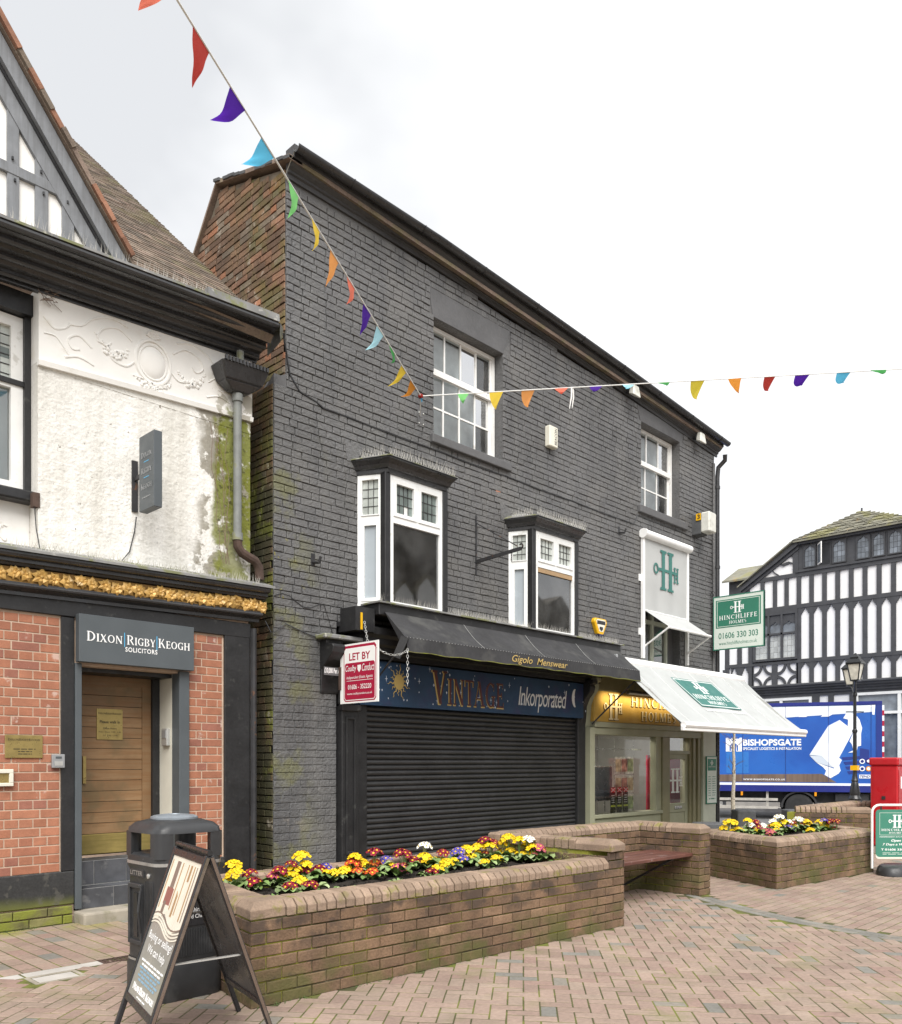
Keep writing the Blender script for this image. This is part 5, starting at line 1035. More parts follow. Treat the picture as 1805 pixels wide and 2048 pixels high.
for z in (4.355, 4.205): MB().fb(FP, .10, .20, z, z + .006, .001, .002).build('divider', 'letter_cyan', t)
dashes(t, FP, .07, .23, 4.02, .010, .001, 'steel_grey', 6)
MB().tube([FLB.p(3.815, 3.9, .03), FLB.p(3.80, 3.75, .02), FLB.p(3.75, 3.55, .02), FLB.p(3.66, 3.44, .04)], .006, 4).build('cable', 'black_gloss', t)
t = thing('brass_plaque', (2.77, 7.84, 1.53), 'tarnished brass name plate on red brick left of the office door', 'plaque')
MB().fb(FLB, 2.60, 2.925, 1.53, 1.735, .011, .02).build('plate', 'brass', t, bevel=.003); serif(t, FLB, 'DixonRigbyKeogh', 2.625, 2.90, 1.685, 1.705, .0203, 'brass_letter', .001, .05, .85)
for i, (a, b) in enumerate(((2.67, 2.86), (2.71, 2.83), (2.71, 2.83))): dashes(t, FLB, a, b, 1.61 - i * .022, .008, .0203, 'brass_letter', 5, seed=i)
t = thing('door_entry_panel', (3.06, 7.84, 1.45), 'small grey door entry panel on the post beside the brick', 'intercom'); MB().fb(FLB, 3.0, 3.115, 1.44, 1.565, .012, .045).build('casing', 'steel_grey', t, bevel=.004); MB().fb(FLB, 3.02, 3.095, 1.46, 1.50, .045, .048).build('button', 'galv', t); MB().fb(FLB, 3.03, 3.085, 1.525, 1.545, .045, .047).build('grille', 'sign_slate', t)
t = thing('letter_box', (2.5, 7.84, 1.28), 'cream framed brass letter slot at the edge of the red brick wall', 'letter box'); m = MB()
for (a, b, c, d) in ((2.36, 2.665, 1.28, 1.31), (2.36, 2.665, 1.395, 1.43), (2.63, 2.665, 1.31, 1.395), (2.36, 2.39, 1.31, 1.395)): m.fb(FLB, a, b, c, d, .011, .045)
m.build('frame', 'cream_paint', t, bevel=.004); MB().fb(FLB, 2.39, 2.63, 1.31, 1.395, .008, .025).build('flap', 'brass', t)
t = thing('door_notice', (3.72, 8.27, 1.72), 'brass office hours notice on the oak door', 'notice'); FN = Fr((0, 8.275, 0), (1, 0, 0)); MB().fb(FN, 3.615, 3.885, 1.72, 2.03, 0, .008).build('plate', 'brass', t)
serif(t, FN, 'DixonRigbyKeogh', 3.63, 3.87, 1.975, 1.995, .0083, 'brass_letter', .001, .05, .85); text(t, FN, 'Please walk in', 3.645, 3.855, 1.885, 1.915, .009, 'brass_letter', 0, .02); text(t, FN, 'Office Hours', 3.68, 3.82, 1.825, 1.845, .009, 'brass_letter', 0, .01)
text(t, FN, 'Mon - Thurs  9.00 - 5.00', 3.635, 3.865, 1.79, 1.805, .009, 'brass_letter'); text(t, FN, 'Fri  9.00 - 5.00', 3.68, 3.83, 1.755, 1.77, .009, 'brass_letter')
t = thing('key_safe', (4.26, 8.05, 1.6), 'small grey box on the cream reveal beside the oak door', 'box'); FK = Fr((4.275, 8.12, 0), (0, -1, 0)); MB().fb(FK, 0, .12, 1.66, 1.84, 0, .04).build('casing', 'galv', t, bevel=.006); MB().fb(FK, .02, .10, 1.74, 1.82, .04, .046).build('lid', 'steel_grey', t)
# ------------------------------------------------------------ half-timbered building across the street
TU = thing('half_timbered_building', (31.3, 10., ROAD_Z), 'black and white half-timbered building with leaded windows behind the blue lorry', 'building')
FT = Fr((31., 14.7, 0), (0, -1, 0))
def ty(Y): return 14.7 - Y
YL, YRr, YC = 14.68, 5.4, 10.04
YRr = 2 * YC - YL
m = MB(); m.prism(FT, [(0, ROAD_Z), (ty(YRr), ROAD_Z), (ty(YRr), 7.7), (ty(2 * YC - 12.0), 9.42), (ty(12.0), 9.42), (ty(13.85), 8.22), (ty(14.05), 8.1), (ty(14.05), 6.4), (0, 6.4)], -.4, 0)
tw = m.build('infill_wall', 'tudor_white', TU)
def tb(a, b, z0, z1, d=.05, name='timber', mt='tudor_black', par=TU): return MB().fb(FT, ty(max(a, b)), ty(min(a, b)), z0, z1, 0, d).build(name, mt, par)
# rails
for (z0, z1, a, b) in ((8.15, 8.30, 13.75, YRr + .9), (7.02, 7.16, 14.0, YRr), (5.05, 5.18, 14.68, YRr), (5.155, 5.19, 13.6, 11.95)): tb(a, b, z0, z1, .06, 'rail')
# studs of the right-hand field with panels between
xs = []; y = 11.985
stud_w = .15; pitch = .441
k = 0
while y > YRr:
    tb(y, y - stud_w, 4.3, 5.05, .05, 'stud'); tb(y, y - stud_w, 5.18, 7.02, .05, 'stud'); tb(y, y - stud_w, 7.16, 8.15, .05, 'stud')
    a, b = ty(y - stud_w), ty(y - pitch)    # trefoil heads: spandrels either side of each arch
    for (zb, zt) in ((4.86, 5.05), (6.80, 7.02)):
        w = b - a; h = zt - zb
        for s in (0, 1):
            g_ = lambda q: a + q * w if s == 0 else b - q * w
            MB().prism(FT, [(g_(0), zb), (g_(.12), zb), (g_(.10), zb + h * .22), (g_(.26), zb + h * .30), (g_(.24), zb + h * .52), (g_(.40), zb + h * .60), (g_(.40), zb + h * .82), (g_(.5), zb + h), (g_(0), zb + h)], 0, .045).build('arch_head', 'tudor_black', TU)
    y -= pitch
# left-hand field
for y in (13.86, 13.30, 12.84, 12.42): tb(y, y - .145, 7.16, 8.15, .05, 'stud')
for (y, z0, z1) in ((14.68, 4.3, 6.4), (14.19, 4.3, 5.78), (13.76, 4.3, 6.9)): tb(y, y - .17, z0, z1, .05, 'stud')
tb(13.9, 11.95, 6.95, 7.02, .07, 'window_head')
for (a, b) in ((14.43, 14.19), (14.02, 13.76)):
    w = a - b
    for s in (0, 1):
        g_ = lambda q: ty(a) + q * w if s == 0 else ty(b) - q * w
        MB().prism(FT, [(g_(0), 4.82), (g_(.14), 4.82), (g_(.12), 4.88), (g_(.3), 4.92), (g_(.3), 4.98), (g_(.5), 5.05), (g_(0), 5.05)], 0, .045).build('arch_head', 'tudor_black', TU)
# quatrefoil panels under the window
tb(13.62, 13.56, 4.25, 5.05, .05, 'stud'); tb(12.88, 12.68, 4.25, 5.05, .05, 'stud'); tb(12.0, 11.94, 4.25, 5.05, .05, 'stud')
for (a, b) in ((13.57, 12.87), (12.69, 11.99)):
    cx, cz, w, h = (ty(a) + ty(b)) / 2, 4.65, (a - b) / 2, .40
    for (sx, sz) in ((-1, -1), (1, -1), (1, 1), (-1, 1)):
        o_ = []; i_ = []
        for q in range(7):
            t = RAD(90 * q / 6); o_.append((cx + sx * (w - .98 * w * math.cos(t)), cz + sz * (h - .98 * h * math.sin(t)))); i_.append((cx + sx * (w - .72 * w * math.cos(t)), cz + sz * (h - .72 * h * math.sin(t))))
        MB().prism(FT, o_ + i_[::-1], 0, .048).build('curved_brace', 'tudor_black', TU)
# gable with curved braces and verge boards
for (a, b, c, d) in ((13.1, 8.32, 12.55, 8.55), (12.55, 8.32, 12.0, 8.98)):
    pts = [(ty(a) + (ty(c) - ty(a)) * t, b + (d - b) * (t ** .5 if a > 13 else 1 - (1 - t) ** 2)) for t in (0, .25, .5, .75, 1)]
for (y0, z0, y1, z1, bow) in ((12.98, 8.68, 12.62, 8.30, -.05), (12.72, 8.86, 12.02, 8.52, -.10), (12.35, 9.08, 11.98, 8.86, -.04)):
    ctr = []
    for q in range(7):
        t = q / 6; ctr.append((ty(y0 + (y1 - y0) * t), z0 + (z1 - z0) * t + bow * math.sin(math.pi * t * 2 if y0 == 12.72 else math.pi * t)))
    MB().prism(FT, [(a - .02, z + .045) for a, z in ctr] + [(a + .02, z - .045) for a, z in ctr[::-1]], 0, .045).build('curved_brace', 'tudor_black', TU)
for s in (1, -1):
    Q = lambda Y: ty(YC + s * (Y - YC))
    for (off, th, d) in ((.0, .17, .18), (.17, .13, .09)):
        MB().prism(FT, [(Q(11.9), 9.44 - off), (Q(14.02), 8.06 - off), (Q(14.02), 8.06 - off - th), (Q(11.9), 9.44 - off - th)], -.05, d).build('verge_board', 'tudor_black', TU)
tb(12.12, 11.93, 8.30, 9.30, .055, 'stud')
# attic window band with ogee lights
tb(12.0, 2 * YC - 12.0, 9.28, 9.45, .16, 'eaves_fascia'); tb(12.0, 2 * YC - 12, 8.30, 8.37, .10, 'sill'); bandbk = tb(11.95, 2 * YC - 11.95, 8.37, 9.28, .03, 'window_band')
FTd = FT; k = 0
for (a, b) in ((11.736, 11.309), (11.25, 10.83), (10.759, 10.296), (9.987, 9.541), (9.47, 9.07), (8.98, 8.55), (8.4, 8.0)):
    if k == 1:      # the casement that stands open
        MB().fb(FTd, ty(a) + .02, ty(b) - .02, 8.45, 9.20, .031, .034).build('open_light', 'dark_room', bandbk)
        FO2 = Fr(FTd.p(ty(a) + .02, 0, .05), (-.82, -.57, 0)); MB().fb(FO2, 0, .42, 8.45, 9.2, 0, .03).build('casement', 'white_gloss', bandbk); MB().fb(FO2, .04, .38, 8.5, 9.15, -.004, .034).build('pane', 'tudor_glass', bandbk)
    else:
        f = MB()
        for (p, q, c, d) in ((ty(a), ty(a) + .035, 8.42, 9.22), (ty(b) - .035, ty(b), 8.42, 9.22), (ty(a) + .035, ty(b) - .035, 8.42, 8.46)): f.fb(FTd, p, q, c, d, .03, .075)
        fo = f.build('window', 'tudor_black', TU); w = (ty(b) - ty(a)) - .07; x0 = ty(a) + .035
        for i in range(3):
            for j in range(4): MB().fb(FTd, x0 + w * i / 3 + .006, x0 + w * (i + 1) / 3 - .006, 8.46 + .185 * j + .006, 8.46 + .185 * (j + 1) - .006, .032, .038).build('pane', 'tudor_glass', fo)
        for s in (0, 1):
            g_ = lambda q: x0 + q * w if s == 0 else x0 + w - q * w
            MB().prism(FTd, [(g_(0), 9.0), (g_(.05), 9.06), (g_(.22), 9.13), (g_(.40), 9.15), (g_(.5), 9.22), (g_(0), 9.22)], .03, .07).build('ogee_head', 'tudor_black', fo)
    k += 1
# transomed window
wn_ = MB()
for (a, b, c, d) in ((13.56, 13.49, 5.2, 6.95), (12.02, 11.95, 5.2, 6.95), (13.49, 12.02, 6.86, 6.95), (13.49, 12.02, 5.2, 5.28), (13.49, 12.02, 6.13, 6.20), (13.02, 12.95, 5.28, 6.86), (12.54, 12.47, 5.28, 6.86)): wn_.fb(FT, ty(a), ty(b), c, d, .01, .10)
wo = wn_.build('window', 'tudor_black', TU)
for (a, b) in ((13.49, 13.02), (12.95, 12.54), (12.47, 12.02)):
    for i in range(3):
        for j in range(4): MB().fb(FT, ty(a) + (a - b) * i / 3 + .005, ty(a) + (a - b) * (i + 1) / 3 - .005, 5.29 + j * .21, 5.29 + (j + 1) * .21 - .01, .02, .026).build('pane', 'tudor_glass_pale', wo)
    MB().fb(FT, ty(a), ty(b), 6.2, 6.60, .02, .026).build('pane', 'tudor_glass', wo); MB().fb(FT, ty(a), ty(b), 6.60, 6.86, .03, .05).build('tracery_board', 'tudor_black', wo)
    w = a - b
    for s in (0, 1):
        g_ = lambda q: ty(a) + q * w if s == 0 else ty(b) - q * w
        MB().prism(FT, [(g_(0), 6.44), (g_(.08), 6.50), (g_(.3), 6.54), (g_(.5), 6.62), (g_(0), 6.62)], .02, .06).build('ogee_head', 'tudor_black', wo)
    MB().tube([FT.p((ty(a) + ty(b)) / 2 + .06 * math.cos(q), 6.56 + .05 * math.sin(q), .055) for q in [i * .63 for i in range(11)]], .012, 5).build('tracery', 'tudor_black', wo)
# jetty mouldings
MB().sweep(FT, [(0, 3.95), (.10, 3.95), (.10, 4.02), (.16, 4.05), (.16, 4.10), (.24, 4.14), (.24, 4.2), (.30, 4.22), (.30, 4.27), (0, 4.32)], [(-.0, 0), (ty(YRr), 0)]).build('jetty_bressumer', 'tudor_black', TU)
MB().fb(FT, 0, ty(YRr), 3.83, 3.95, 0, .05).build('beam', 'tudor_black', TU)
# ground floor shop windows
def gfw(a, b, z0, z1, cols, transom):
    f = MB(); x0, x1 = ty(a), ty(b)
    for (p, q, c, d) in ((x0, x0 + .09, z0, z1), (x1 - .09, x1, z0, z1), (x0 + .09, x1 - .09, z1 - .09, z1), (x0 + .09, x1 - .09, z0, z0 + .14), (x0 + .09, x1 - .09, transom, transom + .09)): f.fb(FT, p, q, c, d, 0, .1)
    for i in range(1, cols): x = x0 + (x1 - x0) * i / cols; f.fb(FT, x - .05, x + .05, z0 + .14, z1 - .09, 0, .095)
    o = f.build('window', 'white_upvc', TU)
    for i in range(cols):
        p, q = x0 + (x1 - x0) * i / cols + .05, x0 + (x1 - x0) * (i + 1) / cols - .05
        MB().fb(FT, p, q, z0 + .14, transom, .01, .02).build('pane', 'tudor_glass', o); MB().fb(FT, p, q, transom + .09, z1 - .09, .01, .02).build('pane', 'tudor_glass', o)
    return o
gfw(13.6, 11.45, 1.2, 3.8, 2, 3.0); rw = gfw(10.0, 5.9, 1.05, 3.85, 3, 3.10)
tb(11.45, 11.2, .8, 3.83, .05, 'stud'); tb(10.9, 10.72, .8, 3.83, .05, 'stud'); tb(10.2, 10.0, .8, 3.83, .05, 'stud'); tb(14.68, YRr, ROAD_Z, 1.0, .06, 'plinth', 'stone_kerb')
for i in range(4): MB().fb(FT, ty(8.55), ty(8.05) - i * .05, 2.86 - i * .13, 2.90 - i * .13, .021, .026).build('painted_light_strip', 'letter_white', rw)  # white strips on the pane, painted in place of lights in the glass
text(rw, FT, 'LOFT', ty(7.9), ty(7.3), 3.4, 3.55, .024, 'script_white'); MB().lathe([(.13, 0), (.13, .004)], FT.p(ty(8.2), 3.47, .021), 14, (-1, 0, 0)).build('window_roundel', 'script_white', rw)
# roofs
r_ = MB(); A = (31.7, YC, 10.28)
r_.add([(30.75, 12.05, 9.42), (30.75, 2 * YC - 12.05, 9.42), A, (30.75, 12.05, 9.36), (30.75, 2 * YC - 12.05, 9.36)], [(0, 1, 2), (3, 4, 1, 0)]); hip = r_.build('hip_roof', 'tudor_roof', TU, recalc=False)
r_ = MB()
for s in (1, -1):
    Q = lambda Y: YC + s * (Y - YC)
    r_.add([(30.72, Q(12.05), 9.45), (30.72, Q(14.1), 8.08), (40, Q(14.1), 8.08), (40, YC, 10.70), A, (30.72, Q(12.05), 9.40), (30.72, Q(14.1), 8.03)], [(0, 1, 2, 3, 4), (0, 5, 6, 1)])
mr_ = r_.build('main_roof', 'tudor_roof', TU, recalc=False)
rg = random.Random(31)
for j in range(12):
    t0, t1 = j / 12, (j + 1) / 12
    L0, R0 = lerp((30.75, 12.05, 9.43), A, t0), lerp((30.75, 2 * YC - 12.05, 9.43), A, t0); L1 = lerp((30.75, 12.05, 9.43), A, t1)
    n = max(2, int((L0 - R0).length / .3)); dz = (L1 - L0); dz.y = 0
    for i in range(n):
        p, q = lerp(L0, R0, i / n + .004), lerp(L0, R0, (i + 1) / n - .004); up = V((-.5, 0, .6)).normalized() * .03
        if j % 2 == 0 or i % 2 == 0: MB().hexa([p, q, q + dz, p + dz, p + up, q + up, q + dz + up * .3, p + dz + up * .3], rg.random()).build('slate', 'tudor_roof', hip)
MB().tube([A, V(A) + V((0, 0, .10))], .03, 6).build('finial', 'tudor_black', TU); MB().box(31.2, 31.35, 12.10, 12.35, 9.35, 9.52).build('vent_pipe', 'tudor_black', TU)
tb(14.75, 14.62, ROAD_Z, 5.0, .08, 'downpipe')
# low neighbour behind
t = thing('slate_roofed_outbuilding', (33, 14.2, ROAD_Z), 'small slate-roofed building just left of the half-timbered gable', 'building')
MB().box(32.2, 34.4, 13.6, 15.1, ROAD_Z, 8.75).build('wall', 'tudor_black', t)
MB().hexa([(31.9, 13.2, 8.55), (31.9, 15.25, 8.55), (33.4, 15.25, 9.30), (33.4, 13.2, 9.30), (31.9, 13.2, 8.62), (31.9, 15.25, 8.62), (33.4, 15.25, 9.37), (33.4, 13.2, 9.37)]).build('roof', 'tudor_roof', t)
MB().hexa([(31.9, 13.8, 6.9), (31.9, 15.5, 6.9), (33.0, 15.5, 7.7), (33.0, 13.8, 7.7), (31.9, 13.8, 6.98), (31.9, 15.5, 6.98), (33.0, 15.5, 7.78), (33.0, 13.8, 7.78)]).build('lean_to_roof', 'tudor_roof', t)
# ------------------------------------------------------------ lorry
TK = thing('box_lorry', (27., 11.5, ROAD_Z), 'bright blue box lorry with white removal graphics parked in the street', 'lorry')
Fk = Fr((24.453, 14.074, 0), (.4384, -.8988, 0))
MB().fb(Fk, -1.2, 6.64, .58, 3.28, -2.45, 0).build('box_body', 'truck_blue', TK, bevel=.03)
def tp_(name, poly, mt, d=.004, t=.002): return MB().prism(Fk, poly, .001, d + t).build(name, mt, TK)
MB().fb(Fk, -1.1, 6.64, 3.20, 3.30, -.3, .02).build('top_rail', 'truck_deep', TK); MB().fb(Fk, -1.1, 6.64, .57, .76, -.3, .02).build('lower_rail', 'truck_deep', TK); MB().fb(Fk, -1.1, 6.55, .765, .835, -.2, .012).build('white_line', 'truck_white', TK)
MB().fb(Fk, 6.48, 6.64, .835, 3.2, -.2, .015).build('corner_post', 'truck_navy', TK); 
tp_('ceiling_graphic', [(2.2, 3.18), (6.46, 3.18), (6.40, 2.98), (3.85, 2.84), (2.2, 2.84)], 'truck_pale'); tp_('ceiling_corner_graphic', [(6.11, 3.17), (6.46, 3.19), (6.44, 2.89), (6.38, 2.9), (6.38, 3.12), (6.11, 3.12)], 'truck_white', .007)
for i in range(5): tp_('ceiling_shade', [(2.6 + i * .7, 3.17), (2.9 + i * .7, 3.17), (2.72 + i * .62, 2.86), (2.5 + i * .62, 2.86)], 'truck_white', .006)
tp_('floor_graphic', [(1.3, 1.08), (5.02, 1.12), (5.42, .86), (1.0, .86)], 'truck_wood'); tp_('wall_graphic', [(2.28, 1.80), (2.94, 1.80), (2.94, 1.13), (2.28, 1.13)], 'truck_sky', .003); tp_('wall_graphic', [(.6, 2.4), (1.9, 2.4), (1.9, 1.12), (.6, 1.12)], 'truck_navy', .003)
for i in range(4): tp_('stair_graphic', [(5.55 + .05 * i, 1.62 - i * .14), (6.05, 1.66 - i * .14), (6.05, 1.58 - i * .14), (5.6 + .05 * i, 1.53 - i * .14)], 'truck_navy', .004)
tp_('stair_graphic', [(6.05, 1.9), (6.30, 1.85), (6.30, 1.5), (6.05, 1.5)], 'truck_navy', .003)
tp_('crate_graphic', [(5.5, 2.75), (5.88, 2.42), (5.34, 1.31), (5.02, 1.66)], 'truck_white', .010); tp_('crate_side_graphic', [(5.5, 2.75), (5.02, 1.66), (4.67, 1.7), (5.19, 2.58)], 'truck_pale', .011); tp_('crate_base_graphic', [(4.67, 1.68), (5.02, 1.66), (5.34, 1.31), (4.86, 1.47)], 'truck_shade', .009)
tp_('mover_graphic', [(4.86, 1.47), (5.34, 1.28), (5.46, 1.63), (5.56, 1.54), (5.49, 1.38), (5.53, 1.22), (5.47, 1.13), (5.25, .99), (5.09, 1.09), (5.13, 1.22), (5.05, 1.32)], 'truck_white', .0065)
tp_('mover_graphic', [(5.6, 2.8), (5.69, 2.97), (5.91, 2.93), (6.04, 2.75), (6.11, 2.5), (6.08, 2.33), (6.08, 1.97), (5.99, 1.95), (5.96, 1.78), (5.73, 1.76), (5.87, 1.83), (5.83, 2.02), (5.77, 2.1), (5.88, 2.41), (5.72, 2.52), (5.73, 2.76)], 'truck_white', .0075)
tp_('mover_graphic', [(1.6, 1.5), (1.75, 1.45), (1.92, 1.08), (1.7, .95), (1.5, 1.0)], 'truck_white', .0065)
text(TK, Fk, 'BISHOPSGATE', 2.77, 4.44, 1.985, 2.19, .006, 'truck_white', 0, .035, 1.0); text(TK, Fk, 'SPECIALIST LOGISTICS & INSTALLATION', 2.77, 4.44, 1.855, 1.94, .006, 'truck_white', 0, .02); text(TK, Fk, 'WWW.BISHOPSGATE.CO.UK', 2.78, 3.99, .915, .965, .010, 'truck_white', 0, .02, 1.2)
lg = MB(); 
for (a, b, c, d) in ((2.03, 2.20, 1.82, 2.22), (2.33, 2.50, 1.82, 2.22), (2.20, 2.33, 2.06, 2.15), (2.03, 2.10, 2.22, 2.25), (2.43, 2.50, 2.22, 2.25), (2.20, 2.33, 2.18, 2.24)): lg.fb(Fk, a + .24, b + .24, c - .01, d - .01, .001, .006 + a * .0001)
lg.build('gate_emblem', 'truck_white', TK)
lg = MB(); lg.fb(Fk, 2.38, 2.42, 1.83, 1.99, .006, .009); lg.fb(Fk, 2.59, 2.63, 1.83, 1.99, .006, .009); lg.prism(Fk, [(2.38, 1.99), (2.42, 1.99), (2.505, 2.05), (2.59, 1.99), (2.63, 1.99), (2.505, 2.11)], .006, .0093); lg.build('gate_emblem_arch', 'truck_blue', TK)
for (a, z, mt) in ((6.11, 1.50, 'truck_white'), (6.28, 1.51, 'flag_purple'), (6.11, 1.28, 'truck_white'), (6.28, 1.28, 'amber')): MB().lathe([(.075, 0), (.075, .004)], Fk.p(a, z, .012), 16, Fk.N).build('badge', mt, TK); MB().lathe([(.045, 0), (.045, .003)], Fk.p(a, z, .016), 16, Fk.N).build('badge_centre', 'truck_deep' if mt == 'truck_white' else 'truck_white', TK)
MB().fb(Fk, 6.03, 6.34, .99, 1.10, .001, .006).build('badge_plate', 'truck_white', TK); text(TK, Fk, 'TEND', 6.05, 6.32, 1.01, 1.08, .0075, 'truck_deep', .3, .03)
for i in range(15): MB().fb(Fk, 6.645, 6.70, .85 + i * .155, .85 + i * .155 + .155, -.1, .0).build('hazard_strip', 'let_red' if i % 2 else 'truck_white', TK)
# chassis, rails, wheels
MB().fb(Fk, -2.2, 6.6, .22, .55, -2.1, -.35).build('chassis', 'truck_frame', TK)
for (z0, z1) in ((.28, .36), (.03, .11)): MB().fb(Fk, -.6, 3.78, z0, z1, -.06, -.02).build('side_rail', 'alu_rail', TK)
for a in (.2, 1.9, 3.45): MB().fb(Fk, a, a + .07, .03, .57, -.1, -.065).build('rail_bracket', 'alu_rail', TK)
MB().fb(Fk, 5.4, 6.3, .30, .52, -.3, -.1).build('rear_locker', 'truck_frame', TK)
for a in (2.74, 4.84): MB().fb(Fk, a - .03, a + .03, .44, .56, -.06, .012).build('side_marker', 'amber', TK)
for a in (.3, 1.55, 2.77, 4.0, 5.2, 6.35): MB().fb(Fk, a - .004, a + .004, .84, 3.2, .0012, .0145).build('panel_seam', 'truck_navy', TK)
m = MB()
for i in range(80): m.lathe([(.012, 0), (.008, .006)], Fk.p(-1. + i * .095, 3.235, .021), 6, Fk.N); m.lathe([(.012, 0), (.008, .006)], Fk.p(-1. + i * .095, .72, .021), 6, Fk.N)
tag(m.build('rivets', 'truck_navy', TK), kind='stuff')
def wheel(a, side=0):
    o = MB().lathe([(.25, -.14), (.36, -.145), (.40, -.12), (.40, .12), (.36, .145), (.25, .14)], Fk.p(a, ROAD_Z + .40, -.20 - side), 28, Fk.N).build('wheel', 'rubber', TK, smooth=True)
    MB().lathe([(.262, .08), (.262, .13), (.235, .135), (.22, .06), (.12, .05), (.11, .12), (.05, .13)], Fk.p(a, ROAD_Z + .40, -.20 - side), 24, Fk.N).build('rim', 'rim', o, smooth=True)
    for q in range(8): MB().lathe([(.018, 0), (.018, .03)], Fk.p(a + .165 * math.cos(q * .785), ROAD_Z + .40 + .165 * math.sin(q * .785), -.14 - side), 6, Fk.N).build('wheel_nut', 'rim', o)
for a in (4.39, -1.9): wheel(a); wheel(a, 1.95)
o_ = [(4.39 + .52 * math.cos(RAD(t)), ROAD_Z + .42 + .47 * math.sin(RAD(t))) for t in range(-5, 186, 10)]; i_ = [(4.39 + .46 * math.cos(RAD(t)), ROAD_Z + .42 + .42 * math.sin(RAD(t))) for t in range(-5, 186, 10)]
MB().prism(Fk, o_ + i_[::-1], -.42, -.02).build('mudguard', 'truck_frame', TK)
MB().fb(Fk, -3.1, -1.3, .2, 2.45, -2.35, -.1).build('cab', 'truck_white', TK, bevel=.15, seg=3); MB().fb(Fk, -2.7, -1.8, 1.4, 2.1, -.11, -.08).build('cab_window', 'tudor_glass', TK)
# ------------------------------------------------------------ street furniture
LPX, LPY = 22.2, 7.19
t = thing('street_lamp', (LPX, LPY, gz(22.2)), 'black cast-iron twin street lamp with square lanterns in front of the lorry', 'street lamp')
MB().lathe([(.20, -.3), (.20, .45), (.17, .50), (.13, .52), (.15, .58), (.11, .66), (.125, .72), (.085, .95), (.07, 1.0), (.085, 1.03), (.07, 1.06), (.048, 1.2), (.044, 2.2), (.062, 2.22), (.062, 2.27), (.040, 2.3), (.038, 3.1), (.055, 3.12), (.055, 3.18), (.036, 3.22), (.032, 3.45), (.02, 3.5)], (LPX, LPY, 0), 12).build('column', 'lamp_black', t, smooth=True)
MB().tube([V((LPX, LPY, 2.72)) + RGT * a for a in (-.22, .22)], .014, 6).build('ladder_bar', 'lamp_black', t); MB().box(LPX - .08, LPX + .08, LPY - .08, LPY + .08, 1.28, 1.40).build('number_tag', 'alarm_yellow', t)
for s, dep in ((-1, .0), (1, 0)):
    c = V((LPX, LPY, 3.66)) + RGT * -.19 + FWD * -.40 if s > 0 else V((LPX, LPY, 3.62)) + RGT * .13 + FWD * .45
    MB().tube([V((LPX, LPY, 3.15)), lerp((LPX, LPY, 3.2), c, .5) + V((0, 0, -.08)), c + V((0, 0, -.22))], .022, 6).build('arm', 'lamp_black', t, smooth=True)
    ln = MB(); bt, tp2 = .085, .145
    def sq(r, z): return [c + V((r * a, r * b, z)) for a, b in ((-1, -1), (1, -1), (1, 1), (-1, 1))]
    B_, T_ = sq(bt, -.2), sq(tp2, .20)
    for i in range(4): ln.bar(B_[i], T_[i], .022); ln.bar(T_[i], T_[(i + 1) % 4], .03); ln.bar(B_[i], B_[(i + 1) % 4], .03)
    lo = ln.build('lantern', 'lamp_black', t)
    for i in range(4): MB().add([B_[i] * .98 + c * .02, B_[(i + 1) % 4] * .98 + c * .02, T_[(i + 1) % 4] * .98 + c * .02, T_[i] * .98 + c * .02], [(0, 1, 2, 3)]).build('lantern_pane', 'lamp_pane', lo)
    rf = MB(); rr = [(.175, .20), (.175, .225), (.11, .31), (.095, .32), (.095, .36), (.04, .41), (.015, .46)]; vs = []; fs = []
    for r, z in rr: vs += sq(r, z)
    for i in range(len(rr) - 1):
        for q in range(4): fs.append((i * 4 + q, i * 4 + (q + 1) % 4, i * 4 + 4 + (q + 1) % 4, i * 4 + 4 + q))
    rf.add(vs, fs).build('lantern_roof', 'lamp_black', lo)
t = thing('red_post_box', (17.2, 4.98, gz(17.1)), 'large square red postal box behind the far brick wall', 'post box')
Fp = Fr((16.94, 4.76, 0), (1, 0, 0))
MB().fb(Fp, 0, .56, gz(17), 1.42, -.46, 0).build('body', 'post_red', t, bevel=.02); MB().fb(Fp, -.02, .58, 1.42, 1.57, -.48, .02).build('cap', 'post_red', t, bevel=.03, seg=2); MB().fb(Fp, .06, .50, .15, 1.34, 0, .008).build('door', 'post_red', t, bevel=.004); Fz = Fr((16.94, 5.22, 0), (0, -1, 0)); MB().fb(Fz, .05, .41, .1, 1.36, 0, .006).build('side_panel', 'post_red', t, bevel=.004); MB().fb(Fz, .20, .26, .8, .86, .006, .02).build('lock_plate', 'iron', t)
MB().fb(Fp, .16, .40, 1.0, 1.22, .008, .012).build('notice_plate', 'let_white', t)
t = thing('pillar_box', (18.75, 4.95, gz(18.7)), 'rounded top of a red pillar box at the right edge of the picture', 'post box')
MB().lathe([(.23, -.1), (.23, 1.38), (.27, 1.40), (.27, 1.46), (.2, 1.58), (.02, 1.63)], (18.75, 4.95, 0), 24).build('body', 'post_red', t, smooth=True)
def gblock(x, y, w, d, h, lab, rot):
    F = Fr((x, y, 0), RGT, -FWD) if rot else Fr((x, y, 0), (1, 0, 0), (0, -1, 0))
    o = MB().fb(F, 0, w, gz(x) - .05, h, -d, 0).build('granite_block', 'granite_dark', None, bevel=.03, seg=2); tag(o, lab, 'stone block', 'dark granite blocks by the street')
gblock(15.55, 7.12, .36, .36, .57, 'upright dark granite block between the birch trunk and the lorry wheel', True); gblock(17.24, 6.86, .40, .3, .52, 'dark granite block half hidden by the far brick wall', True); gblock(12.75, 6.5, .46, .35, .50, 'low dark granite block left of the birch trunk', True)
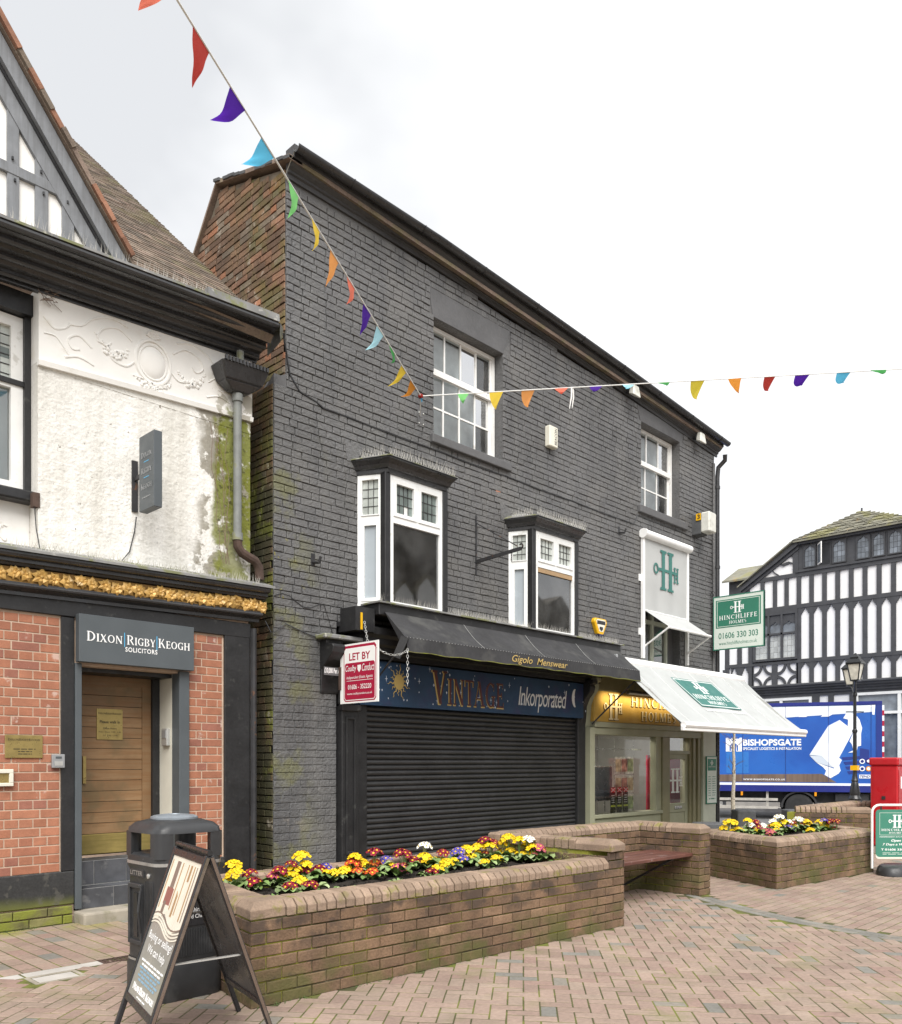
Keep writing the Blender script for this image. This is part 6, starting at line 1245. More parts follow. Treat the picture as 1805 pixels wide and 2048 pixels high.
t = thing('birch_sapling', (17.95, 8.30, gz(18)), 'slender young birch with pale bark and bare twigs by the white awning', 'tree'); rg = random.Random(5)
pts = []; p = V((17.95, 8.30, gz(18) - .05))
for k in range(16): pts.append(p.copy()); p = p + V((rg.uniform(-.012, .012), rg.uniform(-.012, .012), .19))
MB().tube(pts, [.055 - .0026 * k for k in range(16)], 8).build('trunk', 'birch', t, smooth=True); m = MB()
for k in range(26):
    b = pts[rg.randrange(7, 16)]; a = rg.uniform(0, 6.28); d = V((math.cos(a), math.sin(a), rg.uniform(.5, 1.2))).normalized(); L = rg.uniform(.2, .5); q = b + d * L; m.tube([b, b + d * L * .5 + V((0, 0, .02)), q], [.007, .005, .002], 4)
    for s in range(3): d2 = (d + V((rg.uniform(-.7, .7), rg.uniform(-.7, .7), rg.uniform(-.1, .5)))).normalized(); c0 = b + d * L * rg.uniform(.3, .9); m.tube([c0, c0 + d2 * L * .45], [.004, .0015], 3)
tag(m.build('twigs', 'twig', t), kind='stuff')

# ------------------------------------------------------------ the far side of the square, behind the viewer: seen only as reflections in the glass
FQ2 = Fr((30., -9., 0), (-1, 0, 0))
t = thing('stone_hall', (24., -11., 0), 'dark stone hall with pointed windows, mirrored in the left bay window', 'building')
MB().prism(FQ2, [(1.6, 0), (11.5, 0), (11.5, 9.6), (6.5, 13.2), (1.6, 9.8)], -8, 0).build('wall', 'hall_stone', t)
for (a, w, h0, h1) in ((4.7, .55, 4.2, 8.5), (5.95, .55, 4.2, 8.9), (7.2, .55, 4.2, 8.5), (9.2, .45, 1.5, 4.), (3.0, .45, 1.5, 4.)):
    pl = [(a - w, h0), (a + w, h0), (a + w, h1 - .9), (a + w * .8, h1 - .4), (a, h1), (a - w * .8, h1 - .4), (a - w, h1 - .9)]
    fo = MB().prism(FQ2, [(a + (x - a) * 1.35, h0 - .15 + (z - h0) * 1.07) for x, z in pl], 0, .12).build('window', 'concrete', t); MB().prism(FQ2, pl, .121, .15).build('pane', 'white_gloss', fo)  # panes coloured white for the bright sky they would mirror
t = thing('brick_terrace', (35., -11., 0), 'plain terrace with a ragged roofline, mirrored in the right bay window', 'building')
MB().prism(FQ2, [(-10, 0), (1.0, 0), (1.0, 9.1), (-1.0, 9.6), (-2.2, 8.9), (-3.4, 9.5), (-4.2, 8.8), (-6., 9.0), (-10, 8.0)], -8, 0).build('wall', 'hall_stone', t)
for i in range(5): MB().fb(FQ2, -9 + i * 2., -8 + i * 2., 4.6, 6.6, 0, .05).build('window', 'white_gloss', t)
# ------------------------------------------------------------ brick planters and bench walls
PB, LBk, TW = .0766, .2245, .215
def inset(poly, t):
    n = len(poly); out = []
    for i in range(n):
        c = V((*poly[i], 0)); un = (V((*poly[(i + 1) % n], 0)) - c).normalized(); up = (c - V((*poly[i - 1], 0))).normalized()
        s = up.cross(un).z
        q = c + (un - up) * (t / s); out.append((q.x, q.y))
    return out
def coping_mesh(l, key={}):
    k = round(l, 3)
    if k not in key:
        pf = [(.016, 0), (.016, .054), (-.030, .098), (-.190, .100), (-.226, .085), (-.226, 0)]; m = MB()
        vs = [(x, z, d) for x in (-l / 2, l / 2) for d, z in pf]; n = len(pf)
        m.add(vs, [tuple(range(n)), tuple(range(2 * n - 1, n - 1, -1))] + [(i, (i + 1) % n, n + (i + 1) % n, n + i) for i in range(n)]); me = m.data('coping_brick', False, .004); me.materials.append(M('coping_brick')); key[k] = me
    return key[k]
def coping_run(par, F, a, b, z, seed=1):
    rg = random.Random(seed); n = max(1, round((b - a) / PB)); w = (b - a) / n
    for i in range(n):
        place('coping_brick', coping_mesh(round(w - .010, 3)), F.mat(a + (i + .5) * w, z + rg.uniform(-.0015, .0015), rg.uniform(-.002, .002)) @ Matrix.Rotation(rg.uniform(-.012, .012), 4, 'Y'), par)
def bricks(par, p, q, z0, n, seed, limit, extra=(), off=0., name='brick', pb=PB):
    F = Fr((*p, 0), V((q[0] - p[0], q[1] - p[1], 0))); L = (V((*q, 0)) - V((*p, 0))).length
    r = courses(-.0105, L + .0105, z0, z0 + n * pb - .004, LBk, pb, .010, 'stretcher', (), None, off, .0, seed)
    for (a, b, c, d) in extra: r += courses(a, b, c, d, LBk, pb, .010, 'stretcher', (), None, off, .0, seed)
    lay_pieces(name, par, F, r, .012, .004, 'planter_brick', limit, .0018, .005, seed); return F, L
def cap_block(par, quad, z, ins):   # quad: plan corners; ins: which corners pull in at the top
    c = sum((V((*p, 0)) for p in quad), V((0, 0, 0))) / 4
    b = [c + (V((*p, 0)) - c) * 1.04 for p in quad]; k_ = .19
    if len(ins) == 1: t = [b[0] + (b[2] - b[0]) * k_, b[1] + (b[2] - b[1]) * k_, b[2].copy(), b[3] + (b[2] - b[3]) * k_]
    else:
        t = []
        for i in range(4):
            o_ = {0: 3, 3: 0, 1: 2, 2: 1}[i]; l_ = {0: 1, 1: 0, 2: 3, 3: 2}[i]; t.append(b[i] + (b[o_] - b[i]) * k_ + (((b[l_] - b[i]).normalized() * .05) if i in ins else V((0, 0, 0))))
    vs = [(p.x, p.y, z) for p in b] + [(p.x, p.y, z + .058) for p in b] + [(p.x, p.y, z + .101) for p in t]
    MB().add(vs, [(3, 2, 1, 0), (0, 1, 5, 4), (1, 2, 6, 5), (2, 3, 7, 6), (3, 0, 4, 7), (4, 5, 9, 8), (5, 6, 10, 9), (6, 7, 11, 10), (7, 4, 8, 11), (8, 9, 10, 11)]).build('coping_corner', 'coping_brick', par, bevel=.004)
def planter(name, loc, label, poly, n, raised=None, seed=1, lim=(130, 40, 20, 30), pb=PB):
    t = thing(name, (*loc, 0), label, 'planter'); h = n * pb; inn = inset(poly, TW); N_ = len(poly); core = MB()
    for i in range(N_):
        j = (i + 1) % N_; hh = 9 * PB if raised == i else h
        core.prism(FG, [poly[i], poly[j], inn[j], inn[i]], -.05, hh - .002)
    core.build('mortar_core', 'planter_mortar', t)
    for i in range(N_):
        p, q = poly[i], poly[(i + 1) % N_]; L = (V((*q, 0)) - V((*p, 0))).length; ex = []
        if raised is not None and (i + 1) % N_ == raised: ex = [(L - TW - .01, L, h, 9 * PB - .004)]
        hh = 9 if raised == i else n
        F, L = bricks(t, p, q, .0, hh, seed * 10 + i, lim[i], ex, .02 * i, 'brick', pb)
        if raised == i: coping_run(t, F, .36, L - .05, 9 * PB, seed + i); cap_block(t, [F.p(-.012, 0, .012)[:2], F.p(.355, 0, .012)[:2], F.p(.355, 0, -.226)[:2], F.p(-.012, 0, -.226)[:2]], 9 * PB, (0, 3)); continue
        s0 = .24 if raised != (i - 1) % N_ else .0; s1 = L - .24 if raised != (i + 1) % N_ else L - TW - .012
        coping_run(t, F, s0, s1, h, seed + i)
    for i in range(N_):
        if raised in (i, (i - 1) % N_): continue
        c = V((*poly[i], 0)); un = (V((*poly[(i + 1) % N_], 0)) - c).normalized(); up = (c - V((*poly[i - 1], 0))).normalized(); tt = .228 / up.cross(un).z; e = (un - up)
        cap_block(t, [tuple((c - e * .01)[:2]), tuple((c + un * (tt + .005))[:2]), tuple((c + e * tt)[:2]), tuple((c - up * (tt + .005))[:2])], h, (0,))
    # soil
    a, b, c, d = [V((*p, 0)) for p in inn]; rg = random.Random(seed)
    m = MB(); m.grid(lambda u, v: (a * (1 - u) + b * u) * (1 - v) + (d * (1 - u) + c * u) * v + V((0, 0, h - .015 + .025 * mnoise.noise(V((u * 30 + seed, v * 12, 0))) + .02 * math.sin(math.pi * v))), 60, 22)
    so = m.build('soil', 'soil', t, recalc=False); m = MB()
    for k in range(420):
        u, v = rg.random(), rg.random(); p = (a * (1 - u) + b * u) * (1 - v) + (d * (1 - u) + c * u) * v + V((0, 0, h - .005 + .015 * math.sin(math.pi * v))); s = rg.uniform(.005, .016)
        m.hexa([p + V((x * s * rg.uniform(.6, 1), y * s * rg.uniform(.6, 1), z * s)) for z in (-.6, .7) for x, y in ((-1, -1), (1, -1), (1, 1), (-1, 1))], rg.random())
    tag(m.build('soil_crumbs', 'soil', t), kind='stuff')
    return t, inn, h
PA, innA, hA = planter('brick_planter', (4.8, 4.9), 'long near brick planter of yellow and crimson primroses ending in a raised wall', PLA, 7, 1, 3, (125, 20, 20, 50))
p, q = V((*PLA[2], 0)), V((*PLA[1], 0)); u_in = Fr(p, q - p)      # inner face of the raised end wall
Fi = Fr(p + u_in.N * TW, q - p); r = courses(0.05, (q - p).length - .02, 7 * PB - .03, 9 * PB - .004, LBk, PB, .010, 'stretcher'); lay_pieces('inner_brick', PA, Fi, r, .012, .004, 'planter_brick', 30, .002, .005, 71)
m = MB(); rg = random.Random(15)
for k in range(520):
    a = rg.uniform(.1, 1.25); p = Fi.p(a, 7 * PB + rg.uniform(.0, .16) * rg.random() + .03, .012); q = p + V((rg.uniform(-.03, .0), rg.uniform(-.02, .02), rg.uniform(-.03, .01))); m.add([p, p + V((0, .006, .004)), q], [(0, 1, 2)])
tag(m.build('moss', 'mossy_brick', PA), kind='stuff')
PBt, innB, hB = planter('brick_planter', (11.4, 4.6), 'shorter brick planter of yellow and white primroses right of the bench', PLB, 6, None, 5, (70, 20, 10, 60), .0815)
BW = thing('brick_bench_wall', (8.2, 5.2, 0), 'low brick wall with a return forming the bench recess between the planters', 'wall')
MB().prism(FG, BEN, -.05, 9 * PB - .002).build('mortar_core', 'planter_mortar', BW)
for i, (n_, lm) in enumerate(((9, 60), (9, 40), (9, 10), (9, 10), (9, 0))): bricks(BW, BEN[i], BEN[i + 1], 0, 9, 90 + i, lm)
Fb = Fr((*BEN[0], 0), V((BEN[1][0] - BEN[0][0], BEN[1][1] - BEN[0][1], 0))); coping_run(BW, Fb, -.0, 2.18, 9 * PB, 7)
Fw = Fr((*BEN[1], 0), V((BEN[2][0] - BEN[1][0], BEN[2][1] - BEN[1][1], 0))); coping_run(BW, Fw, -.14, .42, 9 * PB, 8); cap_block(BW, [Fw.p(.425, 0, .012)[:2], Fw.p(.765, 0, .012)[:2], Fw.p(.765, 0, -.226)[:2], Fw.p(.425, 0, -.226)[:2]], 9 * PB, (1, 2))
t = thing('slatted_bench', (7.8, 4.95, 0), 'dark red timber bench seat in the brick recess', 'bench')
for k in range(4): MB().hexa([(6.72, 4.62 + k * .135, .435), (8.79, 4.54 + k * .135, .435), (8.79, 4.66 + k * .135, .435), (6.72, 4.74 + k * .135, .435), (6.72, 4.62 + k * .135, .475), (8.79, 4.54 + k * .135, .475), (8.79, 4.66 + k * .135, .475), (6.72, 4.74 + k * .135, .475)]).build('slat', 'bench_wood', t, bevel=.006)
for x in (7.1, 8.45): MB().bar((x, 5.25, .06), (x, 4.62, .42), .05, .02).build('strut', 'iron', t); MB().bar((x, 5.25, .42), (x, 4.6, .42), .05, .02).build('bearer', 'iron', t); MB().bar((x, 5.27, .02), (x, 5.27, .43), .05, .02).build('upright', 'iron', t)
CW = thing('brick_bench_wall', (16., 5.4, 0), 'far low brick wall with a return in front of the red post box', 'wall')
PC = [(14.47, 5.62), (15.00, 4.60), (15.22, 4.70), (14.80, 5.50), (17.40, 5.52), (17.42, 4.80), (17.65, 4.80), (17.65, 5.76), (14.47, 5.76)]
MB().prism(FG, PC, -.2, .64).build('mortar_core', 'planter_mortar', CW)
for i, lm in ((0, 40), (1, 8), (2, 10), (3, 30), (4, 10)): bricks(CW, PC[i], PC[i + 1], -.05, 9, 110 + i, lm)
F = Fr((*PC[0], 0), V((PC[1][0] - PC[0][0], PC[1][1] - PC[0][1], 0))); coping_run(CW, F, .0, .78, .64, 9); cap_block(CW, [F.p(.785, 0, .012)[:2], F.p(1.16, 0, .012)[:2], F.p(1.16, 0, -.226)[:2], F.p(.785, 0, -.226)[:2]], .64, (1, 2))
F = Fr((*PC[3], 0), V((PC[4][0] - PC[3][0], PC[4][1] - PC[3][1], 0))); coping_run(CW, F, 0, 2.62, .64, 10); F = Fr((*PC[4], 0), V((PC[5][0] - PC[4][0], PC[5][1] - PC[4][1], 0))); coping_run(CW, F, 0, .72, .64, 11)
# ------------------------------------------------------------ primroses
def head_mesh(col, seed):
    rg = random.Random(seed); m = MB(); eyes = []; n = rg.randint(9, 12)
    for k in range(n):
        t = k / n; th = 2.4 * k; ph = math.acos(1 - .95 * t); c = V((math.cos(th) * math.sin(ph), math.sin(th) * math.sin(ph), math.cos(ph) * .75)) * .040; nrm = V((c.x, c.y, c.z + .02)).normalized()
        x = nrm.orthogonal().normalized(); y = nrm.cross(x); a0 = rg.uniform(0, 6.28); R = rg.uniform(.017, .021); vs = [c + nrm * .001]; r_ = rg.random()
        for q in range(20):
            a = a0 + 2 * math.pi * q / 20; rr = R * (.72, .98, 1.04, .98)[q % 4]; vs.append(c + (x * math.cos(a) + y * math.sin(a)) * rr + nrm * (.004 if q % 4 in (1, 2, 3) else .001))
        m.add(vs, [(0, 1 + q, 1 + (q + 1) % 20) for q in range(20)], r_)
        ev = [c + nrm * .0045 + (x * math.cos(q * 1.05) + y * math.sin(q * 1.05)) * .0062 for q in range(6)]; eyes.append((len(m.f), 1)); m.add(ev, [tuple(range(6))], r_)
    for k in range(3): m.tube([V((.012 * math.cos(k * 2), .012 * math.sin(k * 2), .01)), V((.004 * math.cos(k * 2), .004 * math.sin(k * 2), -.06)), V((0, 0, -.13))], .003, 4)
    me = m.data('flower_head', False, recalc=False); me.materials.append(M('petal_' + col)); me.materials.append(M('petal_eye')); me.materials.append(M('leaf'))
    nf = len(me.polygons); ei = {e[0] for e in eyes}; nb = len(m.f)
    for i, p_ in enumerate(me.polygons):
        if i in ei: p_.material_index = 1
        elif len(p_.vertices) == 4 or i > max(ei): p_.material_index = 2
    return me
def leaf_mesh(seed):
    rg = random.Random(seed); m = MB(); n = 11
    for k in range(n):
        a = 2.4 * k + rg.uniform(-.2, .2); L = rg.uniform(.065, .115); w = L * rg.uniform(.26, .34); c, s = math.cos(a), math.sin(a); up = rg.uniform(.2, .75); r_ = rg.random()
        def P(q, e): r = L * (.12 + .88 * q); return V((r * c - e * s, r * s + e * c, .012 + up * L * math.sin(q * 2.2) * .62 + abs(e) * .45))
        ws = (.25, .7, 1., .92, .5); vs = []
        for q, f in zip((0, .3, .58, .82, 1.), ws): vs += [P(q, -w * f), P(q, 0) - V((0, 0, .004)), P(q, w * f)]
        m.add(vs, [(i * 3 + j, i * 3 + j + 1, i * 3 + j + 4, i * 3 + j + 3) for i in range(4) for j in range(2)], r_)
    me = m.data('leaves', True, recalc=False, ang=70); me.materials.append(M('leaf')); return me
LV = [leaf_mesh(200 + i) for i in range(5)]; HD = {c: [head_mesh(c, 300 + i) for i in range(3)] for c in ('yellow', 'crimson', 'violet', 'white', 'orange', 'pink')}
FLA = [('yellow', [(3.91, 6.22), (3.61, 5.72), (4.73, 6.36), (4.4, 5.85), (4.1, 5.62), (3.85, 5.29), (3.75, 5.06), (4.2, 5.22), (4.35, 5.27), (5.03, 5.94), (4.79, 5.57), (4.82, 5.21), (5.49, 5.49), (5.43, 5.29), (5.32, 5.05), (4.99, 4.84), (6.28, 5.68), (6.53, 5.74), (6.7, 5.74), (6.12, 5.26), (6.98, 5.79), (6.36, 5.3), (6.51, 5.3), (5.62, 4.87), (5.89, 4.96), (6.29, 4.95), (7.41, 5.91), (7.07, 5.53), (6.84, 5.28), (7.53, 6.17), (5.79, 5.19), (5.25, 5.24)]),
('crimson', [(3.73, 5.69), (3.47, 5.25), (3.98, 5.64), (4.31, 5.94), (4.25, 5.47), (4.12, 5.49), (3.53, 4.88), (3.7, 4.86), (5.41, 6.1), (5.59, 5.92), (5.55, 5.82), (5.88, 5.63), (5.22, 5.38), (7.09, 6.14), (7.06, 6.0), (4.8, 4.72)]),
('orange', [(4.74, 5.62), (4.88, 5.49), (4.46, 5.06), (4.43, 5.19)]), ('violet', [(4.42, 5.61), (5.11, 5.61), (5.6, 5.12), (6.06, 5.6)]), ('white', [(6.21, 6.21), (7.48, 5.84)]), ('pink', [(3.75, 5.39), (4.76, 5.06), (6.88, 5.24)])]
FLB_ = [('yellow', [(11.23, 5.34), (10.79, 5.15), (11.01, 5.04), (10.69, 4.88), (11.03, 4.79), (12.89, 5.74), (12.24, 5.74), (12.18, 5.66), (12.22, 5.03), (11.29, 4.64), (12.83, 5.16), (12.3, 4.81), (12.54, 4.72), (13.2, 4.96), (11.71, 4.35), (13.45, 4.86), (12.63, 4.49)]),
('crimson', [(12.64, 5.51), (11.82, 5.15), (11.87, 4.97), (12.76, 4.93), (12.49, 4.77), (12.92, 5.07), (13.47, 4.68), (13.76, 4.72), (13.19, 4.65)]), ('white', [(11.96, 5.29), (12.09, 5.16), (13.11, 5.2), (11.99, 4.84), (13.57, 5.23), (13.38, 5.09), (13.86, 5.65), (12.94, 5.37)]), ('violet', [(11.77, 4.67), (13.63, 4.85), (10.54, 5.09)]), ('pink', [(11.19, 4.75), (11.06, 4.63), (10.92, 4.55)])]
O1 = 'first second third fourth fifth sixth seventh eighth ninth'.split(); ORD = [''] + O1 + 'tenth eleventh twelfth thirteenth fourteenth fifteenth sixteenth seventeenth eighteenth nineteenth twentieth'.split() + ['twenty-' + o for o in O1] + ['thirtieth'] + ['thirty-' + o for o in O1]
FN_ = dict(yellow='bright yellow', crimson='crimson', orange='orange-red', violet='violet-blue', white='white', pink='pink')
rg = random.Random(77)
for fl, inn, h, zz, where in ((FLA, innA, hA, .60, 'near long planter'), (FLB_, innB, hB, .56, 'right-hand planter')):
    sm = inset(inn, .03)
    for col, pts in fl:
        pts = sorted(pts, key=lambda q: px_of(V((*q, .6)))[0]); n_ = 0
        for (x, y) in pts:
            best = None
            for k in range(24):     # taller plants stand nearer along the same bearing
                z = h + .055 + k * .012; f_ = (1.5 - z) / (1.5 - zz); X_, Y_ = x * f_, y * f_
                if inside((X_, Y_), sm): best = (X_, Y_, z); break
            if not best: continue
            X_, Y_, z = best; g0 = h - .005; n_ += 1
            t = thing('primrose', (X_, Y_, g0), '%s primrose, %s of its colour from the left in the %s' % (FN_[col], ORD[n_], where), 'flower', '%s primroses in the %s' % (col, where))
            s = rg.uniform(.85, 1.25) * (1.12 if where[0] == 'r' else 1.); R0 = Matrix.Rotation(rg.uniform(0, 6.28), 4, 'Z')
            place('leaves', rg.choice(LV), Matrix.Translation((X_, Y_, g0)) @ R0 @ Matrix.Scale(s * rg.uniform(1.05, 1.45), 4), t)
            place('flower_head', rg.choice(HD[col]), Matrix.Translation((X_, Y_, max(z, g0 + .05))) @ R0 @ Matrix.Rotation(rg.uniform(-.25, .25), 4, 'X') @ Matrix.Scale(s * 1.28, 4), t)
            if rg.random() < .55: place('flower_head', rg.choice(HD[col]), Matrix.Translation((X_ + rg.uniform(-.07, .07), Y_ + rg.uniform(-.06, .06), g0 + .06 + rg.uniform(0, .03))) @ Matrix.Scale(s * .7, 4), t)
for n_, (x, y) in enumerate(((3.30, 4.75), (3.9, 4.70), (4.45, 4.75), (5.2, 4.62), (5.5, 4.60), (6.35, 4.6), (6.4, 4.9))):
    t = thing('primrose', (x, y, hA), 'flowerless primrose rosette, %s from the left along the near long planter front' % O1[n_], 'flower', 'flowerless rosettes in the near planter'); place('leaves', rg.choice(LV), Matrix.Translation((x, y, hA)) @ Matrix.Rotation(rg.uniform(0, 6.28), 4, 'Z') @ Matrix.Scale(rg.uniform(.8, 1.), 4), t)
# moss and grass at the feet of the planters
m = MB(); rg = random.Random(55)
for (a, b, n) in ((PLA[0], PLA[1], 260), (PLB[0], PLB[1], 240), (PLB[3], PLB[0], 150), (BEN[1], BEN[2], 60), ((1.2, 7.8), (3.1, 7.8), 160)):
    F = Fr((*a, 0), V((b[0] - a[0], b[1] - a[1], 0))); L = (V((*b, 0)) - V((*a, 0))).length
    for k in range(n):
        s = rg.random() * L
        if mnoise.noise(V((s * 2.5, a[0], 0))) < -.05: continue
        p = F.p(s, 0, rg.uniform(.014, .05)); hh = rg.uniform(.006, .03); m.add([p, p + V((.006, .002, 0)), p + V((rg.uniform(-.015, .015), rg.uniform(-.015, .015), hh))], [(0, 1, 2)])
tag(m.build('moss_and_grass_tufts', 'leaf'), 'small tufts of moss and grass along the foot of the planters', 'moss', kind='stuff')
# ------------------------------------------------------------ litter bin
BX, BY = 2.715, 5.03
bin_ = thing('litter_bin', (BX, BY, 0), 'black plastic litter bin with domed hood behind the sandwich board', 'litter bin')
def rring(h, z, c=.085, n=4):
    pts = []
    for qx, qy, a0 in ((1, -1, -90), (1, 1, 0), (-1, 1, 90), (-1, -1, 180)):
        for k in range(n + 1): a = RAD(a0 + 90 * k / n); pts.append((BX + qx * (h - c) + c * math.cos(a), BY + qy * (h - c) + c * math.sin(a), z))
    return pts
def rloft(name, rings, mt, caps=(True, True), par=bin_):
    m = MB(); vs = []; fs = []
    for r in rings: vs += r
    n = len(rings[0])
    for i in range(len(rings) - 1):
        for k in range(n): fs.append((i * n + k, i * n + (k + 1) % n, (i + 1) * n + (k + 1) % n, (i + 1) * n + k))
    if caps[0]: fs.append(tuple(range(n - 1, -1, -1)))
    if caps[1]: fs.append(tuple((len(rings) - 1) * n + k for k in range(n)))
    return m.add(vs, fs).build(name, mt, par, smooth=True, ang=40)
rloft('base', [rring(.235, 0), rring(.24, .02), rring(.24, .20), rring(.233, .225)], 'bin_plastic'); rloft('silver_line', [rring(.234, .225), rring(.234, .24)], 'bin_silver', (False, False))
body = rloft('body', [rring(.228, .24), rring(.226, .80), rring(.236, .83), rring(.236, .845)], 'bin_plastic'); rloft('silver_band', [rring(.239, .845), rring(.239, .865)], 'bin_silver')
hood = rloft('hood', [rring(.236, 1.045), rring(.232, 1.075), rring(.205, 1.105), rring(.14, 1.128), rring(.12, 1.13)], 'bin_plastic')
rloft('hood_sill', [rring(.236, .865), rring(.236, .90), rring(.215, .915)], 'bin_plastic', (True, True), hood)
for (qx, qy) in ((1, -1), (1, 1), (-1, 1), (-1, -1)):
    cx, cy = BX + qx * .165, BY + qy * .165; MB().add([(cx + qx * a, cy + qy * b, z) for z in (.89, 1.05) for a, b in ((-.035, .068), (.03, .068), (.058, .052), (.068, .03), (.068, -.035), (.02, -.03), (-.03, .02))], [(i, (i + 1) % 7, 7 + (i + 1) % 7, 7 + i) for i in range(7)]).build('hood_post', 'bin_plastic', hood, smooth=True, ang=50)
MB().lathe([(.15, 0), (.15, .012), (.13, .022), (.06, .03), (.045, .030), (.04, .02)], (BX, BY, 1.128), 24).build('stub_plate', 'zinc', bin_, smooth=True)
Ff = Fr((BX - .2, BY - .227, 0), (1, 0, 0)); Fl = Fr((BX - .227, BY + .2, 0), (0, -1, 0))
for F, s0, s1 in ((Ff, .05, .35), (Fl, .26, .36)):
    n = int((s1 - s0) / .018)
    for k in range(n + 1): MB().fb(F, s0 + k * .018 - .004, s0 + k * .018 + .004, .27 if F is Ff else .27, .44 if F is Ff else .745, -.004, .006).build('rib', 'bin_plastic', body)
fr_ = MB()
for (a, b, c, d) in ((.04, .06, .33, .72), (.20, .22, .33, .72), (.06, .20, .33, .36), (.06, .20, .69, .72)): fr_.fb(Fl, a, b, c, d, -.005, .016)
fr_.build('door_panel', 'bin_plastic', body, bevel=.005); MB().fb(Fl, .105, .155, .38, .66, -.004, .006).build('door_inset', 'frame_black', body); MB().tube([Fl.p(.215, .42, .015), Fl.p(.225, .55, .035), Fl.p(.215, .68, .015)], .008, 6).build('handle', 'bin_plastic', body)
MB().fb(Fl, .05, .24, .765, .815, -.002, .006).build('name_plate', 'bin_plastic', body); text(body, Fl, 'LITTER', .065, .225, .775, .803, .008, 'bin_silver', 0, .02, 1.1); MB().lathe([(.016, 0), (.016, .008), (.006, .01)], Fl.p(.30, .78, .0), 10, (-1, 0, 0)).build('lock', 'galv', body)
MB().fb(Ff, .03, .37, .46, .80, -.002, .005).build('council_panel', 'frame_black', body); text(body, Ff, 'Cheshire West', .14, .35, .545, .575, .0065, 'script_white'); text(body, Ff, 'and Chester', .16, .33, .505, .53, .0065, 'script_white')
sh = MB()
for k in range(7): a = RAD(20 + k * 23); sh.prism(Ff, [(.24, .63), (.24 + .075 * math.cos(a - .12), .64 + .09 * math.sin(a - .12)), (.24 + .10 * math.cos(a), .64 + .12 * math.sin(a)), (.24 + .075 * math.cos(a + .12), .64 + .09 * math.sin(a + .12))], .0052, .0066 + .0001 * k)
sh.build('wheatsheaf_emblem', 'script_white', body)
# ------------------------------------------------------------ sandwich board
AB = thing('sandwich_board', (2.33, 4.12, 0), 'black framed sandwich board with grey property poster leaning before the bin', 'sign board')
ax = V((-.145, -.593, 0)); TL_ = V((2.372, 4.352, 1.04)); FLt = V((2.035, 4.455, 0)); BLt = V((2.775, 4.365, 0)); Wd = ax.length
def slant(F0, n): return Fr(F0, ax, None, (TL_ - F0)), (TL_ - F0).length
Fa, La = slant(FLt, 0); Fc, Lc = slant(BLt, 1)
for F, L, fr in ((Fa, La, 1), (Fc, Lc, 0)):
    for a in (0, Wd - .03): MB().fb(F, a, a + .03, .0, L - .02, -.014, .014).build('rail', 'frame_black', AB, bevel=.005)
    for (a, e) in ((-.004, 0), (Wd, Wd + .004)): MB().fb(F, a, e, .02, L - .03, -.008, .008).build('rail_edge', 'frame_edge', AB)
    for z in (.23, L - .05): MB().fb(F, .03, Wd - .03, z - .02, z + .02, -.013, .013).build('cross_rail', 'frame_black', AB, bevel=.004)
    MB().fb(F, .03, Wd - .03, .25, L - .07, -.006, .004).build('panel', 'poster_grey' if fr else 'board_back', AB)
MB().tube([TL_ + V((.0, 0, -.004)), TL_ + ax + V((0, 0, -.004))], .015, 8).build('hinge_rail', 'frame_black', AB, smooth=True)
for f, s in ((.47, Wd - .045), (.62, .05)): MB().bar(Fa.p(s, La * f, -.02), Fc.p(s, Lc * f, .02), .022, .006).build('stay', 'galv', AB)
pw0, pw1 = .035, Wd - .035; e = .0045
def pp(name, poly, mt, d=e): return MB().prism(Fa, [(pw0 + a * (pw1 - pw0), .25 + b * (La - .32)) for a, b in poly], .004, d + .0012).build(name, mt, AB)
pp('poster_picture', [(0, .52), (.35, .60), (.7, .50), (1, .56), (1, 1), (0, 1)], 'poster_cream', .0046)
for i, (poly, mt) in enumerate((([(.22, .74), (.34, .74), (.34, .97), (.22, .97)], 'poster_brown'), ([(.16, .66), (.38, .66), (.38, .78), (.16, .78)], 'poster_red'), ([(.18, .60), (.26, .60), (.26, .68), (.18, .68)], 'poster_brown'), ([(.70, .86), (.75, .86), (.75, .97), (.70, .97)], 'poster_tan'), ([(.52, .60), (.57, .60), (.57, .75), (.52, .78)], 'poster_tan'), ([(.42, .64), (.44, .64), (.44, .97), (.42, .97)], 'poster_tan'), ([(.62, .62), (.635, .62), (.635, .97), (.62, .97)], 'poster_tan'), ([(.82, .60), (.84, .60), (.84, .97), (.82, .97)], 'poster_tan'), ([(.9, .6), (.91, .6), (.91, .97), (.9, .97)], 'poster_brown'), ([(.05, .62), (.065, .62), (.065, .97), (.05, .97)], 'poster_tan'))): pp('poster_shape', poly, mt, .0060 + i * .0002)
for k in range(4):
    c = [(q / 10, .555 - k * .022 + .035 * math.sin(q / 10 * 6.0 + .4)) for q in range(11)]; pp('poster_wave', [(a, b + .010) for a, b in c] + [(a, b) for a, b in c[::-1]], 'poster_cream' if k else 'poster_brown', .0058 + k * .0002)
def pt(body, a0, a1, b0, b1, mt, sh=0, bo=0): text(AB, Fa, body, pw0 + a0 * (pw1 - pw0), pw0 + a1 * (pw1 - pw0), .25 + b0 * (La - .32), .25 + b1 * (La - .32), .0065, mt, sh, bo)
pt('Buying or selling?', .06, .94, .385, .455, 'letter_white', 0, .012); pt('We can help', .16, .84, .295, .365, 'letter_white', 0, .012)
for i, (a, b) in enumerate(((.10, .92), (.16, .86))): dashes(AB, Fa, pw0 + a * .54, pw0 + b * .54, .25 + (.252 - i * .028) * (La - .32), .010, .005, 'letter_white', 8, seed=i)
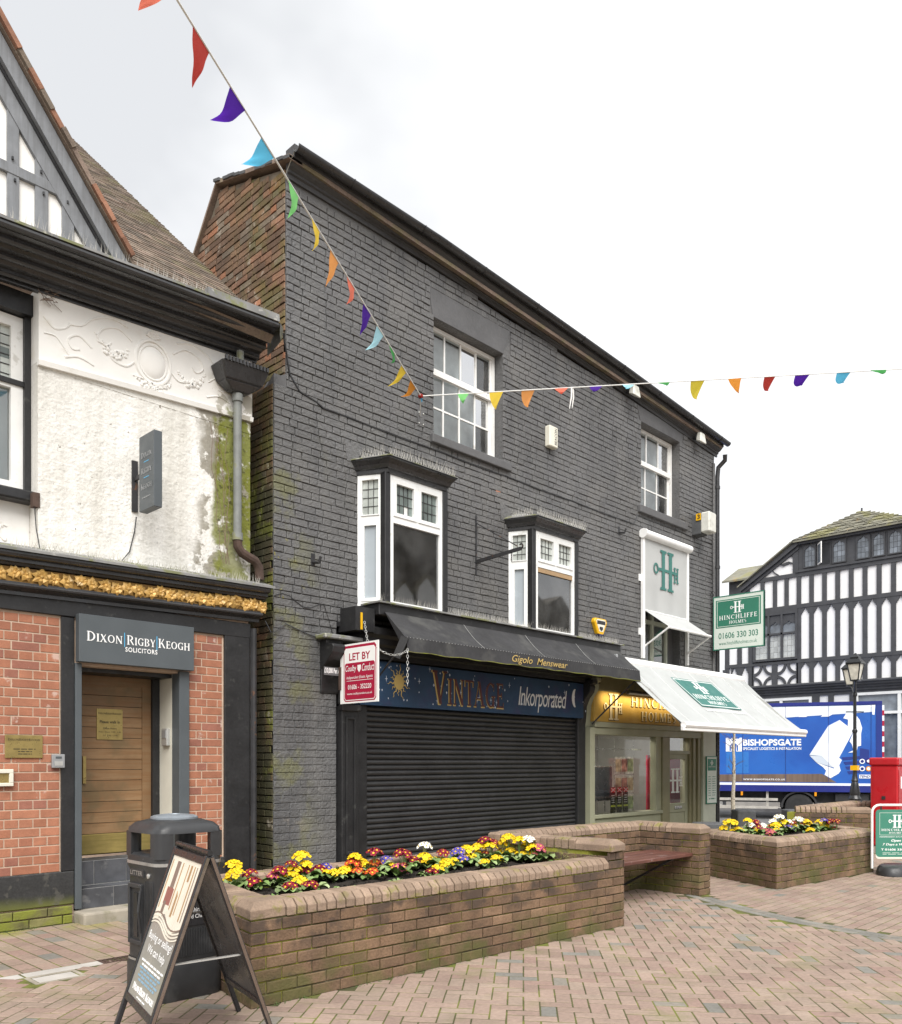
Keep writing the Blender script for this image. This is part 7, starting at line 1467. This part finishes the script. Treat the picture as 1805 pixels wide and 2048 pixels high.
for i, (a, b) in enumerate(((.12, .9), (.18, .84), (.14, .88), (.2, .82))): dashes(AB, Fa, pw0 + a * .54, pw0 + b * .54, .25 + (.20 - i * .026) * (La - .32), .010, .005, 'poster_blue', 7, seed=9 + i)
serif(AB, Fa, 'Dixon Rigby Keogh', pw0 + .10 * .54, pw0 + .90 * .54, .25 + .045 * (La - .32), .25 + .09 * (La - .32), .005, 'letter_white', .0015, .05, .82); dashes(AB, Fa, pw0 + .34 * .54, pw0 + .66 * .54, .25 + .02 * (La - .32), .007, .005, 'letter_white', 4)
# ------------------------------------------------------------ swinging forecourt sign on the right
p0 = FWD * 11.15 + RGT * (.5387 * 11.15); Fq = Fr((p0.x, p0.y, 0), RGT, -FWD)
t = thing('forecourt_sign', (p0.x + .3, p0.y - .2, 0), 'green and white forecourt sign in a white tubular frame beside the planter', 'sign board')
WQ = .64; pts = [Fq.p(0, .08), Fq.p(0, .80)] + [Fq.p(.10 - .10 * math.cos(RAD(a)), .82 + .10 * math.sin(RAD(a))) for a in range(15, 91, 15)] + [Fq.p(WQ - .10 + .10 * math.sin(RAD(a)), .82 + .10 * math.cos(RAD(a))) for a in range(0, 90, 15)] + [Fq.p(WQ, .80), Fq.p(WQ, .08)]
MB().tube(pts, .016, 8).build('frame', 'white_gloss', t, smooth=True)
def rrect(a0, a1, z0, z1, r, n=4):
    o = []
    for (cx, cz, s) in ((a1 - r, z0 + r, -90), (a1 - r, z1 - r, 0), (a0 + r, z1 - r, 90), (a0 + r, z0 + r, 180)):
        for k in range(n + 1): q = RAD(s + 90 * k / n); o.append((cx + r * math.cos(q), cz + r * math.sin(q)))
    return o
MB().prism(Fq, rrect(.05, WQ - .05, .23, .86, .05), -.008, 0).build('panel', 'sapgreen_sign', t); MB().prism(Fq, rrect(.05, WQ - .05, .205, .30, .04), -.007, -.001).build('panel_foot', 'cream_paint', t)
for s in (.12, WQ - .12): MB().bar(Fq.p(s, .86), Fq.p(s, .90), .02, .01).build('hanger', 'iron', t)
bx = MB()
for (a, b, c, d) in ((.10, WQ - .10, .815, .819), (.10, WQ - .10, .52, .524), (.10, .104, .524, .815), (WQ - .104, WQ - .10, .524, .815)): bx.fb(Fq, a, b, c, d, .0, .0015)
bx.build('border_line', 'brand_pale', t); key_logo(t, Fq, .335, .705, .17, .0005, 'letter_white'); serif(t, Fq, 'HINCHLIFFE', .125, .515, .575, .605, .0005, 'letter_white', .0015, .2); serif(t, Fq, 'HOLMES', .225, .415, .54, .562, .0005, 'letter_white', .0015, .2)
serif(t, Fq, 'Independent', .11, .31, .492, .506, .0005, 'letter_white', .001, .15, 1.) if all(c.upper() in GL for c in 'Independent') else text(t, Fq, 'INDEPENDENT ESTATE AGENTS', .10, .54, .490, .504, .001, 'letter_white', 0, .01, 1.1)
text(t, Fq, 'Open', .255, .385, .425, .465, .001, 'letter_white', .25, .02); text(t, Fq, '7 Days a Week', .14, .50, .375, .412, .001, 'letter_white', .25, .015); text(t, Fq, 'T 01606 330 303', .12, .52, .315, .343, .001, 'letter_white', 0, .02)
for i in range(2): dashes(t, Fq, .14, .50, .285 - i * .018, .006, .0002, 'brand_pale', 5, seed=i)
MB().lathe([(.36, 0), (.36, .03), (.33, .10), (.29, .125)], Fq.p(WQ / 2, .0), 28, None, 0, .98, .62).build('base', 'bin_plastic', t, smooth=True)
# ------------------------------------------------------------ awnings
t = thing('shop_awning', (9.3, 7.3, 2.77), 'black canvas shop awning with a gold painted menswear name', 'awning')
def fab(u, v): return V((6.80 + u * 5.20, 7.48, 3.30)) * (1 - v) + V((6.70 + u * 5.13, 7.02, 2.94)) * v + V((0, 0, -.022 * math.sin(math.pi * v) * (1 + .4 * math.sin(u * 25))))
MB().grid(fab, 40, 6).build('canopy', 'awning_black', t, smooth=True, recalc=False)
def val(u, v): return V((6.72 + u * 5.11, 7.014 - .012 * v * (1 + math.sin(u * 40)), 2.938 - .165 * v - .006 * math.sin(u * 60) * v))
MB().grid(val, 60, 3).build('valance', 'awning_black', t, smooth=True, recalc=False); MB().tube([val(i / 40, 1.0) for i in range(41)], .006, 4).build('valance_binding', 'mossy_brick', t)
FVl = Fr((0, 7.000, 0), (1, 0, 0)); text(t, FVl, 'Gigolo  Menswear', 8.62, 9.86, 2.785, 2.905, .006, 'gilt', .3, .004)
m = MB()
for i in range(95): m.lathe([(.005, 0), (.003, .004)], val(i / 94, .02) + V((0, -.004, .002)), 5, (0, -1, 0))
tag(m.build('eyelets', 'galv', t), kind='stuff')
for u in (.27, .52, .76): MB().tube([fab(u, v / 6) + V((0, -.003, .004)) for v in range(7)], .003, 4).build('seam', 'galv', t)
MB().bar((6.70, 7.02, 2.935), (6.64, 7.10, 2.70), .05, .09).build('side_arm', 'black_joinery', t); MB().tube([(6.72, 7.03, 2.90), (6.75, 7.74, 2.35)], .012, 6).build('stay', 'iron', t); MB().tube([(11.80, 7.03, 2.82), (11.52, 7.70, 2.10)], .013, 6).build('stay', 'iron', t)
MB().add([fab(0, 0), fab(0, 1), fab(0, 1) + V((.02, .1, -.05))], [(0, 1, 2)]).build('end_flap', 'awning_black', t)
MB().tube([(11.78, 7.06, 2.80), (11.78, 7.07, 2.62)], .006, 4).build('chain', 'iron', t)
t = thing('shop_awning', (14., 6.8, 2.06), 'pale grey open awning with a green name panel over the estate agent', 'awning')
Fw = Fr((11.72, 6.2, 2.06), (1, 0, 0), None, (0, 1.16, 1.04)); SLn = 1.558; AW = 4.66
m = MB(); m.grid(lambda u, v: Fw.p(u * AW, v * SLn, -.03 * math.sin(math.pi * v) + .006 * math.sin(u * 30) * math.sin(math.pi * v)), 50, 8); m.build('canopy', 'awning_grey', t, smooth=True, recalc=False)
for i in range(7): MB().tube([Fw.p(AW * (i + .5) / 7, v / 8 * SLn, -.03 * math.sin(math.pi * v / 8) + .003) for v in range(9)], .0025, 4).build('seam', 'blind_white', t)
MB().tube([Fw.p(-.02, -.01, .0), Fw.p(AW + .02, -.01, .0)], .05, 10).build('front_bar', 'blind_white', t, smooth=True); MB().fb(Fr((11.72, 6.2, 2.06), (1, 0, 0)), -.05, AW + .03, -.10, -.02, -.03, .03).build('front_bar_lip', 'blind_white', t, bevel=.01)
MB().box(11.70, 16.40, 7.34, 7.52, 3.06, 3.20).build('cassette', 'blind_white', t, bevel=.05, seg=3); MB().box(11.665, 11.705, 7.32, 7.54, 3.04, 3.22).build('end_cap', 'steel_grey', t, bevel=.03, seg=2)
for x in (11.85, 16.2): MB().bar((x, 7.42, 3.04), (x, 6.85, 2.62), .035, .05).build('folding_arm', 'galv', t); MB().bar((x, 6.85, 2.62), (x, 6.26, 2.05), .03, .04).build('folding_arm', 'galv', t)
MB().box(11.9, 16.0, 7.45, 7.85, 3.0, 3.1).build('mounting_board', 'olive_dark', t)
MB().prism(Fw, [(1.42, .55), (2.90, .55), (2.90, 1.33), (1.42, 1.33)], -.020, -.012).build('name_panel', 'brand_teal', t)
bx = MB()
for (a, b, c, d) in ((1.45, 2.87, 1.29, 1.305), (1.45, 2.87, .575, .59), (1.45, 1.465, .59, 1.29), (2.855, 2.87, .59, 1.29)): bx.fb(Fw, a, b, c, d, -.0125, -.010)
bx.build('panel_border', 'letter_white', t); key_logo(t, Fw, 2.16, 1.10, .32, -.0115, 'letter_white'); serif(t, Fw, 'HINCHLIFFE', 1.55, 2.78, .77, .89, -.0115, 'letter_white', .002, .2); serif(t, Fw, 'HOLMES', 1.85, 2.48, .64, .725, -.0115, 'letter_white', .002, .2); text(t, Fw, 'www.hinchliffeholmes.co.uk', 1.40, 2.95, .42, .50, -.010, 'letter_white')
t = thing('window_blind', (14.05, 7.7, 3.3), 'small pale roller blind with a dark green key emblem over the upper right window', 'blind')
MB().tube([FB.p(13.24, 5.53, .09), FB.p(14.90, 5.53, .09)], .075, 14).build('roller_case', 'blind_white', t, smooth=True); MB().tube([FB.p(13.20, 5.53, .09), FB.p(13.25, 5.53, .09)], .085, 14).build('end_cap', 'blind_white', t, smooth=True)
for x in (13.25, 14.85): MB().fb(FB, x - .03, x + .03, 3.32, 5.48, .03, .09).build('guide_rail', 'blind_white', t, bevel=.006)
for z in (3.8, 4.75): MB().fb(FB, 13.17, 13.23, z - .06, z + .06, .0, .04).build('bracket', 'blind_white', t)
MB().grid(lambda u, v: FB.p(13.30 + u * 1.52, 5.50 - v * 1.31, .075 + .010 * math.sin(u * 17) * v), 40, 6).build('screen_fabric', 'fabric_blind', t, smooth=True, recalc=False)
MB().tube([FB.p(13.28, 4.185, .07), FB.p(14.84, 4.185, .07)], .018, 8).build('pivot_bar', 'blind_white', t); MB().grid(lambda u, v: lerp(FB.p(13.30 + u * 1.52, 4.18, .07), FB.p(13.30 + u * 1.50, 3.83, .55), v), 8, 4).build('drop_fabric', 'fabric_blind', t, recalc=False)
MB().tube([FB.p(13.27, 3.825, .55), FB.p(14.82, 3.825, .55)], .022, 8).build('drop_bar', 'blind_white', t)
for x in (13.28, 14.82): MB().tube([FB.p(x, 3.825, .55), FB.p(x, 3.54, .08)], .016, 6).build('drop_arm', 'blind_white', t)
key_logo(t, FB, 14.06, 4.98, .72, .088, 'brand_teal')
# ------------------------------------------------------------ hanging boards
FLt2 = Fr((6.28, 7.655, -.012), (0, -1, 0)); t = thing('letting_board', (6.28, 7.34, 2.17), 'red and white letting board hung on a chain beside the blue fascia', 'sign')
MB().fb(FLt2, -.03, .64, 2.185, 2.875, -.012, 0).build('board', 'let_white', t); 
def oct_(a0, a1, z0, z1, c): return [(a0 + c, z0), (a1 - c, z0), (a1, z0 + c), (a1, z1 - c), (a1 - c, z1), (a0 + c, z1), (a0, z1 - c), (a0, z0 + c)]
MB().prism(FLt2, oct_(.035, .605, 2.205, 2.855, .03), 0, .0012).build('red_border', 'let_red', t); MB().prism(FLt2, oct_(.047, .593, 2.217, 2.825, .028), .0013, .0022).build('white_field', 'let_white', t); MB().prism(FLt2, oct_(.057, .583, 2.227, 2.652, .02), .0023, .0032).build('red_field', 'let_red', t)
text(t, FLt2, 'LET BY', .135, .505, 2.68, 2.765, .0035, 'let_red', 0, .02); text(t, FLt2, 'Coulby', .07, .265, 2.535, 2.625, .0045, 'let_white', .25, .005); text(t, FLt2, 'Conduct', .365, .575, 2.545, 2.63, .0045, 'let_white', .25, .005)
MB().prism(FLt2, [(.285, 2.62), (.345, 2.62), (.343, 2.57), (.315, 2.535), (.287, 2.57)], .0033, .0045).build('shield', 'let_white', t); text(t, FLt2, 'Independent Estate Agents', .09, .55, 2.455, 2.50, .0045, 'let_white', .3); MB().fb(FLt2, .09, .55, 2.442, 2.447, .0033, .0045).build('underline', 'let_white', t)
text(t, FLt2, '01606 - 352220', .115, .525, 2.345, 2.40, .0045, 'let_white', 0, .01); text(t, FLt2, 'www.coulbyconduct.co.uk', .10, .54, 2.275, 2.308, .0045, 'let_white', 0, .005)
MB().fb(FLt2, -.04, -.01, 2.35, 2.62, -.04, .02).build('wall_bracket', 'rust_iron', t)
def chain(par, pts, r=.012):
    for i in range(len(pts) - 1):
        a, b = V(pts[i]), V(pts[i + 1]); d = (b - a); L = d.length; d.normalize(); x = d.orthogonal().normalized(); x = x if i % 2 else d.cross(x); c = (a + b) / 2
        MB().tube([c + d * (L * .62 * math.cos(q * .785)) + x * (r * math.sin(q * .785)) for q in range(9)], .003, 5).build('chain_link', 'galv', par)
pts = [V((6.45, 7.45, 3.14)) + (V((6.30, 7.22, 2.86)) - V((6.45, 7.45, 3.14))) * k / 9 for k in range(10)]; chain(t, pts)
chain(t, [V((6.28, 7.04, 2.78)) * (1 - k / 10) + V((6.70, 6.98, 2.78)) * (k / 10) + V((0, 0, -.07 * 4 * (k / 10) * (1 - k / 10))) for k in range(11)]); chain(t, [V((6.70, 6.98, 2.80 - k * .036)) for k in range(13)])
t = thing('rent_strip', (6.2, 7.68, 2.5), 'thin strip sign with small white rent lettering left of the letting board', 'sign'); Fs = Fr((0, 7.70, 0), (1, 0, 0)); MB().fb(Fs, 6.05, 6.37, 2.505, 2.60, -.004, 0).build('strip', 'black_render', t); text(t, Fs, '£10,000 Per Annum', 6.055, 6.365, 2.52, 2.59, .001, 'letter_white', 0, .02); MB().bar((6.3, 7.70, 2.48), (6.36, 7.70, 2.48), .02).build('stub', 'rust_iron', t)
FHs = Fr((15.86, 7.76, -.045), (0, -1, 0)); t = thing('hanging_sign', (15.86, 7.25, 3.69), 'green and pale estate agent sign hanging at the corner of the black building', 'sign')
MB().fb(FHs, .0, 1.02, 3.74, 4.80, -.04, 0).build('board', 'brand_pale', t); bx = MB()
for (a, b, c, d) in ((0, 1.02, 4.78, 4.80), (0, 1.02, 3.74, 3.76), (0, .018, 3.76, 4.78), (1.002, 1.02, 3.76, 4.78)): bx.fb(FHs, a, b, c, d, -.042, .004)
bx.build('edge_trim', 'brand_green', t); MB().fb(FHs, .055, .955, 4.17, 4.72, 0, .002).build('green_panel', 'brand_green', t); bx = MB()
for (a, b, c, d) in ((.08, .93, 4.69, 4.70), (.08, .93, 4.19, 4.20), (.08, .09, 4.20, 4.69), (.92, .93, 4.20, 4.69)): bx.fb(FHs, a, b, c, d, .0021, .0035)
bx.build('border_line', 'brand_pale', t); key_logo(t, FHs, .50, 4.55, .22, .0022, 'letter_white'); serif(t, FHs, 'HINCHLIFFE', .125, .885, 4.325, 4.41, .0022, 'letter_white', .0015, .2); serif(t, FHs, 'HOLMES', .33, .67, 4.235, 4.295, .0022, 'letter_white', .0015, .2)
text(t, FHs, '01606 330 303', .11, .90, 3.955, 4.075, .001, 'brand_green', 0, .012); text(t, FHs, 'www.hinchliffeholmes.co.uk', .12, .88, 3.83, 3.90, .001, 'brand_green')
for z in (4.62, 4.86, 3.80, 3.68):
    MB().tube([FHs.p(-.02 + .09 * (1 - q / 16) * math.cos(q * .55) * (-1 if z in (4.62, 3.80) else .6), z + .08 * (1 - q / 16) * math.sin(q * .55), -.02) for q in range(15)], .009, 5).build('scroll_bracket', 'iron', t)
t = thing('opening_hours_board', (15.62, 7.68, .66), 'narrow pale opening hours board on the shopfront pilaster', 'notice board'); Fm = Fr((0, 7.685, 0), (1, 0, 0)); MB().fb(Fm, 15.39, 15.82, .67, 1.60, 0, .02).build('frame', 'brand_green', t, bevel=.004); MB().fb(Fm, 15.41, 15.80, .69, 1.58, .02, .023).build('sheet', 'brand_pale', t); MB().fb(Fm, 15.43, 15.78, 1.32, 1.55, .0231, .0245).build('green_head', 'brand_green', t); key_logo(t, Fm, 15.60, 1.47, .09, .0246, 'letter_white', .001)
serif(t, Fm, 'HINCHLIFFE', 15.47, 15.74, 1.385, 1.405, .0246, 'letter_white', .001, .2)
for i in range(9): dashes(t, Fm, 15.46, 15.56, 1.2 - i * .045, .012, .0232, 'brand_green', 2, seed=i); dashes(t, Fm, 15.62, 15.76, 1.2 - i * .045, .012, .0232, 'brand_green', 2, seed=i + 20)
dashes(t, Fm, 15.48, 15.74, .77, .02, .0232, 'brand_green', 3)
# ------------------------------------------------------------ fixtures on the black wall
t = thing('bulkhead_light', (15.35, 7.7, 5.85), 'boxy exterior light with a yellow number tag near the eaves corner', 'light'); MB().fb(FB, 15.12, 15.39, 5.86, 6.25, .0, .20).build('housing', 'granite_dark', t, bevel=.01); MB().fb(FB, 15.11, 15.40, 5.88, 6.26, .20, .38).build('diffuser', 'lamp_diffuser', t, bevel=.02)
F3 = Fr((15.115, 7.85, 0), (0, -1, 0)); MB().fb(F3, .11, .21, 6.12, 6.25, .005, .009).build('number_tag', 'alarm_yellow', t); text(t, F3, '3', .135, .19, 6.14, 6.23, .0105, 'frame_black', 0, .03)
t = thing('alarm_box', (11.87, 7.8, 3.6), 'yellow and navy alarm bell box on the black wall', 'alarm'); pl = [(11.72, 3.86), (12.04, 3.86), (12.07, 3.80), (11.96, 3.60), (11.88, 3.56), (11.80, 3.60), (11.69, 3.80)]; MB().prism(FB, pl, .01, .09).build('case', 'alarm_yellow', t, bevel=.015); MB().prism(FB, [(11.80, 3.60), (11.96, 3.60), (11.88, 3.555)], .012, .095).build('base_tip', 'alarm_navy', t)
MB().prism(FB, [(11.76, 3.84), (12.0, 3.84), (12.02, 3.80), (11.93, 3.64), (11.83, 3.64), (11.74, 3.80)], .091, .094).build('face_plate', 'alarm_cream', t); MB().prism(FB, [(11.83, 3.72), (11.93, 3.72), (11.93, 3.68), (11.88, 3.65), (11.83, 3.68)], .095, .097).build('shield', 'frame_black', t); MB().fb(FB, 11.76, 12.0, 3.76, 3.82, .0945, .096).build('print_band', 'frame_black', t)
t = thing('alarm_box', (10.55, 7.8, 6.3), 'slim white alarm box high on the black wall', 'alarm'); MB().fb(FB, 10.45, 10.66, 6.34, 6.66, .01, .11).build('case', 'alarm_cream', t, bevel=.012); Ft = Fr((10.60, 7.74, 6.38), (0, 0, 1), (0, -1, 0), (-1, 0, 0)); text(t, Ft, 'BEACON', 0.0, .25, -.03, .03, .0015, 'frame_black', 0, .01)
t = thing('sign_bracket', (8.85, 7.8, 4.1), 'empty wrought-iron sign bracket between the two bay windows', 'bracket'); MB().fb(FB, 8.835, 8.865, 4.12, 4.95, .005, .025).build('back_plate', 'iron', t); MB().bar((8.85, 7.83, 4.30), (8.89, 7.06, 4.36), .03, .045).build('beam', 'iron', t); MB().tube([(8.85, 7.82, 4.84), (8.88, 7.12, 4.40)], .008, 5).build('stay', 'iron', t)
MB().tube([V((8.89, 7.06, 4.36)) + V((0, -.03 * math.sin(q * .5), .03 - .03 * math.cos(q * .5))) for q in range(9)], .012, 6).build('scroll', 'iron', t)
for k in range(4): MB().tube([V((8.885, 7.22, 4.31 - k * .028)) + V((.010 * math.cos(q), 0, .018 * math.sin(q))) for q in [i * .785 for i in range(9)]], .004, 4).build('chain_link', 'iron', t)
for (x, z, lab) in ((5.99, 3.85, 'short iron peg on the wall left of the bays'), (12.54, 5.45, 'short iron peg above the yellow alarm box')):
    t = thing('wall_peg', (x, 7.8, z), lab, 'bracket', 'iron pegs on the black wall'); MB().fb(FB, x - .03, x + .03, z - .07, z + .07, .0, .02).build('plate', 'iron', t); MB().tube([FB.p(x, z - .03, .02), FB.p(x + .01, z - .05, .12), FB.p(x + .02, z + .02, .14)], .018, 6).build('peg', 'iron', t)
for (x, lab) in ((12.75, 'clear glass floodlight under the middle of the gutter'), (15.15, 'clear glass floodlight under the right end of the gutter')):
    z = zc(x) + .02; t = thing('floodlight', (x, 7.6, z - .1), lab, 'light', 'floodlights under the gutter'); MB().hexa([FB.p(x - .10, z - .12, .24), FB.p(x + .14, z - .12, .24), FB.p(x + .12, z - .06, .12), FB.p(x - .08, z - .06, .12), FB.p(x - .06, z + .08, .22), FB.p(x + .10, z + .08, .22), FB.p(x + .10, z + .10, .14), FB.p(x - .06, z + .10, .14)]).build('lamp_head', 'lamp_diffuser', t, bevel=.015); MB().bar(FB.p(x, z, .15), FB.p(x, z, .0), .03).build('arm', 'iron', t)
t = thing('security_light', (11.85, 7.4, 3.2), 'round white security light at the right end of the black awning', 'light'); MB().lathe([(.07, 0), (.075, .03), (.06, .07), (.02, .09)], (11.95, 7.44, 3.02), 14, (-.3, -1, -.2)).build('globe', 'white_upvc', t, smooth=True); MB().bar((11.95, 7.5, 3.05), (11.95, 7.85, 3.1), .03).build('arm', 'white_upvc', t)
# ------------------------------------------------------------ bunting
FLAGS1 = [((2.27, 4.44, 6.03), (2.44, 4.54, 6.03), (2.15, 4.42, 5.66), 'flag_coral'), ((2.64, 4.66, 6.04), (2.82, 4.77, 6.04), (2.68, 4.77, 5.73), 'pennant_red'), ((3.06, 4.91, 6.04), (3.25, 5.02, 6.04), (3.01, 5.11, 5.91), 'flag_purple'), ((3.48, 5.16, 6.05), (3.67, 5.28, 6.05), (3.43, 5.37, 5.96), 'flag_sky'), ((3.89, 5.4, 6.06), (4.07, 5.51, 6.06), (3.92, 5.51, 5.82), 'flag_lime'), ((4.31, 5.65, 6.06), (4.47, 5.75, 6.06), (4.33, 5.76, 5.86), 'flag_yellow'), ((4.7, 5.89, 6.07), (4.88, 6.0, 6.07), (4.71, 6.02, 5.8), 'flag_peach'), ((5.07, 6.11, 6.07), (5.27, 6.23, 6.08), (5.11, 6.22, 5.87), 'flag_coral'), ((5.5, 6.37, 6.08), (5.7, 6.48, 6.08), (5.53, 6.5, 5.82), 'flag_purple'), ((5.89, 6.6, 6.09), (6.09, 6.72, 6.09), (5.86, 6.78, 5.89), 'flag_ice'), ((6.25, 6.81, 6.09), (6.45, 6.93, 6.1), (6.29, 6.93, 5.98), 'flag_green'), ((6.7, 7.08, 6.1), (6.87, 7.18, 6.1), (6.63, 7.28, 5.92), 'flag_yellow'), ((7.04, 7.28, 6.11), (7.25, 7.4, 6.11), (7.02, 7.47, 6.0), 'flag_amber')]
FLAGS2 = [((7.81, 7.22, 6.15), (7.92, 7.13, 6.16), (7.86, 7.18, 6.01), 'flag_lime'), ((8.12, 6.96, 6.19), (8.25, 6.84, 6.2), (8.18, 6.91, 5.95), 'flag_yellow'), ((8.43, 6.69, 6.22), (8.56, 6.58, 6.23), (8.5, 6.63, 6.02), 'flag_peach'), ((8.75, 6.41, 6.26), (8.88, 6.29, 6.27), (8.81, 6.36, 6.17), 'flag_coral'), ((9.09, 6.11, 6.29), (9.22, 6.0, 6.31), (9.13, 6.09, 6.22), 'flag_purple'), ((9.41, 5.83, 6.33), (9.54, 5.73, 6.34), (9.44, 5.81, 6.26), 'flag_ice'), ((9.76, 5.53, 6.37), (9.88, 5.42, 6.38), (9.83, 5.47, 6.3), 'flag_green'), ((10.09, 5.24, 6.4), (10.23, 5.12, 6.42), (10.16, 5.18, 6.18), 'flag_gold'), ((10.46, 4.92, 6.45), (10.59, 4.8, 6.46), (10.56, 4.83, 6.24), 'flag_amber'), ((10.83, 4.6, 6.49), (10.94, 4.5, 6.5), (10.89, 4.54, 6.34), 'pennant_red'), ((11.14, 4.33, 6.52), (11.29, 4.2, 6.54), (11.24, 4.24, 6.43), 'flag_purple'), ((11.56, 3.96, 6.57), (11.7, 3.84, 6.58), (11.67, 3.86, 6.49), 'flag_sky'), ((11.9, 3.66, 6.61), (12.07, 3.52, 6.63), (12.0, 3.58, 6.55), 'flag_green')]
ANC = V((7.46, 7.53, 6.112)); WAL = V((7.76, 7.85, 6.03))
def bunting(label, flags, path, seed):
    t = thing('bunting', path[0], label, 'bunting', 'strings of coloured bunting'); rg = random.Random(seed)
    MB().tube(path, .007, 6).build('cord', 'rope', t)
    for (p, q, tip, c) in flags:
        p, q, tip = V(p), V(q), V(tip); n = (q - p).cross(tip - p).normalized(); L = ((p + q) / 2 - tip).length; amp = rg.uniform(.05, .11) * max(0, .34 - L) / .34 * 1.6 + .012; ph = rg.uniform(-.4, .4); sg = -1 if n.z > 0 else 1; sd = (q - p).normalized()
        def fn(u, v):
            w = 1 - v; b = p + (q - p) * (.5 + (u - .5) * w); tp_ = (p + q) / 2 * (1 - v) + tip * v; c0 = tp_ + (q - p) * ((u - .5) * w)
            return c0 + n * (sg * amp * math.sin(v * 2.6 + ph * v) * (1 - .2 * u)) + n * (.014 * math.sin(u * 7 + v * 9) * v * (1 - v) * 2 + (.03 * max(0, v - .55) * sg)) + V((0, 0, -.035 * math.sin(math.pi * v))) + sd * (-.02 * math.sin(math.pi * v))
        MB().grid(fn, 6, 10).build('pennant', c, t, smooth=True, recalc=False, ang=80)
    return t
d1 = (ANC - V((2.488, 4.571, 6.033))); far = [V((2.488, 4.571, 6.033)) - d1 * k * .25 + V((0, 0, .10 * k * k)) for k in range(1, 8)]
b1 = bunting('bunting string rising steeply from the wall to the upper left', FLAGS1, [WAL, ANC] + [ANC - d1 * k / 6 for k in range(1, 7)] + far, 5)
MB().lathe([(.004, -.03), (.03, -.015), (.03, .015), (.004, .03)], ANC, 7, (1, .4, .2)).build('knot', 'pennant_red', b1); MB().tube([ANC, ANC + V((.02, .0, -.07))], [.018, .006], 5).build('loose_end', 'flag_sky', b1)
e2 = V((12.208, 3.401, 6.64)); d2 = e2 - ANC
b2 = bunting('bunting string running level to the right across the white sky', FLAGS2, [ANC] + [ANC + d2 * k / 8 for k in range(1, 9)] + [e2 + d2 * k * .4 + V((0, 0, .12 * k * k)) for k in range(1, 5)], 6)
for dx in (0, .03): MB().tube([V((8.91 + dx, 6.26, 6.27)), V((8.90 + dx * 1.5, 6.255, 6.15)), V((8.85 + dx * 2, 6.25, 5.98 + dx))], [.010, .009, .004], 5).build('ribbon_end', 'rope', b2)
